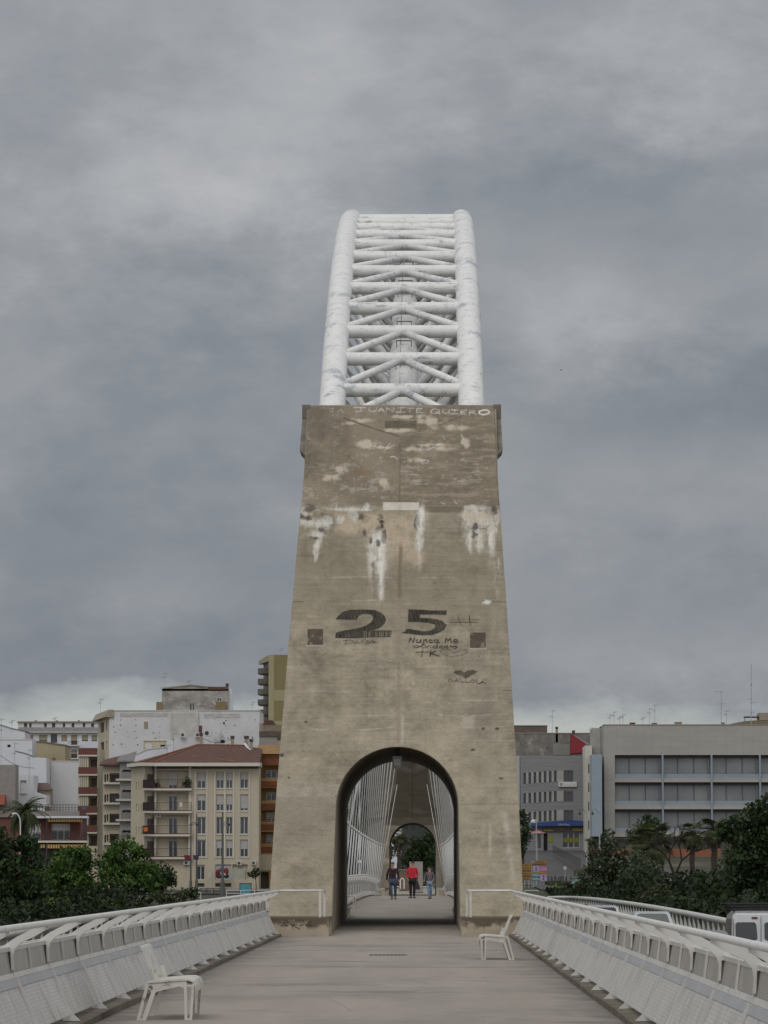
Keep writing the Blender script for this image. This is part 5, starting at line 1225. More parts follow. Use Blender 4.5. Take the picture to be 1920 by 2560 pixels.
# seen through the archway
tree('broadleaf_tree', 'dark tree behind the cables on the left inside the near archway', 405, [(905, 2060, 50, 80), (930, 1980, 45, 60), (890, 2140, 50, 60), (950, 2120, 40, 60), (900, 1960, 30, 40)], (915, 2235), 'dark', .4, 8, .3, group=gT)
tree('broadleaf_tree', 'dark tree behind the cables on the right inside the near archway', 400, [(1130, 2060, 40, 80), (1110, 2140, 45, 60), (1150, 1990, 40, 50), (1120, 1960, 30, 40)], (1125, 2235), 'dark', .4, 8, .3, group=gT)
tree('broadleaf_tree', 'dark tree framed by the small far archway', 388, [(1055, 2110, 32, 34), (1060, 2150, 30, 30), (1030, 2140, 24, 30), (1075, 2090, 20, 30), (1020, 2165, 18, 20)], (1050, 2225), 'dark', .26, 12, .2, group=gT)
palm('palm', 'palm trunk in the left half of the small far archway', 384, 998, 2090, 2222, 1.1, 'fan', 40, .22, True)
tree('shrub', 'low hedge on the plaza beyond the far archway', 386, [(1012, 2208, 12, 9), (1060, 2212, 14, 8), (1035, 2212, 16, 8)], (1035, 2222), 'mid', .14, 22, .04, 'shrub', gS, 2)
# ================================================================ BUILDINGS
class Fr:
    """vertical facade plane through two ground points, left to right as seen from the bridge"""
    def __init__(s, a, b):
        s.a = Vector((a[0], a[1], 0)); b = Vector((b[0], b[1], 0)); s.d = (b-s.a).normalized(); s.L = (b-s.a).length; s.n = Vector((s.d.y, -s.d.x, 0))
    def uz(s, px, py):
        r_ = ray(px, py); t = (s.a-CAM).dot(s.n)/r_.dot(s.n); p = CAM+r_*t; return (p-s.a).dot(s.d), p.z
    def P(s, u, z, o=0.0): p = s.a+s.d*u+s.n*o; return Vector((p.x, p.y, z))
    def rect(s, r): 
        u0, z1 = s.uz(r[0], r[1]); u1, z0 = s.uz(r[2], r[3]); return u0, u1, z0, z1
def frontal(px0, px1, Y): a = at(px0, 2178, Y); b = at(px1, 2178, Y); return Fr((a.x, Y), (b.x, Y))
def oblique(px0, Y0, px1, Y1): a = at(px0, 2178, Y0); b = at(px1, 2178, Y1); return Fr((a.x, Y0), (b.x, Y1))
def hbox(mb, F, u0, u1, z0, z1, o0, o1):
    mb.hexa([F.P(u0, z0, o1), F.P(u1, z0, o1), F.P(u1, z0, o0), F.P(u0, z0, o0), F.P(u0, z1, o1), F.P(u1, z1, o1), F.P(u1, z1, o0), F.P(u0, z1, o0)])
def facade(mb, F, u0, u1, z0, z1, holes, dep=.3, top=None):
    us = sorted(set([u0, u1]+[min(max(h, u0), u1) for q in holes for h in q[:2]])); zs = sorted(set([z0, z1]+[min(max(h, z0), z1) for q in holes for h in q[2:4]]))
    for i in range(len(us)-1):
        for j in range(len(zs)-1):
            uc, zc = (us[i]+us[i+1])/2, (zs[j]+zs[j+1])/2
            if us[i+1]-us[i] < 1e-5 or zs[j+1]-zs[j] < 1e-5: continue
            if any(h[0] < uc < h[1] and h[2] < zc < h[3] for h in holes): continue
            mb.quad(F.P(us[i], zs[j]), F.P(us[i+1], zs[j]), F.P(us[i+1], zs[j+1]), F.P(us[i], zs[j+1]))
    for (a_, b_, c_, d_) in [h[:4] for h in holes]:
        mb.quad(F.P(a_, c_), F.P(a_, c_, -dep), F.P(a_, d_, -dep), F.P(a_, d_)); mb.quad(F.P(b_, c_, -dep), F.P(b_, c_), F.P(b_, d_), F.P(b_, d_, -dep))
        mb.quad(F.P(a_, d_), F.P(a_, d_, -dep), F.P(b_, d_, -dep), F.P(b_, d_)); mb.quad(F.P(a_, c_, -dep), F.P(a_, c_), F.P(b_, c_), F.P(b_, c_, -dep))
        mb.quad(F.P(a_, c_, -dep), F.P(b_, c_, -dep), F.P(b_, d_, -dep), F.P(a_, d_, -dep))
def solid(mb, F, u0, u1, z0, z1, depth):
    """sides, back and top of a block behind a facade"""
    A, B, C_, D = F.P(u0, z0), F.P(u1, z0), F.P(u1, z0, -depth), F.P(u0, z0, -depth); up_ = Vector((0, 0, z1-z0))
    mb.quad(B, C_, C_+up_, B+up_); mb.quad(C_, D, D+up_, C_+up_); mb.quad(D, A, A+up_, D+up_); mb.quad(A+up_, B+up_, C_+up_, D+up_)
M_frame = mat('window_frame_white', (.55, .55, .54), None, 3, .5)
M_frame_d = mat('window_frame_dark', (.10, .085, .075), None, 3, .6)
M_blind = mat('roller_blind', (.42, .41, .39), (.37, .36, .345), 2, .7, extra=stripes(2, .12, .012, (.30, .295, .28)))
M_tan_blind = mat('roller_blind_tan', (.36, .30, .21), (.31, .255, .18), 2, .7)
M_rail = mat('balcony_ironwork', (.045, .035, .035), None, 3, .6)
def window(F, q, root, shut=.5, frame=None, leaves_=2, dep=.3, blind=None, awn=False):
    u0, u1, z0, z1 = q; fm = frame or M_frame; t = .055; zs_ = z1-(z1-z0)*shut
    mb = MB(); o = -dep+.10
    hbox(mb, F, u0, u0+t, z0, z1, o-.05, o); hbox(mb, F, u1-t, u1, z0, z1, o-.05, o)
    hbox(mb, F, u0+t, u1-t, z0, z0+t, o-.05, o); hbox(mb, F, u0+t, u1-t, z1-t, z1, o-.05, o)
    for k in range(1, leaves_): uc = u0+(u1-u0)*k/leaves_; hbox(mb, F, uc-t*.8, uc+t*.8, z0+t, z1-t, o-.05, o+.003)
    w = mb.build('window', fm, root)
    mb = MB(); mb.quad(F.P(u0+t, z0+t, o-.03), F.P(u1-t, z0+t, o-.03), F.P(u1-t, z1-t, o-.03), F.P(u0+t, z1-t, o-.03)); mb.build('pane', M_glass, w)
    if shut > .02:
        mb = MB(); hbox(mb, F, u0+.01, u1-.01, zs_, z1-.005, o+.006, o+.04); mb.build('blind', blind or M_blind, w)
    return w
def box_thing(root, name, F, px, m, z0=None, dep=6.0, holes=(), wdep=.3):
    u0, u1, za, z1 = F.rect(px); za = za if z0 is None else z0
    hs = [F.rect(h) for h in holes]; mb = MB(); facade(mb, F, u0, u1, za, z1, hs, wdep); solid(mb, F, u0, u1, za, z1, dep)
    mb.build(name, m, root); return (u0, u1, za, z1), hs
def bl(name, label, F, cat='building'): return thing(name, label, cat, (F.P(F.L/2, 0).x, F.P(F.L/2, 0).y, gz(F.P(F.L/2, 0).x, F.P(F.L/2, 0).y)))
def coping(root, F, px0, px1, py, m, h=.25, o=.12, dep=6, name='coping'):
    u0, z = F.uz(px0, py); u1, _ = F.uz(px1, py); mb = MB(); hbox(mb, F, u0-.08, u1+.08, z, z+h, -dep, o); mb.build(name, m, root)
M_tile = mat('red_roof_tiles', (.115, .058, .044), (.085, .045, .036), 1.6, .9, c3=(.15, .085, .062), s3=.8, t3=.6)
M_oldwhite = mat('grubby_white_render', (.60, .59, .60), (.53, .525, .53), .5, .9, c3=(.34, .33, .33), s3=.35, t3=.60)
M_white_r = mat('white_render', (.62, .63, .66), (.57, .58, .61), .4, .9, c3=(.48, .48, .50), s3=.3, t3=.62)
M_cream = mat('cream_render', (.48, .425, .32), (.44, .385, .29), .35, .9, (1, 1, .6), c3=(.40, .35, .265), s3=.5, t3=.6, detail=8)
M_creamtrim = mat('pale_cream_trim', (.56, .53, .46), (.53, .50, .435), .5, .85)
M_grime = mat('grimy_party_wall', (.34, .325, .30), (.17, .155, .14), .45, .95, (1, 1, 1.4), c3=(.42, .39, .37), s3=.9, t3=.55, detail=9)
M_ochre = mat('ochre_render', (.34, .20, .075), (.30, .175, .065), .5, .9)
M_rustband = mat('russet_band', (.19, .068, .035), (.16, .058, .03), .5, .9)
M_brickband = mat('dark_red_brick', (.155, .062, .05), (.125, .05, .042), 4, .9, extra=stripes(2, .16, .012, (.10, .05, .04)))
M_yellow = mat('olive_yellow_cladding', (.225, .19, .088), (.205, .172, .08), .3, .8, extra=stripes(2, .5, .02, (.22, .18, .09)))
M_yellow2 = mat('pale_yellow_cladding', (.34, .30, .175), (.315, .28, .16), .3, .8)
M_fiber = mat('grey_corrugated_sheet', (.20, .19, .185), (.15, .14, .135), 1.5, .9)
M_chim = mat('chimney_render', (.33, .28, .21), (.25, .21, .16), 3, .9)

def chimney(px0, px1, py0, py1, Y, label, cap=True, m=None):
    F = frontal(px0, px1, Y); root = bl('chimney', label, F, 'chimney'); u0, u1, z0, z1 = F.rect((px0, py0, px1, py1)); mb = MB()
    hbox(mb, F, u0, u1, z0-1.5, z1, -(u1-u0)*.9, 0); mb.build('shaft', m or M_chim, root)
    if cap: mb = MB(); hbox(mb, F, u0-.05, u1+.05, z1-.28, z1-.06, -(u1-u0)*.9-.05, .05); hbox(mb, F, u0-.09, u1+.09, z1+.002, z1+.07, -(u1-u0)*.9-.09, .09); mb.build('cap', M_darkmetal, root)
def aerial(px, py_top, py_base, Y, label, arms=((.95, .5, 1), (.7, -.4, 1)), r_=.03, m=None):
    b_ = at(px, py_base, Y); t = at(px, py_top, Y); root = thing('roof_aerial', label, 'aerial', b_, 'roof aerials'); H_ = t.z-b_.z
    mb = MB(); mb.tube([b_-Vector((0, 0, .6)), t], r_, 5); mb.build('mast', m or M_galv, root)
    mb = MB()
    for (f_, w, k) in arms:
        z = b_.z+H_*f_; mb.tube([(b_.x-w*.25, b_.y, z), (b_.x+w, b_.y-.2, z+.06)], .022, 4)
        for j in range(6): xx = b_.x+w*(-.2+.22*j); mb.tube([(xx, b_.y-.35+.03*j, z+.02), (xx, b_.y+.35-.03*j, z+.02)], .012, 4); mb.tube([(xx, b_.y, z-.16+.015*j), (xx, b_.y, z+.18-.015*j)], .012, 4)
    mb.build('antenna', m or M_galv, root)

# ---- 1. cream corner building with red hipped roof -------------------------------------------
YM = 478
F = frontal(386, 646.5, YM); F2 = oblique(358, YM-1.0, 386, YM); root = bl('apartment_building', 'cream four-storey corner building with a red tiled roof and recessed balconies', F)
cols = ((493, 514), (541, 559), (565.5, 581), (601, 620)); rows = ((1931, 1970.5), (1986, 2027), (2042.5, 2085), (2099, 2142))
shut = ((.55, .5, .5, .45), (.38, .62, .62, .85), (.06, .05, .06, .04), (.08, .5, .5, .55))
wins = [(c[0], r_[0], c[1], r_[1]) for r_ in rows for c in cols]
gw = [(492, 2162, 511.5, 2199), (538, 2161, 578, 2199), (581, 2161, 619, 2199), (492, 2208, 511, 2217), (538, 2208, 578, 2217)]
recess = [(391, r_[0]-5, 473, r_[1]+1) for r_ in rows]
gz0 = -1.5
u0, u1, za, z1 = F.rect((386, 1915, 646.5, 2225)); holes = [F.rect(w) for w in wins+gw]; rh = [F.rect(w) for w in recess]
mb = MB(); us = [u0, F.uz(478, 2000)[0], u1]
facade(mb, F, us[1], u1, gz0, z1, holes, .32)
zr0 = F.uz(400, 2148)[1]
facade(mb, F, u0, us[1], gz0, z1, rh, .62); solid(mb, F, u0, u1, gz0, z1, 11)
mb.build('wall', M_cream, root)
for i, (w, q) in enumerate(zip(wins, holes)): window(F, q, root, shut[i//4][i % 4])
window(F, holes[16], root, .12); 
mb = MB(); q = holes[17]; mb.quad(F.P(q[0], q[2], -.2), F.P(q[1], q[2], -.2), F.P(q[1], q[3], -.2), F.P(q[0], q[3], -.2)); mb.build('shop_shutter', M_fascia, root)
mb = MB(); q = holes[18]; mb.quad(F.P(q[0], q[2], -.05), F.P(q[1]-.35, q[2], -.05), F.P(q[1]-.35, q[3]-.45, -.05), F.P(q[0], q[3]-.45, -.05)); mb.build('painted_panel', mat('pale_green_panel', (.40, .41, .33), None, .6), root)
for q in holes[19:]: mb = MB(); mb.quad(F.P(q[0], q[2], -.2), F.P(q[1], q[2], -.2), F.P(q[1], q[3], -.2), F.P(q[0], q[3], -.2)); mb.build('cellar_grille', M_darkmetal, root)
# projecting window surrounds and piers
for (a_, b_) in ((486, 489.5), (516, 519), (535.5, 539), (560.5, 564), (582.5, 586), (597, 599), (622, 624.5)):
    ua, ub = F.uz(a_, 2000)[0], F.uz(b_, 2000)[0]; mb = MB(); hbox(mb, F, ua, ub, F.uz(500, 2146)[1], F.uz(500, 1928)[1], .003, .10); mb.build('pilaster', M_creamtrim, root)
for r_ in rows:
    for (a_, b_) in ((490, 517), (539.5, 584), (599.5, 621.5)):
        q = F.rect((a_, r_[1]+.3, b_, r_[1]+2.5)); mb = MB(); hbox(mb, F, *q, .004, .09); mb.build('sill', M_creamtrim, root)
# balconies on the front
Mbrail = mat('tinted_balcony_glass', (.24, .21, .165), (.21, .18, .14), 1, .35)
for i, r_ in enumerate(rows):
    u0b, z0b = F.uz(386, r_[1]+.5); u1b, _ = F.uz(479, r_[1]); zt = F.uz(400, r_[1]-21)[1]
    bo = MB(); hbox(bo, F, u0b-.05, u1b+.05, z0b-.27, z0b-.02, -1.2, .75); bs = bo.build('balcony', M_creamtrim, root)
    mb = MB(); hbox(mb, F, u0b, u1b, z0b-.018, z0b+.10, .60, .66); mb.build('kick_board', mat('russet_kick_board', (.15, .06, .045)), bs)
    mb = MB(); mb.bar(F.P(u0b, zt, .68), F.P(u1b, zt, .68), .05, .05)
    for k in (0, 1): mb.bar(F.P((u0b, u1b)[k], z0b, .68), F.P((u0b, u1b)[k], zt, .68), .07, .07)
    for k in range(1, 34): uu_ = u0b+(u1b-u0b)*k/34; mb.bar(F.P(uu_, z0b, .69), F.P(uu_, zt, .69), .022, .022)
    mb.build('railing', M_rail, bs)
    q = F.rect((421, r_[0]+(1 if i else 0), 442.5, r_[1])); Fq = Fr((F.P(0, 0, -.5).x, F.P(0, 0, -.5).y), (F.P(1, 0, -.5).x, F.P(1, 0, -.5).y)); window(Fq, q, root, (.8, .08, .06, .05)[i], None, 2, .1)
    for a_, b_ in ((386.5, 391), (471.5, 477.5)): ua, ub = F.uz(a_, 2000)[0], F.uz(b_, 2000)[0]; mb = MB(); hbox(mb, F, ua, ub, z0b, z0b+2.75, .003, .06); mb.build('pilaster', M_creamtrim, root)
# left return facade
hl = []
for r_ in rows[:3]:
    for k in range(4): hl.append((340+6.2*k-(k > 2)*1.5, r_[0]+24, 342+6.2*k-(k > 2)*1.5, r_[1]+3))
F3 = oblique(328, YM+4.5, 359, YM-1.5); uq = F3.rect((328, 1917, 359, 2225)); hh = [F3.rect(h) for h in hl]
mb = MB(); facade(mb, F3, uq[0], uq[1], gz0, F.rect((386, 1915, 646, 2225))[3], hh, .3); Fw = Fr((F3.P(F3.L, 0).x, F3.P(F3.L, 0).y+.6), (F.a.x, YM+.6)); facade(mb, Fw, 0, Fw.L, gz0, z1, [], .3); mb.build('side_wall', M_cream, root)
mb = MB()
for h in hh: mb.quad(F3.P(h[0], h[2], -.28), F3.P(h[1], h[2], -.28), F3.P(h[1], h[3], -.28), F3.P(h[0], h[3], -.28))
mb.build('slit_glazing', M_dark, root)
for i, r_ in enumerate(rows[:4]):
    z0b = F.uz(400, r_[1]+.5)[1]; zt = F.uz(400, r_[1]-20)[1]; mb = MB(); a0 = Vector((F3.P(F3.L, 0).x-.1, F3.P(F3.L, 0).y-.7, 0)); a1 = Vector((F.a.x-.0, YM-.7, 0)); a2 = Vector((F.a.x, YM+.2, 0)); a3 = Vector((a0.x, a0.y+1.2, 0))
    mb.prism([Vector((p.x, p.y, z0b-.27)) for p in (a0, a1, a2, a3)], (0, 0, .25)); bs = mb.build('balcony', M_creamtrim, root)
    mb = MB(); mb.bar(a0+Vector((0, .03, zt)), a1+Vector((0, .03, zt)), .05, .05); 
    for k in range(0, 12): p = a0.lerp(a1, k/11); mb.bar(p+Vector((0, .03, z0b)), p+Vector((0, .03, zt)), .05, .02)
    mb.quad(a0+Vector((0, .06, z0b)), a1+Vector((0, .06, z0b)), a1+Vector((0, .06, zt)), a0+Vector((0, .06, zt))); mb.build('railing', mat('dark_red_ironwork', (.055, .028, .03), None, 3, .6), bs)
    c0 = Fw.rect((368, r_[0]+4, 383, r_[1])); mb = MB(); mb.quad(Fw.P(c0[0], c0[2], .01), Fw.P(c0[1], c0[2], .01), Fw.P(c0[1], c0[3], .01), Fw.P(c0[0], c0[3], .01)); mb.build('balcony_door', M_frame_d, root)
# eaves and roof
zE = z1; zf = F.uz(500, 1926)[1]
mb = MB(); hbox(mb, F, u0-.2, u1, zf+.2, zf+.8, -.1, .03); mb.build('frieze', M_frame_d, root)
eave = [Vector((F3.P(0, 0).x-.6, YM+4.0, zE)), Vector((F3.P(F3.L, 0).x-.5, YM-2.6, zE)), Vector((F.a.x, YM-1.6, zE)), Vector((F.P(F.L, 0).x+.15, YM-1.3, zE)), Vector((F.P(F.L, 0).x+.15, YM+11, zE)), Vector((F3.P(0, 0).x-.6, YM+11, zE))]
mb = MB(); mb.prism([p+Vector((0, 0, -.05)) for p in eave], (0, 0, .42)); mb.build('eaves', M_creamtrim, root)
r0 = at(494, 1862, YM+6.5); r1 = at(612, 1864, YM+6.5); rr_ = Vector((F.P(F.L, 0).x+.1, YM+6.5, r1.z-.4))
ev = [p+Vector((0, 0, .375)) for p in eave]; mb = MB()
mb.add(ev+[r0, r1, rr_], [(2, 3, 8, 7, 6), (1, 2, 6), (0, 1, 6), (5, 0, 6), (3, 4, 8), (4, 5, 6, 7, 8)]); mb.build('roof', M_tile, root)
mb = MB()
for a_, b_ in ((ev[2], r0), (ev[1], r0), (r0, r1), (ev[3]+Vector((-3.2, 0, .05)), ev[3]+Vector((-5.5, 1.6, .5)))): mb.tube([a_+Vector((0, 0, .05)), b_+Vector((0, 0, .05))], .09, 6)
mb.build('ridge_tiles', mat('ridge_tiles', (.26, .12, .07), (.2, .09, .055), 3, .9), root)
mb = MB(); mb.tube([r1+Vector((0, 0, .2)), rr_+Vector((.1, -5, -2.1))], .16, 6); mb.build('verge', M_white_r, root)
for k, (a_, b_, c_, d_) in enumerate(((459, 2152, 474, 2162), (593, 2153, 604, 2163), (629, 2152, 640, 2162), (392, 2036, 402, 2043))):
    rt = thing('air_conditioner', ('air conditioner under the lowest balcony of the cream building', 'air conditioner above the pale green shop panel', 'air conditioner at the right corner of the cream building', 'small air conditioner inside the third balcony')[k], 'air conditioner', F.P(*F.uz(a_, d_), .3), 'air conditioners')
    q = F.rect((a_, b_, c_, d_)); o = .35 if k < 3 else .3; mb = MB(); hbox(mb, F, *q, .02, o); mb.build('casing', M_frame, rt)
    cx, cz = (q[0]*.55+q[1]*.45), (q[2]+q[3])/2; mb = MB(); mb.tube([F.P(cx, cz, o), F.P(cx, cz, o+.02)], (q[3]-q[2])*.38, 14); mb.build('fan_grille', M_darkmetal, rt)
flag = thing('draped_flag', 'small red and yellow flag hung on a balcony of the cream building', 'flag', at(362, 2075, YM-2.5)); mb = MB(); p = at(358, 2068, YM-2.6)
mb.prism([p, p+Vector((.55, 0, .0)), p+Vector((.6, 0, -.45)), p+Vector((.1, 0, -.62))], (0, .03, 0)); mb.build('cloth', mat('flag_cloth', (.42, .07, .03), (.5, .22, .03), 2.5, .9), flag)

# ---- 2. ochre and russet balcony building ----------------------------------------------------
YO = 484; F = frontal(646.8, 730, YO); root = bl('apartment_building', 'narrow ochre and russet building with open balconies beside the cream one', F)
fl = ((1914, 1946), (1970, 2002), (2025, 2054), (2080, 2110)); rec = [(653, a_, 730, b_) for a_, b_ in fl]
(u0, u1, za, z1), hs = box_thing(root, 'wall', F, (646.8, 1885, 730, 2225), M_ochre, gz0, 11, rec+[(652, 2180, 672, 2222)], 1.4)
for i, (a_, b_) in enumerate(fl):
    q = F.rect((651, b_+7, 730, b_+20)); mb = MB(); hbox(mb, F, *q, .01, .14); mb.build('band', M_rustband, root)
    Fb = Fr((F.P(0, 0, -1.2).x, F.P(0, 0, -1.2).y), (F.P(1, 0, -1.2).x, F.P(1, 0, -1.2).y))
    window(Fb, F.rect((663+(i > 0)*1, a_+11 if i < 2 else a_+5, 691, b_-1)), root, (0, 0, .75, .8)[i], None, 2, .12)
    mb = MB(); ub, zb = F.uz(653, b_); uc, _ = F.uz(730, b_); mb.bar(F.P(ub, zb+.5, .0), F.P(uc, zb+.5, .0), .05, .05); mb.bar(F.P(ub, zb+.25, .0), F.P(uc, zb+.25, .0), .03, .03); mb.build('balcony_rail', M_rail, root)
q = F.rect((646.8, 1892, 730, 1912)); mb = MB(); hbox(mb, F, *q, .01, .2); mb.build('parapet_band', M_rustband, root)
q = F.rect((646.8, 2136, 730, 2176)); mb = MB(); hbox(mb, F, *q, .01, .08); mb.build('shop_fascia', M_cream, root)
q = hs[-1]; mb = MB(); mb.quad(F.P(q[0], q[2], -1.0), F.P(q[1], q[2], -1.0), F.P(q[1], q[3], -1.0), F.P(q[0], q[3], -1.0)); mb.build('door', M_frame_d, root)
up_ = at(646, 1885, YO+.2); mb = MB(); a_ = F.P(-.3, z1, .7); b_ = F.P(u1+.3, z1, .7)
mb.add([a_, b_, b_+Vector((0, 5, 1.3)), a_+Vector((0, 5, 1.3)), a_+Vector((0, 10, 0)), b_+Vector((0, 10, 0))], [(0, 1, 2, 3), (3, 2, 5, 4), (0, 3, 4), (1, 5, 2)]); mb.build('roof', mat('ochre_roof', (.22, .12, .05), (.28, .17, .07), 1, .9), root)

# ---- 3. tall white party-wall building ------------------------------------------------------
YW = 540; F = frontal(273, 648, YW); root = bl('apartment_building', 'tall grubby white blind-walled building behind the cream one', F)
hw_ = [(429.5+30, 1822, 462+20, 1833)]
wn = [(473, 1817, 481, 1833), (558, 1805, 562, 1811), (551, 1850, 562, 1858)]
(u0, u1, za, z1), hs = box_thing(root, 'wall', F, (273, 1777, 648, 2060), M_oldwhite, -1, 14, wn)
for q in hs: mb = MB(); mb.quad(F.P(q[0], q[2], -.2), F.P(q[1], q[2], -.2), F.P(q[1], q[3], -.2), F.P(q[0], q[3], -.2)); mb.build('window', M_dark, root)
coping(root, F, 273, 648, 1777, M_creamtrim, .1, .1, 14)
q = F.rect((273, 1779, 648, 1791)); 
mb = MB(); hbox(mb, F, *F.rect((428, 1781, 496, 1850)), .003, .35); mb.build('stair_bulge', mat('mottled_white_render', (.54, .525, .49), (.40, .385, .35), .9, .9, detail=8), root)
for g_ in ((300, 1782, 420, 1792), (510, 1784, 600, 1795)): mb = MB(); hbox(mb, F, *F.rect(g_), .003, .03); mb.build('grime_band', mat('faint_grime', (.50, .485, .46), (.36, .345, .33), .9, .9, (1, 1, 3), detail=9), root)
mb = MB(); rr = random.Random(4)
for px_ in (285, 289, 301, 318, 338, 343, 385, 402, 540, 567, 590, 611, 628, 640):
    for py_ in (1799, 1815, 1830, 1845.5, 1860):
        if rr.random() < .5:
            a_, b_ = F.uz(px_+rr.uniform(-3.5, 3.5), py_+rr.uniform(-2.5, 2.5)); s1 = rr.uniform(.04, .09); hbox(mb, F, a_-s1, a_+s1, b_-s1, b_+s1, .003, .012)
mb.build('wall_pockmarks', M_darkmetal, root)
for (a_, b_, c_, d_) in ((360, 1804, 370, 1822), (427, 1806, 436, 1830)):
    mb = MB(); q = F.rect((a_, b_, c_, d_)); hbox(mb, F, *q, .003, .03); mb.build('blocked_window', M_chim, root)
# left facade going away
F4 = oblique(243, YW+16, 273, YW); root2 = root
ul = F4.rect((243, 1785, 273, 2060)); hl = []
for a_, b_ in ((1806, 1830), (1855, 1880), (1903, 1927), (1950, 1975), (1998, 2022), (2045, 2070)):
    hl += [(251, a_+2, 260, b_), (265, a_-2, 268, b_-4)]
hh = [F4.rect(h) for h in hl]; mb = MB(); facade(mb, F4, 0, F4.L, -1, z1, hh, .25); mb.build('side_facade', M_cream, root)
for i, h in enumerate(hh):
    mb = MB(); mb.quad(F4.P(h[0], h[2], -.2), F4.P(h[1], h[2], -.2), F4.P(h[1], h[3], -.2), F4.P(h[0], h[3], -.2)); w = mb.build('window', M_blind if i % 2 else mat('maroon_blind', (.07, .03, .035)), root)
mb = MB(); e0 = F4.P(-.6, z1-.9, .9); e1 = F4.P(F4.L+.3, z1-.9, .9); mb.hexa([e0, e1, F4.P(F4.L+.3, z1-.9, -.5), F4.P(-.6, z1-.9, -.5), F4.P(-.6, z1+.15, .3), F4.P(F4.L+.2, z1+.15, .3), F4.P(F4.L+.2, z1+.15, -.5), F4.P(-.6, z1+.15, -.5)]); mb.build('eaves', M_chim, root)
# penthouse block
F = frontal(405, 578, YW+5); root = bl('penthouse', 'stained rooftop block with a small white window, standing on the white building', F)
(u0, u1, za, z1), hs = box_thing(root, 'wall', F, (405, 1722, 570, 1777), M_grime, None, 9, [(474, 1758, 486, 1781)])
window(F, hs[0], root, .1); A_ = F.uz(405, 1724); B_ = F.uz(478, 1713); C2 = F.uz(567, 1719)
mb = MB(); zt = z1
mb.add([F.P(u0, zt-.3), F.P(B_[0], zt-.3), F.P(B_[0], B_[1]), F.P(u0, zt+.02), F.P(u1, zt-.3), F.P(u1, C2[1]), F.P(u0, zt-.3, -9), F.P(B_[0], B_[1], -9), F.P(u1, C2[1], -9), F.P(u0, zt+.02, -9), F.P(u1, zt-.3, -9)], [(0, 1, 2, 3), (1, 4, 5, 2), (3, 2, 7, 9), (2, 5, 8, 7), (4, 10, 8, 5)]); mb.build('gable', M_grime, root)
mb = MB(); mb.bar(F.P(u0-.2, zt+.1, .1), F.P(B_[0], B_[1]+.05, .1), .2, .12); mb.bar(F.P(B_[0], B_[1]+.05, .1), F.P(F.uz(520, 1717)[0], F.uz(520, 1717)[1], .1), .2, .12); mb.build('roof_edge', M_chim, root)
mb = MB(); hbox(mb, F, *F.rect((520, 1717, 567, 1724)), .01, .06); mb.build('tile_strip', M_tile, root)
mb = MB(); hbox(mb, F, *F.rect((541, 1754, 565, 1775)), .01, .6); mb.build('water_tank_box', mat('dull_ochre', (.19, .14, .07), None, 1), root); mb = MB(); hbox(mb, F, *F.rect((391, 1755, 405, 1776)), -.5, .3); mb.build('water_tank_box', mat('dull_ochre', (.19, .14, .07), None, 1), root)
mb = MB(); hbox(mb, F, *F.rect((570, 1722, 578, 1776)), -6, -1); mb.build('side_turret', M_white_r, root)
q = F.rect((542, 1743, 555, 1754)); mb = MB(); hbox(mb, F, *q, .01, .08); w = mb.build('window', M_frame, root); mb = MB(); qx = (q[0]+.08, (q[0]+q[1])/2-.03, q[2]+.08, q[3]-.08); hbox(mb, F, *qx, .081, .09); hbox(mb, F, (q[0]+q[1])/2+.03, q[1]-.08, q[2]+.08, q[3]-.08, .081, .09); mb.build('pane', M_glass, w)
chimney(565, 571, 1710, 1724, YW+6, 'brown chimney on the right end of the rooftop block', m=M_tile)

# ---- 4. white rooftop annexes in front of it ------------------------------------------------
YA = 500; F = frontal(425, 520, YA); root = bl('rooftop_annex', 'low white annex with a dark hatch rising behind the red roof', F)
(_, hs) = box_thing(root, 'wall', F, (436, 1843, 502, 1905), M_oldwhite, None, 6, [(478, 1866, 492, 1877)]); q = hs[0]
mb = MB(); mb.quad(F.P(q[0], q[2], -.2), F.P(q[1], q[2], -.2), F.P(q[1], q[3], -.2), F.P(q[0], q[3], -.2)); mb.build('hatch', M_dark, root)
mb = MB(); hbox(mb, F, *F.rect((416, 1851, 437, 1905)), -5, -.3); mb.build('side_block', M_white_r, root)
F = frontal(328, 420, YA+3); root = bl('house', 'white sloping-topped wall block left of the red roof', F); p = [F.P(*F.uz(*q)) for q in ((331, 1990), (416, 1990), (416, 1868), (370, 1874), (331, 1890))]; mb = MB(); mb.prism(p, (0, 6, 0)); mb.build('wall', M_white_r, root)
p = [F.P(*F.uz(*q), .1) for q in ((331, 1890), (370, 1874), (416, 1868), (416, 1865.5), (370, 1871), (331, 1887))]; mb = MB(); mb.prism(p, (0, 6, 0)); mb.build('coping', M_creamtrim, root)
F = frontal(358, 430, YA+10); root = bl('house', 'small beige rooftop room with a satellite dish, between the white walls', F)
box_thing(root, 'wall', F, (359, 1850, 430, 1900), M_cream, None, 5); coping(root, F, 359, 430, 1852, M_creamtrim, .2, .15, 5); mb = MB(); hbox(mb, F, *F.rect((401, 1862, 413, 1873)), .01, .03); mb.build('window', M_dark, root)
ds = thing('satellite_dish', 'round satellite dish on the beige rooftop room', 'satellite dish', F.P(*F.uz(372, 1870), .4)); p = F.P(*F.uz(372, 1866), .5); mb = MB(); mb.tube([p, p+Vector((.02, -.08, .03))], [.42, .50], 16); mb.build('dish', M_fascia, ds); mb = MB(); mb.bar(p, p+Vector((0, .5, -.3)), .05, .05); mb.build('arm', M_galv, ds)
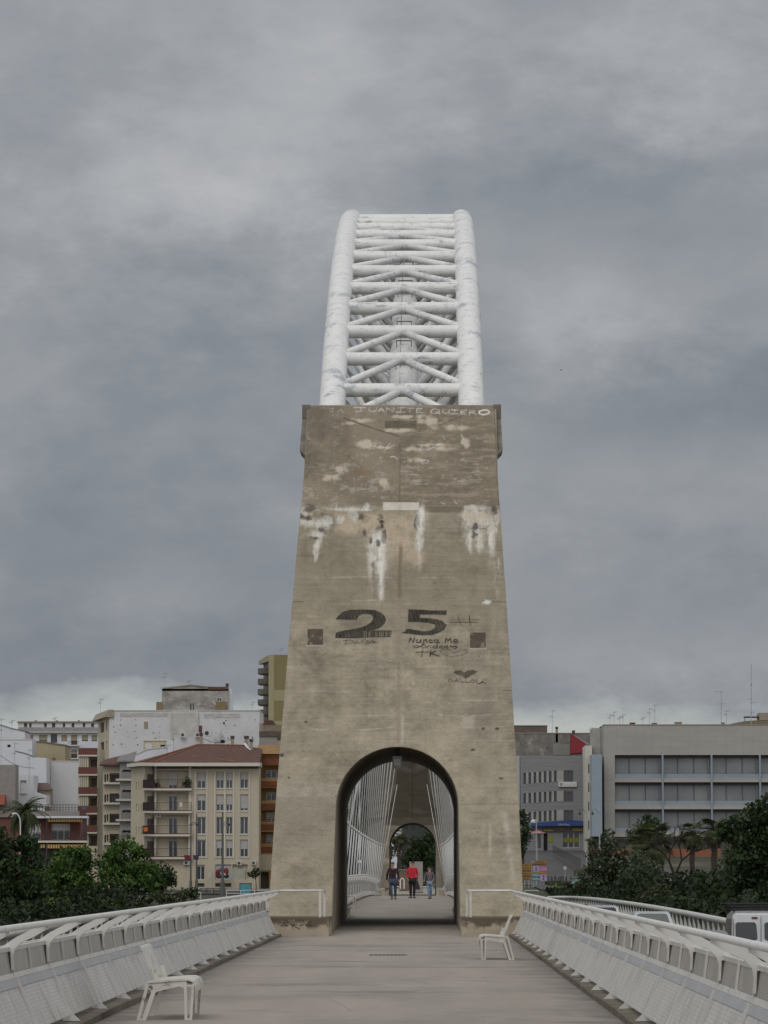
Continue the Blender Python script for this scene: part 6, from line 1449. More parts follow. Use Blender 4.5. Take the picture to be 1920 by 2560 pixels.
ac = thing('air_conditioner', 'large air conditioner on the roof behind the brown chimney', 'air conditioner', F.P(*F.uz(520, 1843))); Fq = frontal(510, 532, YA-1); mb = MB(); hbox(mb, Fq, *Fq.rect((511, 1826, 530, 1840)), -.8, 0); mb.build('casing', M_frame, ac); q = Fq.uz(517, 1833); mb = MB(); mb.tube([Fq.P(*q, .0), Fq.P(*q, .02)], .28, 12); mb.build('fan_grille', M_darkmetal, ac)
for k, (px_, py_) in enumerate(((456, 1837), (493, 1837))):
    ac = thing('air_conditioner', ('small air conditioner on the left of the low white annex roof', 'small air conditioner on the right of the low white annex roof')[k], 'air conditioner', at(px_, py_+6, YA-.5)); Fq = frontal(px_-6, px_+7, YA-.6); mb = MB(); hbox(mb, Fq, *Fq.rect((px_-6, py_-6, px_+7, py_+6)), -.4, 0); mb.build('casing', M_frame, ac); mb = MB(); q = Fq.uz(px_+.5, py_); mb.tube([Fq.P(*q, 0), Fq.P(*q, .02)], .2, 12); mb.build('fan_grille', M_darkmetal, ac)
chimney(497, 505, 1814, 1834, YA+1, 'tall brown brick flue at the left of the chimneys', False, M_tile)
chimney(499, 506, 1834, 1866, YA-3, 'cream chimney pot directly below the brown flue')
chimney(577, 585, 1841, 1870, YM+7, 'beige chimney in the middle of the red roof ridge')
chimney(611, 621, 1841, 1870, YM+7, 'wide beige chimney near the right end of the red roof ridge')
chimney(624, 632, 1849, 1880, YM+5, 'beige chimney with a dark cap at the right end of the red roof')
chimney(694, 704, 1845, 1885, YO+3, 'beige chimney with a dark cap against the concrete leg')

# ---- 5. brick-banded tower left -------------------------------------------------------------
YB = 505; F = frontal(197, 243, YB); root = bl('apartment_building', 'slim cream tower with dark red brick bands left of the tall white building', F)
fl = ((1892, 1921), (1940, 1970), (1990, 2019), (2037, 2067), (2085, 2115)); rec = [(222, a_, 243.4, b_) for a_, b_ in fl]
(u0, u1, za, z1), hs = box_thing(root, 'wall', F, (197, 1870, 243, 2225), M_cream, -1.5, 11, rec, 1.4)
for i, (a_, b_) in enumerate(fl):
    q = F.rect((197, a_-22, 243, a_-1)); mb = MB(); hbox(mb, F, q[0]-.05, q[1], q[2]+.2, q[3], .01, .3 if i else .15); mb.build('brick_band', M_brickband, root)
    mb = MB(); hbox(mb, F, q[0]-.1, q[1]+.02, q[2], q[2]+.19, .01, .35); mb.build('floor_slab', M_creamtrim, root)
    for k in range(5): px_ = 199.5+4.6*k; mb = MB(); hbox(mb, F, *F.rect((px_, a_+2, px_+1.6, b_)), .004, .16); mb.build('louvre_fin', M_creamtrim, root)
    h = hs[i]; mb = MB(); mb.quad(F.P(h[0]+.2, h[2], -1.3), F.P(h[1]-.2, h[2], -1.3), F.P(h[1]-.2, h[3]-.3, -1.3), F.P(h[0]+.2, h[3]-.3, -1.3)); mb.build('balcony_door', M_frame_d, root)
# balcony stacks between the white tower and the cream building
for (nm, px0, px1, py0, Y_, m_, lab, st_) in (('apartment_building', 258, 300, 1911, 494, M_cream, 'cream balcony-fronted building right of the brick-banded tower', 0), ('apartment_building', 300, 331, 1902, 492, mat('grey_render', (.36, .35, .335), None, .5), 'narrow grey balcony-fronted building touching the cream corner building', 1)):
    F = frontal(px0, px1, Y_); root = bl(nm, lab, F); fl = [(py0+22+50.5*k, py0+45+50.5*k) for k in range(4)]
    rec = [(px0+(16 if not st_ else 6), a_, px1-2, b_) for a_, b_ in fl]+([(px0+3, a_+3, px0+7, b_) for a_, b_ in fl]+[(px0+9, a_+2, px0+12, b_-3) for a_, b_ in fl] if not st_ else [])
    (u0, u1, za, z1), hs = box_thing(root, 'wall', F, (px0, py0, px1, 2225), m_, -1.5, 10, rec, 1.0)
    for i, (a_, b_) in enumerate(fl):
        h = hs[i]; mb = MB(); mb.quad(F.P(h[0]+.1, h[2], -.95), F.P(h[1]-.1, h[2], -.95), F.P(h[1]-.1, h[3]-.2, -.95), F.P(h[0]+.1, h[3]-.2, -.95)); mb.build('balcony_door', M_glass if i % 2 else M_frame_d, root)
        mb = MB(); hbox(mb, F, h[0]-.8, h[1]+.2, h[2]-.25, h[2], .0, .7); bs = mb.build('balcony', M_creamtrim, root)
        mb = MB(); mb.quad(F.P(h[0]-.1, h[2]+.002, .65), F.P(h[1]+.1, h[2]+.002, .65), F.P(h[1]+.1, h[2]+.85, .65), F.P(h[0]-.1, h[2]+.85, .65)) if st_ else None
        if st_: mb.build('balustrade', m_, bs)
        mb = MB(); mb.bar(F.P(h[0]-.1, h[2]+.95, .65), F.P(h[1]+.1, h[2]+.95, .65), .05, .05)
        for k in range(14): u_ = h[0]-.1+(h[1]-h[0]+.2)*k/13; mb.bar(F.P(u_, h[2], .66), F.P(u_, h[2]+.95, .66), .025, .025)
        mb.build('railing', M_rail, bs)
        if st_: mb = MB(); hbox(mb, F, h[0]+.1, h[0]+.7, h[2]+.4, h[3]-.2, -.9, -.8); mb.build('window', M_frame, root)
    mb = MB(); a_ = F.P(u0-.4, z1, .8); b_ = F.P(u1+.2, z1+.0, .8); mb.add([a_, b_, b_+Vector((0, 5, 1.4)), a_+Vector((0, 5, .7)), a_+Vector((0, 0, -.2)), b_+Vector((0, 0, -.2)), F.P(u0-.4, z1-.2, -.2), F.P(u1+.2, z1-.2, -.2)], [(0, 1, 2, 3), (4, 5, 1, 0), (4, 6, 7, 5)]); mb.build('roof', M_tile if not st_ else M_fiber, root)

# ---- 6. long white terrace at the back left --------------------------------------------------
YT = 610; F = frontal(40, 246, YT); root = bl('apartment_building', 'long white block with an attic row and tan window blinds on the far left skyline', F)
wn = [(70, 1838, 83, 1852), (98, 1837, 118, 1854), (127, 1835, 143, 1857), (153.5, 1838, 168, 1853), (178, 1837, 193, 1863), (205, 1838, 220, 1853), (229, 1838, 243, 1853), (163, 1871, 170, 1888), (178, 1874, 193, 1896), (205, 1872, 220, 1886)]
(u0, u1, za, z1), hs = box_thing(root, 'wall', F, (56, 1831, 246, 1960), M_white_r, 0, 12, wn)
for i, q in enumerate(hs): window(F, q, root, (.8, .8, .05, .9, .55, .8, .8, .4, .5, .6)[i], M_frame_d, 2, .3, M_tan_blind)
mb = MB(); q = F.rect((56, 1817, 246, 1830)); mb.hexa([F.P(q[0]-.8, q[2], .4), F.P(q[1], q[2], .4), F.P(q[1], q[2], -3), F.P(q[0]-.8, q[2], -3), F.P(q[0]-.8, q[3], -2.2), F.P(q[1], q[3], -2.2), F.P(q[1], q[3], -3), F.P(q[0]-.8, q[3], -3)]); mb.build('sloping_roof', M_fiber, root)
mb = MB(); hbox(mb, F, F.uz(54, 1832)[0], q[1], F.uz(60, 1832)[1], F.uz(60, 1829.6)[1], 0, .6); mb.build('cornice', M_creamtrim, root)
Fa = frontal(45, 246, YT+3); (_, hs) = box_thing(root, 'attic_wall', Fa, (45, 1806, 246, 1832), M_oldwhite, None, 6, [(60, 1808, 68, 1818), (73, 1808, 79, 1818), (110, 1808, 117, 1818), (130, 1808, 138, 1819), (157, 1808, 163, 1818), (179, 1808, 186, 1818), (207, 1808, 213, 1818), (228, 1808, 235, 1818)])
for q in hs: mb = MB(); mb.quad(Fa.P(q[0], q[2], -.2), Fa.P(q[1], q[2], -.2), Fa.P(q[1], q[3], -.2), Fa.P(q[0], q[3], -.2)); mb.build('attic_door', M_frame_d, root)
coping(root, Fa, 44, 246, 1806, M_chim, .18, .3, 6.5, 'roof_edge')
for i, (px_, py_) in enumerate(((185.5, 1863), (185.5, 1896))):
    q = F.rect((172, py_-9, 198, py_+1)); mb = MB(); hbox(mb, F, q[0], q[1], q[2]-.1, q[2]+.1, .003, .9); bs = mb.build('balcony', M_creamtrim, root); mb = MB(); mb.bar(F.P(q[0], q[3], .85), F.P(q[1], q[3], .85), .05, .05)
    for k in range(12): u_ = q[0]+(q[1]-q[0])*k/11; mb.bar(F.P(u_, q[2]+.1, .85), F.P(u_, q[3], .85), .03, .03)
    mb.build('railing', M_rail, bs)
for k, px_ in enumerate((89, 142, 197)): chimney(px_-3, px_+3, 1801, 1806, YT+5, ('left', 'middle', 'right')[k]+' one of three tiny chimneys on the far attic roof', False, M_tile)
# ---- 7. white houses, left
F = frontal(-10, 62, 560); root = bl('house', 'white gabled house at the far left edge of the skyline', F); p = [F.P(*F.uz(*q)) for q in ((-30, 1990), (62, 1990), (62, 1829), (30, 1822), (-2, 1812), (-30, 1806))]; mb = MB(); mb.prism(p, (0, 8, 0)); mb.build('wall', M_white_r, root)
p = [F.P(*F.uz(*q), .1) for q in ((-30, 1806), (-2, 1812), (30, 1822), (64, 1829), (64, 1827), (30, 1820), (-2, 1810), (-30, 1804))]; mb = MB(); mb.prism(p, (0, 8.2, 0)); mb.build('roof_edge', M_fiber, root)
F = frontal(-10, 78, 545); root = bl('house', 'white box house with one tiny dark window near the left edge', F); (_, hs) = box_thing(root, 'wall', F, (-30, 1849.5, 79, 2010), M_white_r, -1, 6, [(18.5, 1861.5, 26.5, 1868)]); q = hs[0]; mb = MB(); mb.quad(F.P(q[0], q[2], -.2), F.P(q[1], q[2], -.2), F.P(q[1], q[3], -.2), F.P(q[0], q[3], -.2)); mb.build('window', M_dark, root); coping(root, F, -30, 78, 1850, M_creamtrim, .12, .06, 6)
F = frontal(78, 163, 556); root = bl('house', 'beige flat-roofed house in front of the long white block', F); p = [F.P(*F.uz(*q)) for q in ((79, 1990), (163, 1990), (163, 1864), (110, 1856), (79, 1854))]; mb = MB(); mb.prism(p, (0, 9, 0)); mb.build('wall', mat('beige_render', (.40, .345, .23), (.36, .31, .205), .5, .9), root)
p = [F.P(*F.uz(*q), .15) for q in ((78, 1854), (110, 1856), (164, 1864), (164, 1861.5), (110, 1853.5), (78, 1851.5))]; mb = MB(); mb.prism(p, (0, 9.3, 0)); mb.build('roof_edge', M_fiber, root)
F = frontal(84, 116, 535); root = bl('house', 'white plastered house with two levels behind the palm', F)
p = [F.P(*F.uz(*q)) for q in ((38, 2010), (116, 2010), (116, 1895), (84, 1893), (60, 1884), (38, 1879))]; mb = MB(); mb.prism(p, (0, 5, 0)); mb.build('wall', M_white_r, root); p = [F.P(*F.uz(*q), .05) for q in ((38, 1879), (60, 1884), (84, 1893), (84, 1890.5), (60, 1881.5), (38, 1876.5))]; mb = MB(); mb.prism(p, (0, 5.1, 0)); mb.build('coping', M_fiber, root)
F = frontal(16, 116, 522); root = bl('house', 'white house with a tall dark window directly above the palm', F); (_, hs) = box_thing(root, 'wall', F, (17, 1938, 84, 2015), M_white_r, -1, 6, [(50.5, 1951, 65.5, 1981.5)]); q = hs[0]; mb = MB(); mb.quad(F.P(q[0], q[2], -.4), F.P(q[1], q[2], -.4), F.P(q[1], q[3], -.4), F.P(q[0], q[3], -.4)); mb.build('window', M_dark, root)
mb = MB(); hbox(mb, F, *F.rect((49.5, 1981.5, 66.5, 1985)), .003, .15); mb.build('sill', M_creamtrim, root); p = [F.P(*F.uz(*q)) for q in ((84, 2015), (116, 2015), (116, 1990), (84, 1979))]; mb = MB(); mb.prism(p, (0, 6, 0)); mb.build('lean_to_wall', M_white_r, root)
F = frontal(85, 128, 528); root = bl('shed', 'brown tin-roofed shed beside the white plastered houses', F); q = F.rect((85, 1957, 122, 1975)); mb = MB(); mb.hexa([F.P(q[0], q[2], 1.2), F.P(q[1]+.5, q[2], 1.2), F.P(q[1]+.5, q[2], -1), F.P(q[0], q[2], -1), F.P(q[0], q[3], 0), F.P(q[1]-.2, q[3], 0), F.P(q[1]-.2, q[3], -1), F.P(q[0], q[3], -1)]); mb.build('roof', mat('brown_tin_roof', (.14, .09, .08), (.11, .075, .065), 1.5, .8), root); mb = MB(); hbox(mb, F, *F.rect((88, 1972, 127, 2010)), -3, .8); mb.build('wall', M_chim, root)
F = frontal(117, 128, 550); root = bl('house', 'thin beige wall seen between the two white walls', F); box_thing(root, 'wall', F, (114, 1893, 130, 2010), mat('tan_render', (.36, .29, .19), None, .5), -1, 5)
F = frontal(127, 197, 540); root = bl('house', 'blank white rendered block left of the brick-banded tower', F); box_thing(root, 'wall', F, (127, 1903, 197.5, 2016), mat('blank_white_render', (.56, .555, .56), (.52, .515, .525), .3, .9, c3=(.44, .43, .43), s3=.3, t3=.62), -1, 9); coping(root, F, 127, 197, 1904, M_creamtrim, .12, .06, 9)
F = frontal(-30, 38, 515); root = bl('house', 'brown-grey block wall house at the left edge', F); box_thing(root, 'wall', F, (-30, 1912, 38, 2015), mat('bare_blockwork', (.29, .265, .25), (.24, .22, .205), 1.2, .95), -1, 4); q = F.rect((-30, 1986, 15, 2012)); mb = MB(); mb.hexa([F.P(q[0], q[2], 2), F.P(q[1], q[2], 2), F.P(q[1], q[2], .01), F.P(q[0], q[2], .01), F.P(q[0], q[3]-.3, .3), F.P(q[1]-.1, q[3], .3), F.P(q[1]-.1, q[3], .01), F.P(q[0], q[3]-.3, .01)]); mb.build('roof', mat('bright_red_tiles', (.30, .085, .05), (.22, .065, .04), 2, .9, extra=stripes(0, .25, .03, (.13, .04, .03))), root)
# ---- 8. terrace house with awnings
YR = 455; F = frontal(-20, 223, YR); root = bl('terrace_house', 'two-level terrace house with red brick, white blinds and striped awnings behind the palm', F)
wn = [(68, 2059, 102, 2100), (128, 2059, 175, 2100)]
(u0, u1, za, z1), hs = box_thing(root, 'wall', F, (-20, 2030, 199, 2225), M_brickband, -1.5, 8, wn, .4)
for q in hs: window(F, q, root, .42 if q is hs[1] else .6, None, 3, .4, M_frame)
mb = MB(); hbox(mb, F, *F.rect((-20, 2028, 199, 2043)), .01, .25); mb.build('parapet', mat('taupe_render', (.22, .19, .18), None, .5), root)
mb = MB(); hbox(mb, F, *F.rect((88, 2041, 223, 2046)), .26, 2.6); mb.build('canopy', M_white_r, root)
mb = MB(); hbox(mb, F, *F.rect((67, 2102, 222, 2107)), .01, 2.4); mb.build('balcony_slab', M_creamtrim, root)
Mawn = mat('striped_awning', (.40, .30, .10), (.36, .27, .09), 2, .9, extra=stripes(0, .30, .06, (.22, .03, .035)))
for (a_, b_, c_, d_) in ((124, 2047, 209, 2055), (75, 2112, 117, 2120), (122, 2112, 218, 2121)):
    q = F.rect((a_, b_, c_, d_)); mb = MB(); mb.hexa([F.P(q[0], q[2], 2.3), F.P(q[1], q[2], 2.3), F.P(q[1], q[2], 2.25), F.P(q[0], q[2], 2.25), F.P(q[0], q[3], 2.3), F.P(q[1], q[3], 2.3), F.P(q[1], q[3]+.3, .1), F.P(q[0], q[3]+.3, .1)]); mb.build('awning', Mawn, root)
for (x0, x1, y0, y1, o, n_) in ((66, 222, 2082, 2102, 2.3, 22), (-20, 195, 2012, 2028, .1, 30)):
    mb = MB(); q = F.rect((x0, y0, x1, y1))
    for z in (q[3], q[3]-.35, q[2]+.15): mb.bar(F.P(q[0], z, o), F.P(q[1], z, o), .05, .05)
    for k in range(n_): u_ = q[0]+(q[1]-q[0])*k/(n_-1); mb.bar(F.P(u_, q[2], o), F.P(u_, q[3], o), .06, .06)
    mb.build('terrace_railing', M_rail, root)
for px_ in (121, 214, 219): u_, z_ = F.uz(px_, 2107); mb = MB(); hbox(mb, F, u_-.08, u_+.08, -1.5, F.uz(px_, 2046)[1], 2.1, 2.28); mb.build('post', M_rail, root)
mb = MB(); hbox(mb, F, *F.rect((78, 2122, 196, 2225)), .01, .05); mb.build('dark_shopfront', M_frame_d, root)  # dark sheet over the wall below the awnings
# ---- 9. yellow high-rise
YY2 = 720; F = frontal(673, 770, YY2); root = bl('tower_block', 'tall olive-yellow tower block with rounded balconies half behind the concrete leg', F)
p0 = F.rect((673, 1637, 770, 1900)); mb = MB(); facade(mb, F, p0[0], p0[1], p0[2]-6, p0[3], []); solid(mb, F, p0[0], p0[1], p0[2]-6, p0[3], 12); mb.build('wall', M_yellow, root)
mb = MB(); hbox(mb, F, p0[0]-.1, p0[0]+.9, p0[2]-6, p0[3]+.0, -.5, .02); hbox(mb, F, p0[0]+.95, p0[1], *sorted((F.uz(700, 1752)[1], F.uz(700, 1725)[1])), .003, .02); hbox(mb, F, p0[0]+.95, p0[1], *sorted((F.uz(700, 1812)[1], F.uz(700, 1803)[1])), .003, .02); mb.build('pale_band', M_yellow2, root)
F5 = oblique(657, YY2+12, 673, YY2); mb = MB(); facade(mb, F5, 0, F5.L, p0[2]-6, p0[3]-1.2, []); mb.build('balcony_side', M_frame_d, root)
mb = MB(); mb.hexa([F5.P(-.3, p0[3]-1.2, .9), F5.P(F5.L, p0[3]-1.2, .2), F5.P(F5.L, p0[3]-1.2, -2), F5.P(-.3, p0[3]-1.2, -2), F5.P(-.3, p0[3]-.5, .9), F5.P(F5.L, p0[3]+.02, .2), F5.P(F5.L, p0[3]+.02, -2), F5.P(-.3, p0[3]-.3, -2)]); mb.build('roof_hood', M_yellow2, root)
for k in range(6):
    c_ = F.P(p0[0], 0); zc = F.uz(665, 1677+26*k)[1]; mb = MB(); x_ = at(662, 1700, YY2+4).x; mb.tube([(x_, YY2+4, zc-.35), (x_, YY2+4, zc+.65)], [1.35, 1.35], 18); b_ = mb.build('balcony', mat('dim_balcony_concrete', (.16, .145, .12), (.10, .09, .08), 1.2, .9), root); mb = MB(); mb.tube([(x_, YY2+4, zc-.62), (x_, YY2+4, zc-.36)], [.9, 1.4], 18); mb.build('balcony_underside', M_chim, b_)
# small roofs beside the leg
F = frontal(648, 730, 515); root = bl('house', 'low brown and grey rooftop building wedged beside the concrete leg', F); box_thing(root, 'wall', F, (648, 1841, 735, 1900), mat('grey_beige_wall', (.27, .25, .225), None, .6), None, 8); mb = MB(); hbox(mb, F, *F.rect((648, 1828, 735, 1841)), -7, .15); mb.build('roof_edge', mat('brown_roof_edge', (.11, .08, .065), None, 1), root)
F = frontal(648, 735, 530); root = bl('house', 'house with a cluttered balustraded terrace beside the concrete leg', F); box_thing(root, 'wall', F, (648, 1808, 690, 1835), M_chim, None, 6); mb = MB(); 
for k in range(11): u_, z_ = F.uz(660+2.8*k, 1828); mb.tube([F.P(u_, z_, .2), F.P(u_, z_+.9, .2)], .07, 6)
mb.bar(F.P(*F.uz(658, 1812), .2), F.P(*F.uz(692, 1812), .2), .14, .12); mb.build('balustrade', M_chim, root); mb = MB(); mb.prism([F.P(*F.uz(*q), .3) for q in ((657, 1812), (688, 1812), (682, 1801), (663, 1800))], (0, 4, 0)); mb.build('roof', M_tile, root)
# aerials left
for a_ in ((251, 1747, 1782, 548, 'thin aerial on the left corner of the tall white building'), (412, 1682, 1722, 548, 'tall thin aerial left of the stained rooftop block'), (473, 1701, 1714, 548, 'short aerial on the peak of the stained rooftop block'), (137, 1794, 1806, 615, 'small aerial on the long attic roof'), (30, 1801, 1818, 565, 'short aerial above the white gabled house'), (3, 1793, 1900, 540, 'tall aerial at the extreme left edge'), (37, 1855, 1950, 518, 'long leaning aerial over the white box house'), (73, 1872, 1950, 518, 'tall aerial above the house with the dark window'), (632, 1755, 1775, 542, 'bare rod at the right end of the tall white building'), (703, 1621, 1637, 722, 'little aerial on top of the yellow tower'), (434, 1832, 1888, 498, 'dark vent mast on the white annex'), (418, 1862, 1893, 497, 'short mast left of the white annex')):
    aerial(*a_)

# ---- 10. right: grey office building with strip windows ---------------------------------------
YG = 578; F = frontal(1300.5, 1463, YG); root = bl('office_building', 'grey stone office building with narrow upright windows and a blue awning', F)
rws = ((1932, 1960), (1983, 2009), (2031, 2057)); wn = []
for i, (a_, b_) in enumerate(rws):
    for k in range(7): px_ = 1308.5+12.75*k; wn.append((px_, a_-k*.9, px_+6.5, b_-k*.9))
    wn.append((1410, a_-6, 1433, b_-5))
gwn = [(1359, 2083, 1369, 2129), (1406.5, 2080, 1448.5, 2119), (1340, 2085, 1352, 2120)]
(u0, u1, za, z1), hs = box_thing(root, 'wall', F, (1300.5, 1889, 1463, 2160), mat('grey_stone_cladding', (.235, .235, .24), (.205, .205, .212), .8, .85, (.4, .4, 2.5), extra=stripes(2, .60, .02, (.15, .15, .155))), 2.0, 14, wn+gwn, .45)
for i, q in enumerate(hs[:24]):
    if i % 8 == 7: window(F, q, root, (0, .1, .08)[i//8], M_frame_d, 2, .4)
    else:
        mb = MB(); mb.quad(F.P(q[0], q[2], -.42), F.P(q[1], q[2], -.42), F.P(q[1], q[3], -.42), F.P(q[0], q[3], -.42)); mb.build('slit_window', M_glass, root)
for i, (a_, b_) in enumerate(rws):
    for k in range(7):
        px_ = 1315.2+12.75*k; w = 5.9 if k < 6 else 17; mb = MB(); hbox(mb, F, *F.rect((px_, a_-k*.9, px_+w, b_-k*.9)), .004, .06); mb.build('pale_pier', mat('pale_stone_pier', (.36, .35, .325), None, .6), root)
q = hs[24]; mb = MB(); mb.quad(F.P(q[0], q[2], -.4), F.P(q[1], q[2], -.4), F.P(q[1], q[3], -.4), F.P(q[0], q[3], -.4)); mb.build('door', M_dark, root)
window(F, hs[25], root, 0, M_frame, 3, .3); window(F, hs[26], root, 0, M_frame_d, 2, .3)
mb = MB(); q = hs[25]; hbox(mb, F, q[0]+.08, q[1]-.08, q[2]+.8, q[2]+1.45, -.18, -.16); mb.build('window_band', mat('yellow_green_vinyl', (.20, .20, .03), None, 2), root)
mb = MB(); hbox(mb, F, *F.rect((1291, 1889, 1300, 2160)), -10, -.1); mb.build('corner_pier', mat('pale_grey_pier', (.42, .42, .42), None, .5), root)
# awning
aw = thing('shop_awning', 'blue awning with pale lettering across the ground floor of the grey building', 'awning', F.P(*F.uz(1400, 2068), .5)); Mblue = mat('blue_awning_cloth', (.022, .05, .165), (.018, .04, .14), 1.5, .8)
a0, a1 = F.uz(1327, 2064), F.uz(1462, 2060); top_ = F.uz(1400, 2055.5)[1]; bt_ = F.uz(1400, 2066)[1]
mb = MB(); mb.add([F.P(a0[0], bt_, 1.0), F.P(a1[0], bt_+.1, 1.0), F.P(a1[0], top_-.1, .75), F.P((a0[0]+a1[0])/2+1.5, top_+.12, .7), F.P(a0[0], top_-.55, .75), F.P(a0[0], top_-.2, .05), F.P((a0[0]+a1[0])/2+1.5, top_+.35, .05), F.P(a1[0], top_+.2, .05), F.P(a0[0], bt_, .05), F.P(a1[0], bt_+.1, .05)], [(0, 1, 2, 3, 4), (4, 3, 6, 5), (3, 2, 7, 6), (0, 4, 5, 8), (1, 9, 7, 2), (0, 8, 9, 1)]); mb.build('canopy', Mblue, aw)
def text_on(F, s_, px, py, hpx, o, m, parent, name='lettering', wfac=1.0, slant=0):
    cu_ = bpy.data.curves.new('t', 'FONT'); cu_.body = s_; cu_.size = 1; cu_.align_x = 'CENTER'; cu_.extrude = .0; cu_.shear = slant
    ob = bpy.data.objects.new('t', cu_); COL.objects.link(ob); dg = bpy.context.evaluated_depsgraph_get(); me = bpy.data.meshes.new_from_object(ob.evaluated_get(dg)); bpy.data.objects.remove(ob)
    u_, z_ = F.uz(px, py); hh = abs(F.uz(px, py-hpx)[1]-z_)/.7
    for v in me.vertices: p = F.P(u_+v.co.x*hh*wfac, z_+v.co.y*hh, o); v.co = p
    me.materials.clear(); me.materials.append(m); o_ = bpy.data.objects.new(name, me); COL.objects.link(o_); attach(o_, parent); return o_
M_let = mat('pale_lettering', (.45, .52, .60), None, 5); M_let_y = mat('yellow_lettering', (.40, .33, .05), None, 5)
text_on(F, 'CENTRAL', 1408.5, 2064, 4.6, 1.02, M_let, aw, wfac=1.05)
mb = MB()
for (x0, x1, y0, y1) in ((1346, 1358, 2061.5, 2062.3), (1386, 1396, 2060.2, 2061), (1424, 1434, 2060, 2060.8)): hbox(mb, F, *F.rect((x0, y0, x1, y1)), 1.0, 1.02)
mb.build('faint_lettering', mat('faint_blue_lettering', (.07, .12, .25), None, 5), aw)
sg = thing('shop_sign', 'yellow and dark letter sign under the blue awning', 'sign', F.P(*F.uz(1400, 2078), .3)); mb = MB(); hbox(mb, F, *F.rect((1357, 2070, 1458, 2079)), .02, .25); mb.build('board', M_frame_d, sg)
mb = MB(); rr = random.Random(8)
for k in range(9): x_ = 1359+k*2.6; hbox(mb, F, *F.rect((x_, 2073+.2*math.sin(k), x_+1.7, 2078)), .26, .28)
for k in range(10): x_ = 1432+k*2.4; hbox(mb, F, *F.rect((x_, 2071, x_+1.8, 2077)), .26, .28)
for k in range(5): x_ = 1392+k*4.4; hbox(mb, F, *F.rect((x_, 2070, x_+1.4, 2074)), .26, .28)
mb.build('lettering', M_let_y, sg)
sg = thing('wall_sign', 'white lightbox sign with a blue barred emblem on the grey building', 'sign', F.P(*F.uz(1420, 1967), .3)); mb = MB(); hbox(mb, F, *F.rect((1396, 1954.5, 1442, 1967)), .02, .3); mb.build('board', M_white2, sg)
mb = MB()
for k in range(4): hbox(mb, F, *F.rect((1399.5+k*1.7, 1957.2, 1400.5+k*1.7, 1965)), .301, .31)
mb.build('emblem', mat('navy_emblem', (.05, .055, .12)), sg); mb = MB()
for y_ in (1961.3, 1964.2):
    for k in range(7): hbox(mb, F, *F.rect((1408.5+k*4.4, y_, 1411.8+k*4.4, y_+.6)), .301, .31)
mb.build('small_print', mat('grey_print', (.25, .25, .26)), sg)
pst = thing('poster', 'yellow poster beside the dark doorway of the grey building', 'poster', F.P(*F.uz(1377, 2106), .05)); mb = MB(); hbox(mb, F, *F.rect((1371, 2089, 1382.5, 2106)), .01, .05); mb.build('sheet', mat('yellow_poster', (.26, .26, .03), (.2, .2, .03), 3), pst)
# behind: stained party walls and red gable
F = frontal(1270, 1485, 640); root = bl('party_wall_building', 'stained grey party-wall building behind the grey office block', F); box_thing(root, 'wall', F, (1270, 1834, 1492, 1900), mat('stained_grey_render', (.235, .225, .20), (.13, .12, .105), .7, .95, c3=(.33, .31, .28), s3=.5, t3=.57, detail=9), None, 8); coping(root, F, 1270, 1492, 1834, M_chim, .15, .1, 8)
mb = MB(); hbox(mb, F, *F.rect((1382, 1861, 1428, 1888)), .01, .4); mb.build('low_shed', mat('pale_grey_green_render', (.235, .235, .205), None, .6), root)
F = frontal(1270, 1368, 660); root = bl('rooftop_room', 'brown rooftop room with greenery left on the stained building', F); box_thing(root, 'wall', F, (1270, 1814, 1368, 1836), mat('brown_render', (.145, .115, .095), (.11, .09, .075), 1, .95), None, 8); coping(root, F, 1270, 1368, 1815, M_chim, .15, .1, 8)
F = frontal(1428, 1470, 632); root = bl('red_gable_wall', 'bright red painted gable wall on the skyline', F); mb = MB(); mb.prism([F.P(*F.uz(*q)) for q in ((1428, 1884), (1462, 1881), (1464.5, 1859), (1428, 1834))], (0, 6, 0)); mb.build('wall', mat('red_painted_wall', (.23, .03, .04), (.21, .027, .037), .6, .85), root); mb = MB(); mb.add([F.P(*F.uz(1428, 1834)), F.P(*F.uz(1464.5, 1859)), F.P(*F.uz(1482, 1861), -4), F.P(*F.uz(1436, 1834.5), -4)], [(0, 1, 2, 3)]); mb.build('roof', M_fiber, root)
chimney(1389, 1395, 1818, 1834, 640, 'pale tall chimney right of the thin aerial on the stained building'); chimney(1431, 1437, 1827, 1836, 634, 'small dark chimney on top of the red gable', m=M_darkmetal)
tree('shrub', 'greenery trailing over the brown rooftop room', 650, [(1300, 1822, 24, 8), (1285, 1815, 10, 6), (1322, 1828, 14, 4)], (1300, 1832), 'olive', .3, 9, .03, 'shrub', None, 2) if False else None
# white stair column, blue panel
F = frontal(1463, 1484, 570); root = bl('stair_tower', 'white stair tower with a pale blue glass panel between the two right-hand buildings', F); box_thing(root, 'wall', F, (1462.5, 1864, 1482, 2150), M_creamtrim, 2, 9)
q = F.rect((1474, 1889, 1501, 2092)); mb = MB(); hbox(mb, F, *q, .01, 6); mb.build('glass_panel', mat('pale_blue_panel', (.27, .32, .365), (.245, .295, .34), .5, .3, extra=stripes(2, 2.0, .03, (.20, .26, .30))), root)
mb = MB()
for k in range(4): hbox(mb, F, *F.rect((1470.5, 1910+47*k, 1473, 1933+47*k)), .003, .02)
mb.build('slit_window', M_dark, root)
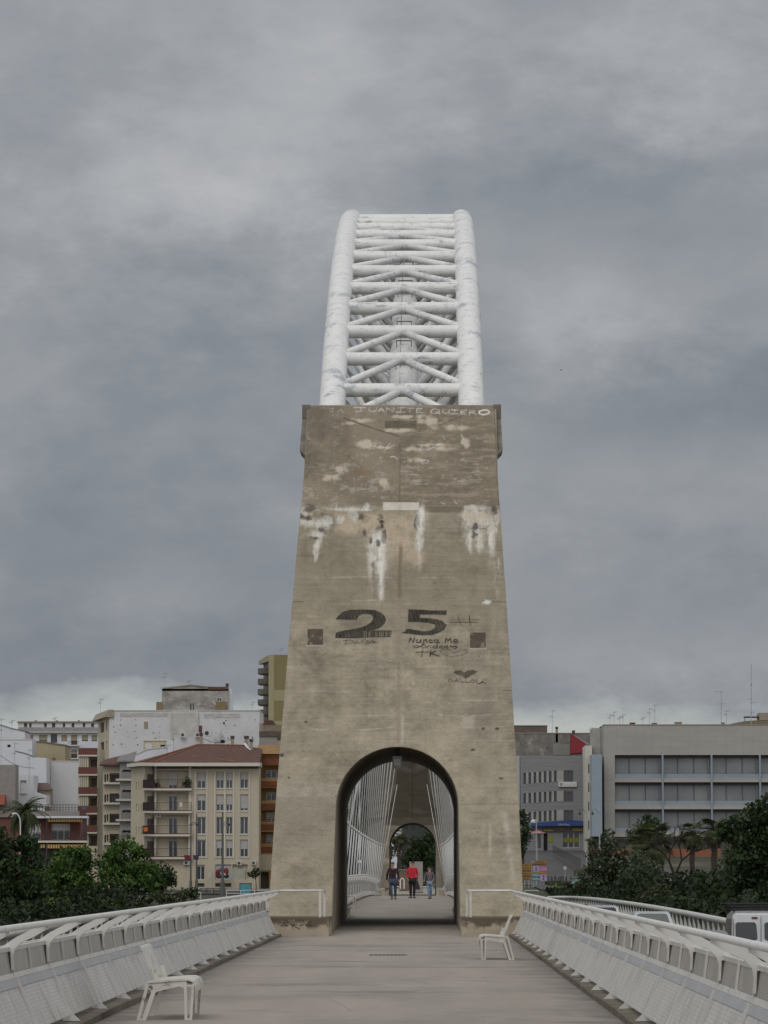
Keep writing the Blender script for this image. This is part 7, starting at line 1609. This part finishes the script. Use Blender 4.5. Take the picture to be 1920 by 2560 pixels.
# ---- 11. big stone museum-like building
YS = 568; F = frontal(1511, 1990, YS); root = bl('stone_building', 'long pale stone building with three tiers of wide glazing on the right', F)
Mst = mat('pale_stone_cladding', (.37, .355, .325), (.32, .308, .283), .45, .8, (.35, .35, 1), extra=both(stripes(2, .80, .012, (.25, .24, .22)), stripes(0, 1.35, .02, (.27, .26, .235))))
fl = ((1887.5, 1946), (1955.5, 2013), (2023, 2081)); rec = [(1537, a_, 1990, b_) for a_, b_ in fl]+[(1537, 2092, 1990, 2150)]
(u0, u1, za, z1), hs = box_thing(root, 'wall', F, (1510, 1812.5, 1990, 2160), Mst, 2, 20, rec, 1.1)
mb = MB(); hbox(mb, F, u0-.1, u1, z1, z1+.10, -20, .08); mb.build('coping', M_chim, root)
F6 = frontal(1482, 1511, YS+3.5); box_thing(root, 'left_wing', F6, (1482, 1820, 1503.5, 2150), Mst, 2, 10); mb = MB(); p_ = F.rect((1503, 1812.5, 1511, 2150)); mb.quad(F6.P(*F6.uz(1503, 2150)), F.P(u0, z1-25), F.P(u0, z1), F6.P(F6.uz(1503, 1812.5)[0], z1)); mb.quad(F6.P(F6.uz(1503, 1812)[0], z1), F.P(u0, z1), F.P(u0, z1, -10), F6.P(F6.uz(1503, 1812)[0], z1, -8)); mb.build('splayed_wall', Mst, root)
M_bglass = mat('dull_reflecting_glass', (.20, .205, .205), (.145, .155, .165), .22, .22, spec=.6)
M_bglass.node_tree.nodes['Principled BSDF'].inputs['Metallic'].default_value = 0
M_blueband = mat('pale_blue_glass_band', (.25, .29, .325), (.22, .26, .295), .3, .3); M_bluecol = mat('blue_steel_column', (.12, .155, .185), None, 1, .5)
for i, h in enumerate(hs):
    zt = h[3]; zb = h[2]
    mb = MB(); mb.quad(F.P(h[0], zb, -1.05), F.P(h[1], zb, -1.05), F.P(h[1], zt-.35, -1.05), F.P(h[0], zt-.35, -1.05)); mb.build('glazing', M_bglass if i < 3 else M_frame_d, root)
    if i == 3: continue
    mb = MB(); hbox(mb, F, h[0], h[1], zt-.42, zt-.004, -1.04, -.55); mb.build('dark_header', M_darkmetal, root)  # dark strip along the top of each glazing tier
    for k in range(10):
        if k % 3 == 2: continue
        mb = MB(); u_ = F.uz(1575+40.5*k-1.0, 2000)[0]; hbox(mb, F, u_-.06, u_+.06, zb+.0, zt, -1.04, -.95); mb.build('mullion', mat('dark_blue_mullion', (.085, .10, .115)), root)
    mb = MB(); hbox(mb, F, h[0], h[1], zb+.02, zb+.66, -.5, -.44); mb.build('glass_balustrade', M_blueband, root)
for px_ in (1655, 1777.5, 1898.5): u_ = F.uz(px_+2, 2000)[0]; mb = MB(); hbox(mb, F, u_-.14, u_+.14, 4, hs[0][3], .004, .14); mb.build('column', M_blueband, root); mb = MB(); hbox(mb, F, u_-.55, u_-.28, hs[2][2], hs[0][3]-.02, -.9, -.6); mb.build('rear_column', M_bluecol, root)
F7 = frontal(1463, 1810, 556); root = bl('low_pavilion', 'low orange-walled pavilion with a grey slab roof behind the fan palms', F7); box_thing(root, 'wall', F7, (1480, 2122, 1802, 2170), mat('orange_render', (.26, .105, .06), (.23, .095, .055), .4, .9), 0, 6); mb = MB(); hbox(mb, F7, *F7.rect((1640, 2157, 1802, 2175)), .01, 1.2); mb.build('olive_band', mat('olive_band', (.13, .10, .045), None, .6), root); mb = MB(); hbox(mb, F7, *F7.rect((1470, 2175, 1830, 2178.5)), -1, 3.5); mb.build('canopy_slab', M_blueband, root)
mb = MB(); hbox(mb, F7, *F7.rect((1440, 2179, 1860, 2215)), 2.0, 2.4); mb.build('base_wall', mat('grey_base_wall', (.15, .145, .145), (.12, .115, .115), .8, .9), root); mb = MB(); hbox(mb, F7, *F7.rect((1750, 2176, 1758.5, 2196)), 3.6, 3.7); mb.build('white_door', M_white_r, root)
# rooftop bits right
F8 = frontal(1815, 1930, 640); root = bl('hilltop_house', 'brown hilltop house with a low roof at the right skyline', F8); mb = MB(); mb.prism([F8.P(*F8.uz(*q)) for q in ((1810, 1830), (1990, 1830), (1990, 1801), (1885, 1801), (1860, 1803), (1820, 1811))], (0, 10, 0)); mb.build('wall', mat('brown_hill_wall', (.20, .165, .11), None, 1), root); mb = MB(); hbox(mb, F8, *F8.rect((1898, 1782, 1990, 1802)), -5, 0); mb.build('upper_room', M_chim, root); mb = MB(); hbox(mb, F8, *F8.rect((1862, 1791, 1898, 1793)), -3, 0); mb.bar(F8.P(*F8.uz(1862, 1803)), F8.P(*F8.uz(1862, 1792)), .1, .1); mb.build('pergola', M_darkmetal, root)
for k, (x0, x1, y0, lab) in enumerate(((1575, 1588, 1807, 'small reddish roof box left of the aerials on the stone building'), (1630, 1643, 1808, 'small pale vent box below the paired aerials'), (1687, 1705, 1806, 'low arched vent box near the middle of the stone roof'), (1804, 1812, 1807, 'vent box at the foot of the two-part mast'))):
    Fq = frontal(x0, x1, YS+3); root = bl('roof_vent', lab, Fq, 'roof vent'); mb = MB(); hbox(mb, Fq, *Fq.rect((x0, y0, x1, 1815)), -1, 0); mb.build('casing', M_tile if k == 0 else M_chim, root); mb = MB(); hbox(mb, Fq, *Fq.rect((x0-.8, y0-.8, x1+.8, y0)), -1.1, .1); mb.build('lid', M_fiber, root)
for a_ in ((1381, 1774, 1834, 640, 'tall thin aerial above the stained grey party wall'), (1525, 1787, 1812, 570, 'short aerial with a drum, first on the stone building'), (1535, 1779, 1812, 571, 'aerial with a high yagi, second on the stone building'), (1549, 1791, 1812, 571, 'bare rod third on the stone building'), (1557, 1786, 1812, 571, 'aerial with a long arm, fourth on the stone building'), (1607, 1793, 1811, 573, 'low aerial left of the taller pair'), (1624, 1770, 1811, 574, 'left one of the taller pair of aerials'), (1637, 1761, 1811, 573, 'right one of the taller pair of aerials'), (1816, 1776, 1811, 575, 'plain rod right of the two-part mast'), (1478, 1820, 1834, 600, 'tiny aerial behind the stair tower')):
    aerial(*a_)
aerial(1803, 1728, 1811, 574, 'two-part mast with a side arm on the stone building', ((.98, -1.0, 1), (.62, .7, 1)), .05)
aerial(1878, 1661, 1811, 574, 'tallest mast with stacked small dipoles near the right edge', ((.42, -.6, 1), (.36, .7, 1), (.66, .2, 1), (.2, .5, 1)), .055)

# ---- beige building sliver inside the near arch and things beyond the far arch
F = frontal(862, 884, 470); root = bl('house', 'pale beige building glimpsed at the left inside the near archway', F); box_thing(root, 'wall', F, (840, 1890, 872, 2230), M_cream, -1, 8); coping(root, F, 840, 872, 1890, M_creamtrim)
F = frontal(968, 1010, 455); root = bl('house', 'white house glimpsed through the far archway beside the palm trunk', F); (_, hs) = box_thing(root, 'wall', F, (950, 2060, 1003, 2225), M_white_r, -1, 8, [(980, 2098, 985, 2108)]); q = hs[0]; window(F, q, root, 0)
F = frontal(880, 1140, 500); root = bl('apartment_building', 'dark grey-green apartment block behind the cables inside the near archway', F); (_, hs) = box_thing(root, 'wall', F, (876, 1880, 1145, 2225), mat('dark_green_grey_render', (.055, .06, .052), (.04, .045, .04), .4, .9), -1, 8, [(x_, y_, x_+9, y_+14) for x_ in range(885, 1130, 18) for y_ in range(1900, 2170, 40)], .4)  # wall in a dark grey-green, windows in a regular grid
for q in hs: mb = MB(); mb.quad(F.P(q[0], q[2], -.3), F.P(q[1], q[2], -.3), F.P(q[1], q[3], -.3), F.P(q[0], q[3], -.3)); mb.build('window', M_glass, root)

# ---- things hung out on the facades
def hang(label, name, cat, pts, col, Y):
    root = thing(name, label, cat, at(pts[0][0], pts[0][1], Y)); p = [at(q[0], q[1], Y) for q in pts]; mb = MB(); mb.prism(p, (0, .04, 0)); mb.build('cloth', mat('cloth_%d' % int(sum(c*1000 for c in col)), col), root)
hang('blue cloth drying on a balcony of the brick-banded tower', 'laundry', 'laundry', [(204, 2017), (216, 2017), (215, 2024), (205, 2024)], (.08, .12, .28), YB-1.2)
hang('white towel over the second balcony of the cream building', 'laundry', 'laundry', [(448, 2006), (456, 2006), (456, 2017), (449, 2018)], (.55, .53, .5), YM-.75)
rt = thing('potted_plant', 'bushy potted plant on the top balcony of the cream building', 'plant', at(468, 1970, YM-.3)); c_ = at(468, 1958, YM-.3)
r_ = np.random.RandomState(2); P_ = np.array([c_])+r_.randn(260, 3)*np.array([.28, .2, .33]); leaves(P_, .16, LM['dark'], 'foliage', rt, 4); mb = MB(); b_ = at(468, 1969, YM-.3); mb.tube([b_, b_+Vector((0, 0, .35))], [.14, .2], 10); mb.build('pot', M_tile, rt)
rt = thing('potted_plant', 'small dark potted plant at the left end of the top balcony', 'plant', at(391, 1970, YM-.3)); c_ = at(391, 1962, YM-.3)
P_ = np.array([c_])+r_.randn(160, 3)*np.array([.22, .2, .22]); leaves(P_, .14, LM['dark'], 'foliage', rt, 4); mb = MB(); b_ = at(391, 1969, YM-.3); mb.tube([b_, b_+Vector((0, 0, .3))], [.12, .17], 10); mb.build('pot', M_tile, rt)
# drooping cables between roofs
for k, (a_, b_, lab) in enumerate((((505, 1845), (580, 1848), 'black cable drooping between the chimneys above the red roof'), ((0, 1888), (86, 1920), 'thin cable crossing the white houses at far left'))):
    p, q = at(*a_, 480 if k == 0 else 515), at(*b_, 480 if k == 0 else 515); rt = thing('overhead_cable', lab, 'cable', p); mb = MB(); mb.tube([p.lerp(q, i/10)+Vector((0, 0, -.5*math.sin(math.pi*i/10))) for i in range(11)], .03, 4); mb.build('wire', M_darkmetal, rt)
# ================================================================ STREET FURNITURE
def ground_at(px, Y): x_ = at(px, 2178, Y).x; return Vector((x_, Y, gz(x_, Y)))
# tall poles with banners, left
for k, (px_, top, Y, lab) in enumerate(((477, 2032, 440, 'tall dark street pole with a red banner before the cream building'), (491.5, 2035, 445, 'tall dark street pole with a purple banner, just right of the red one'), (556.5, 2031, 430, 'tall thick dark street pole with wall-lamp arms in front of the double windows'))):
    b_ = ground_at(px_, Y); t = at(px_, top, Y); root = thing('street_pole', lab, 'street pole', b_, 'tall dark street poles')
    mb = MB(); mb.tube([b_-Vector((0, 0, .2)), b_+Vector((0, 0, 1.6)), b_+Vector((0, 0, 1.61)), t], [.20, .17, .11, .07] if k < 2 else [.32, .26, .15, .09], 10); mb.build('pole', M_polegreen, root)
    z = at(px_, 2060, Y).z; mb = MB(); s_ = (1, -1, 1)[k]
    mb.tube([(b_.x, Y, z), (b_.x+.35*s_, Y, z+.25), (b_.x+.7*s_, Y, z+.1)], .03, 6); mb.tube([(b_.x, Y, z-.3), (b_.x+.35*s_, Y, z), (b_.x+.5*s_, Y, z+.15)], .03, 6); mb.build('bracket', M_polegreen, root)
    mb = MB(); mb.tube([(b_.x+.7*s_, Y, z+.12), (b_.x+.7*s_, Y, z-.05), (b_.x+.7*s_, Y, z-.22)], [.05, .18, .03], 8); mb.build('lantern', M_darkmetal, root)
for (px0, px1, c1, lab, Y) in ((460, 476, (.16, .02, .025), 'dark red banner hanging on the left of a street pole', 440), (482, 497, (.07, .03, .075), 'purple banner hanging between two street poles', 445)):
    p = [at(*q, Y-.1) for q in ((px0, 2138), (px1, 2139), (px1-1, 2150), (px0+2, 2149))]; root = thing('banner', lab, 'banner', p[0], 'street banners'); mb = MB(); mb.prism(p[::-1], (0, .03, 0)); mb.build('cloth', mat('banner_'+('red' if c1[0] > .1 else 'purple'), c1), root); mb = MB(); mb.bar(p[0], p[1]+Vector((.05, 0, 0)), .04, .04); mb.build('rod', M_darkmetal, root)
# curved lamps
for (px_, top, base, Y, s_, lab) in ((46, 2033, 2085, 385, -1, 'white curved-neck street lamp over the dark trees, far left'), (278, 2137, 2160, 380, -1, 'white curved-neck street lamp poking out of the round-topped tree')):
    b_ = ground_at(px_+4, Y); t = at(px_, top, Y); root = thing('street_lamp', lab, 'street lamp', b_, 'curved-neck street lamps'); mb = MB()
    mb.tube([b_, Vector((b_.x, Y, t.z-1.2)), Vector((b_.x-.06, Y, t.z-.6)), Vector((b_.x-.22, Y, t.z-.2)), Vector((b_.x-.48, Y, t.z))], .06, 8); mb.build('pole', M_white, root)
    mb = MB(); mb.tube([Vector((b_.x-.4, Y, t.z)), Vector((b_.x-.85, Y, t.z-.08))], [.08, .11], 8); mb.build('lamp_head', M_white, root)
b_ = ground_at(1341, 440); t = at(1341, 2045, 440); root = thing('street_lamp', 'slim street lamp with a disc head left of the blue awning', 'street lamp', b_); mb = MB(); mb.tube([b_, t], .06, 8); mb.build('pole', M_galv, root); h = at(1333, 2052, 440); mb = MB(); mb.tube([Vector((t.x, 440, h.z+.1)), Vector((h.x, 440, h.z+.12))], .04, 6); mb.tube([h+Vector((0, 0, -.2)), h+Vector((0, 0, .0)), h+Vector((0, 0, .12))], [.30, .28, .10], 12); mb.build('lamp_head', M_frame, root)
for k, (px_, top, Y, lab) in enumerate(((1467, 1985, 500, 'tall pale pole with scrolled lantern bracket at the corner of the grey building'), (1499, 2000, 505, 'tall pale pole with lantern bracket before the blue glass panel'))):
    b_ = ground_at(px_, Y); t = at(px_, top, Y); root = thing('street_pole', lab, 'street pole', b_, 'pale lantern poles'); mb = MB(); mb.tube([b_, t], [.13, .06], 8); mb.build('pole', M_galv, root); z = at(px_, 2028, Y).z; mb = MB()
    mb.tube([(b_.x, Y, z-.3), (b_.x-.5, Y, z+.3), (b_.x-.9, Y, z+.15), (b_.x-.85, Y, z-.1)], .035, 6); mb.build('bracket', M_darkmetal, root); mb = MB(); mb.tube([(b_.x-.88, Y, z-.1), (b_.x-.88, Y, z-.3), (b_.x-.88, Y, z-.5)], [.05, .2, .04], 8); mb.build('lantern', M_darkmetal, root)
# no-parking style frame sign, left of shop
F = frontal(517, 530, 446); root = thing('framed_sign', 'thin pole sign with a small frame in front of the ground floor window', 'sign', ground_at(530.5, 446)); b_ = root.location; t = at(530.5, 2180, 446); mb = MB(); mb.tube([b_, t], .05, 6); mb.build('pole', M_galv, root); mb = MB()
q = F.rect((521, 2182, 529.5, 2192))
for a_, c_ in (((q[0], q[2]), (q[1], q[2])), ((q[0], q[3]), (q[1], q[3])), ((q[0], (q[2]+q[3])/2), (q[1], (q[2]+q[3])/2)), ((q[1], q[2]), (q[1], q[3])), ((q[0]+.12, q[2]), (q[0]+.12, q[3]))): mb.bar(F.P(*a_), F.P(*c_), .045, .045)
mb.build('frame', M_frame, root)
# shop display of coloured things
F = frontal(538, 574, YM-1.2); root = thing('shop_display', 'red and blue inflatable toys hung outside the ground floor shop', 'shop display', F.P(*F.uz(556, 2199)))
for nm, px_, py_, rx_, ry_, c_ in (('toy', 545, 2182, 6, 9, (.15, .02, .02)), ('toy', 566, 2178, 6, 9, (.24, .025, .02)), ('toy', 555, 2174, 7, 6, (.10, .10, .20)), ('toy', 548, 2191, 9, 5, (.07, .02, .02)), ('toy', 566, 2190, 7, 6, (.03, .04, .03)), ('toy', 563, 2187, 3, 4, (.5, .5, .5))):
    c0 = F.P(*F.uz(px_, py_), .1); mb = MB(); mb.sphere(c0, (rx_/20, .25, ry_/20), 8, 6); mb.build(nm, mat('toy_%d%d' % (int(c_[0]*100), int(c_[2]*100)), c_), root)
# teal poster cases
for k, (x0, x1, y0, y1, yb, Y, lab) in enumerate(((600.5, 627, 2210, 2236, 2243, 425, 'street poster case with a teal poster, left of the concrete leg'), (1429, 1450, 2198, 2222, 2236, 400, 'street poster case with a pale green poster behind the poplar'))):
    F = frontal(x0, x1, Y); root = thing('poster_case', lab, 'poster case', F.P(F.L/2, gz(F.P(F.L/2, 0).x, Y)), 'street poster cases'); q = F.rect((x0, y0, x1, y1)); mb = MB()
    hbox(mb, F, q[0]-.08, q[1]+.08, q[2]-.1, q[3]+.1, -.2, 0); hbox(mb, F, q[0]+.1, q[0]+.25, q[2]-1.2, q[2]-.1, -.15, -.05); hbox(mb, F, q[1]-.25, q[1]-.1, q[2]-1.2, q[2]-.1, -.15, -.05); mb.build('case', M_darkmetal, root)
    mb = MB(); hbox(mb, F, *q, .003, .012); mb.build('poster', mat('teal_poster' if k == 0 else 'green_poster', (.06, .22, .26) if k == 0 else (.22, .34, .31), (.10, .30, .33) if k == 0 else (.05, .09, .07), 3.0), root)
# white guard rails, left and right
for k, (x0, y0, x1, y1, y2, Y, lab) in enumerate(((481, 2231, 502, 2231, 2256, 375, 'square white pipe frame standing above the left handrail'), (566, 2226, 672, 2226, 2243, 408, 'long white pipe railing beside the left of the concrete leg'), (1312, 2226, 1345, 2226, 2246, 385, 'white pipe railing just right of the concrete leg'), (1578, 2234, 1594, 2234, 2250, 372, 'small white pipe frame in the shrubs behind the silver cars'))):
    a_, b_ = at(x0, y0, Y), at(x1, y1, Y); zb = at(x0, y2, Y).z; root = thing('pipe_railing', lab, 'railing', Vector((a_.x, Y, zb)), 'white pipe railings'); n_ = max(1, int((b_.x-a_.x)/1.2))
    mb = MB(); mb.tube([a_, b_], .035, 6); mb.tube([(a_.x, Y, (a_.z+zb)/2), (b_.x, Y, (b_.z+zb)/2)], .03, 6); mb.build('rail', M_white, root)
    mb = MB()
    for i in range(n_+1): p = a_.lerp(b_, i/n_); mb.tube([p, (p.x, Y, zb-.6)], .035, 6)
    mb.build('post', M_white, root)
root = thing('bridge_end_fence', 'dark iron street railing before the cream building', 'railing', ground_at(540, 436)); mb = MB(); a_, b_ = at(500, 2221, 436), at(565, 2221, 436); mb.bar(a_, b_, .06, .06)
for i in range(24): p = a_.lerp(b_, i/23); mb.bar(p, p-Vector((0, 0, 1.2)), .035 if i % 6 else .12, .035)
mb.build('bars', M_darkmetal, root)
# direction sign boards, right
F = frontal(1305, 1367, 418)
M_or = mat('amber_sign', (.36, .185, .02), (.32, .16, .02), 2, .6); M_orb = mat('brown_sign', (.24, .12, .03), None, 2, .6); M_pk = mat('magenta_sign', (.36, .11, .22), None, 2, .6); M_li = mat('lilac_sign', (.38, .30, .42), None, 2, .6); M_te = mat('teal_sign', (.03, .16, .18), None, 2, .6)
def signstack(label, x0, x1, rows_, px_posts, ybot):
    root = thing('direction_sign', label, 'sign', ground_at(px_posts[0], 418), 'stacked direction signs'); 
    for (a_, b_, c_, y0, y1, m_) in rows_:
        mb = MB(); hbox(mb, F, *F.rect((a_, y0, b_, y1)), .0, .06); o = mb.build('board', m_, root)
        mb = MB(); q = F.rect((a_, y0, b_, y1)); h_ = q[3]-q[2]; w_ = q[1]-q[0]
        if c_ == 'bars':
            for j in (.33, .66): hbox(mb, F, q[0]+.08*w_, q[0]+.8*w_, q[2]+h_*j-.025, q[2]+h_*j+.025, .061, .066)
            hbox(mb, F, q[1]-.14*w_, q[1]-.06*w_, q[2]+h_*.3, q[2]+h_*.7, .061, .066); mb.build('printed_lines', M_darkmetal if m_ in (M_or, M_orb) else M_frame, o)
        elif c_ == 'pic':
            hbox(mb, F, q[0]+.38*w_, q[0]+.62*w_, q[2]+h_*.12, q[2]+h_*.45, .061, .066); hbox(mb, F, q[0]+.38*w_, q[0]+.62*w_, q[2]+h_*.55, q[2]+h_*.88, .061, .066); mb.build('pictogram', mat('violet_mark', (.12, .05, .22)), o)
    mb = MB()
    for px_ in px_posts:
        g_ = ground_at(px_, 418); t = F.P(*F.uz(px_, 2152 if x0 > 1320 else 2160), -.05); mb.tube([g_, t], .045, 6)
    mb.build('post', M_galv, root)
signstack('left stack of amber and brown direction boards beside the concrete leg', 1305, 1328, [(1303, 1328, 'bars', 2160+i*6.9, 2166.3+i*6.9, (M_or, M_or, M_orb, M_or, M_orb, M_or)[i]) for i in range(6)], (1311, 1322), 2205)
signstack('right stack of direction boards with magenta, lilac and teal panels', 1329, 1367, [(1335, 1367, 'bars', 2152, 2157.5, M_or), (1329, 1367, 'bars', 2158, 2163.5, M_orb), (1333, 1347.5, 'pic', 2165, 2179.5, M_li), (1348, 1367, 'bars', 2165, 2179.5, M_pk), (1334, 1367, 'x', 2180.5, 2183.5, M_or), (1329, 1350, 'bars', 2184, 2192, M_te), (1329, 1350, 'bars', 2193.5, 2202, M_te), (1350.5, 1367, 'pic', 2186, 2202, M_li)], (1329.5, 1334), 2205)
# no entry disc
p = at(1412.5, 2170, 470); root = thing('road_sign', 'round white-ringed no-entry sign on the sloping street', 'road sign', ground_at(1412.5, 470)); mb = MB(); mb.tube([root.location, p], .04, 6); mb.build('post', M_galv, root); mb = MB(); mb.tube([p+Vector((0, -.06, 0)), p+Vector((0, -.02, 0))], .20, 16); o = mb.build('disc', M_white2, root); mb = MB(); mb.box((p.x-.11, p.y-.085, p.z-.03), (p.x+.11, p.y-.065, p.z+.03)); mb.build('bar', M_darkmetal, o)
# bollards
bo0 = None
for i, px_ in enumerate((1371, 1378, 1386, 1390, 1400, 1404, 1408, 1416, 1427, 1380, 1396, 1414)):
    Y = 452 if i < 9 else 425; g_ = ground_at(px_, Y)
    if bo0 is None:
        bo0 = thing('bollard', 'dark iron bollard on the edge of the sloping street', 'bollard', (0, 0, 0), 'dark street bollards'); mb = MB(); mb.tube([(0, 0, -.1), (0, 0, .15), (0, 0, .16), (0, 0, .95)], [.10, .10, .065, .065], 8); mb.build('post', M_darkmetal, bo0); mb = MB(); mb.sphere((0, 0, 1.0), .085, 8, 6); mb.build('knob', M_darkmetal, bo0); bo = bo0
    else: bo = copy_tree(bo0)
    bo.location = g_; bo.scale = (1, 1, 1)
# grass patch
mb = MB(); gx = [at(1375, 2200, 432).x, at(1430, 2200, 432).x]; r_ = np.random.RandomState(9); n = 5000
P_ = np.stack([gx[0]+r_.rand(n)*(gx[1]-gx[0]), 422+r_.rand(n)*24, np.zeros(n)], 1); P_[:, 2] = [gz(a_, b_)+.25 for a_, b_ in P_[:, :2]]
o = leaves(P_, .35, LM['olive'], 'grass', None, 5); tag(o, 'patch of dull grass beside the sloping street', 'grass', kind='stuff')
# undergrowth on the banks: one mass
r_ = np.random.RandomState(19); n = 45000; X_ = r_.uniform(-60, 62, n); Y_ = r_.uniform(325, 384, n); k_ = ((X_ > 13) | (X_ < -26)); X_, Y_ = X_[k_], Y_[k_]
hgt = 2.3*np.clip(np.sin(X_*.31+2*np.sin(X_*.13))*np.sin(Y_*.23+X_*.07)-.15, 0, 1)*(r_.rand(len(X_))**.5)+.22*(.5+.5*np.sin(X_*.9+1.3*np.sin(Y_*.5)))*(r_.rand(len(X_)))
P_ = np.stack([X_, Y_, np.array([gz(a_, b_) for a_, b_ in zip(X_, Y_)])+.15+hgt], 1)
o = leaves(P_, .42, LM['under'], 'undergrowth', None, 6); tag(o, 'dark undergrowth covering the far banks', 'undergrowth', kind='stuff')
# sloping wall with railing on the right street
Y0_, Y1_ = 560, 500; a_ = at(1382, 2132, Y0_); b_ = at(1452, 2168, Y1_)
root = thing('ramp_railing', 'long sloping iron railing climbing to the grey office building', 'railing', a_); mb = MB(); n_ = 44
top = 1.1
mb.bar(a_+Vector((0, 0, top)), b_+Vector((0, 0, top)), .06, .06)
for i in range(n_+1): p = a_.lerp(b_, i/n_); mb.bar(p, p+Vector((0, 0, top)), .045, .045)
mb.build('bars', M_darkmetal, root); mb = MB(); mb.hexa([a_+Vector((0, 0, -4)), b_+Vector((0, 0, -4)), b_+Vector((0, .4, -4)), a_+Vector((0, .4, -4)), a_, b_, b_+Vector((0, .4, 0)), a_+Vector((0, .4, 0))]); mb.build('kerb_wall', mat('ramp_wall', (.17, .155, .145), None, .6), root)
mb = MB(); q = [at(1395, 2134, 556), at(1500, 2134, 556), at(1500, 2200, 500), at(1455, 2168, 500)]; 
root = thing('parasol', 'folded-down red and white parasol left of the grey building doorway', 'parasol', ground_at(1344, 540)); p = at(1344, 2083, 540); mb = MB(); mb.tube([p+Vector((0, 0, 0)), p+Vector((0, 0, .45))], [1.2, .02], 10); mb.build('canopy', mat('red_parasol_cloth', (.30, .05, .05), (.4, .2, .2), .8), root); mb = MB(); mb.tube([root.location, p], .04, 6); mb.build('pole', M_galv, root)
# beyond the far arch: stele, red-brown blocks, white hoop, end railing
c0 = at(1023.5, 2215, 300); c1 = at(1057, 2154, 300); root = thing('information_panel', 'plain grey upright panel framed by the far archway behind the man in red', 'panel', (c0.x, 300, dz(300))); mb = MB(); mb.box((c0.x, 300, dz(300)), (c1.x, 300.15, c1.z)); mb.build('slab', mat('grey_panel', (.30, .27, .25), (.25, .225, .21), 1.2, .8), root); mb = MB(); mb.box((c0.x-.04, 299.98, dz(300)), (c1.x+.04, 300.17, dz(300)+.12)); mb.build('base', M_conc_dark, root)
c0 = at(998, 2210, 330); root = thing('brick_planter', 'low brownish wall seen between the two men beyond the far archway', 'planter', (c0.x, 330, dz(330))); mb = MB(); mb.box((c0.x, 330, dz(330)), (at(1023, 2200, 330).x, 331, at(1000, 2175, 330).z)); mb.build('wall', mat('planter_wall', (.17, .12, .085), (.13, .095, .07), 1.5, .9), root); mb = MB(); mb.box((c0.x-.06, 329.95, at(1000, 2175, 330).z), (at(1023, 2200, 330).x+.06, 331.05, at(1000, 2173.5, 330).z)); mb.build('coping', M_chim, root)
root = thing('metal_hoop', 'white metal hoop stand seen through the far archway', 'hoop', at(1005, 2222, 310)); mb = MB(); Yq = 310; pts = [at(1001+4.6*(1-math.cos(math.pi*i/12)), 2204-8*math.sin(math.pi*i/12), Yq) for i in range(13)]; pts = [at(1001, 2222, Yq)]+pts+[at(1010.2, 2222, Yq)]; mb.tube(pts, .05, 6); mb.build('hoop', M_white, root)
a_, b_ = at(980, 2217, 382), at(1082, 2217, 382); root = thing('end_railing', 'low pale railing across the end of the walkway beyond the far archway', 'railing', a_); mb = MB(); mb.tube([a_, b_], .05, 6)
for i in range(12): p = a_.lerp(b_, i/11); mb.tube([p, p-Vector((0, 0, .5))], .035, 6)
mb.build('rail', M_white, root)
# tiny white sign on a cable side
p = at(899, 2155, 150); 
root = thing('traffic_plate', 'small white plate on a thin yellowish post seen through the cables at left', 'sign', (p.x, 300, rz(300))); q = at(899, 2154, 300); mb = MB(); mb.tube([(q.x, 300, rz(300)), (q.x, 300, q.z+9.0)], .06, 6); mb.build('post', M_creamtrim, root); mb = MB(); mb.box((q.x-.12, 299.9, q.z-.12), (q.x+.12, 299.93, q.z+.12)); mb.build('plate', M_white, root)
# bird
p = at(1403, 925, 300); root = thing('bird', 'tiny dark bird flying in the grey sky right of the arch', 'bird', p); mb = MB(); mb.sphere(p, (.05, .14, .05), 8, 6); mb.build('body', M_darkmetal, root); mb = MB(); mb.add([p+Vector((0, -.04, .01)), p+Vector((-.22, .02, .07)), p+Vector((-.12, .06, .04)), p+Vector((0, .06, .01)), p+Vector((.22, .02, .07)), p+Vector((.12, .06, .04))], [(0, 3, 2, 1), (0, 4, 5, 3)]); mb.build('wings', M_darkmetal, root)

print('OBJECTS', len(bpy.data.objects), 'FACES', sum(len(o.data.polygons) for o in bpy.data.objects if o.type == 'MESH'))
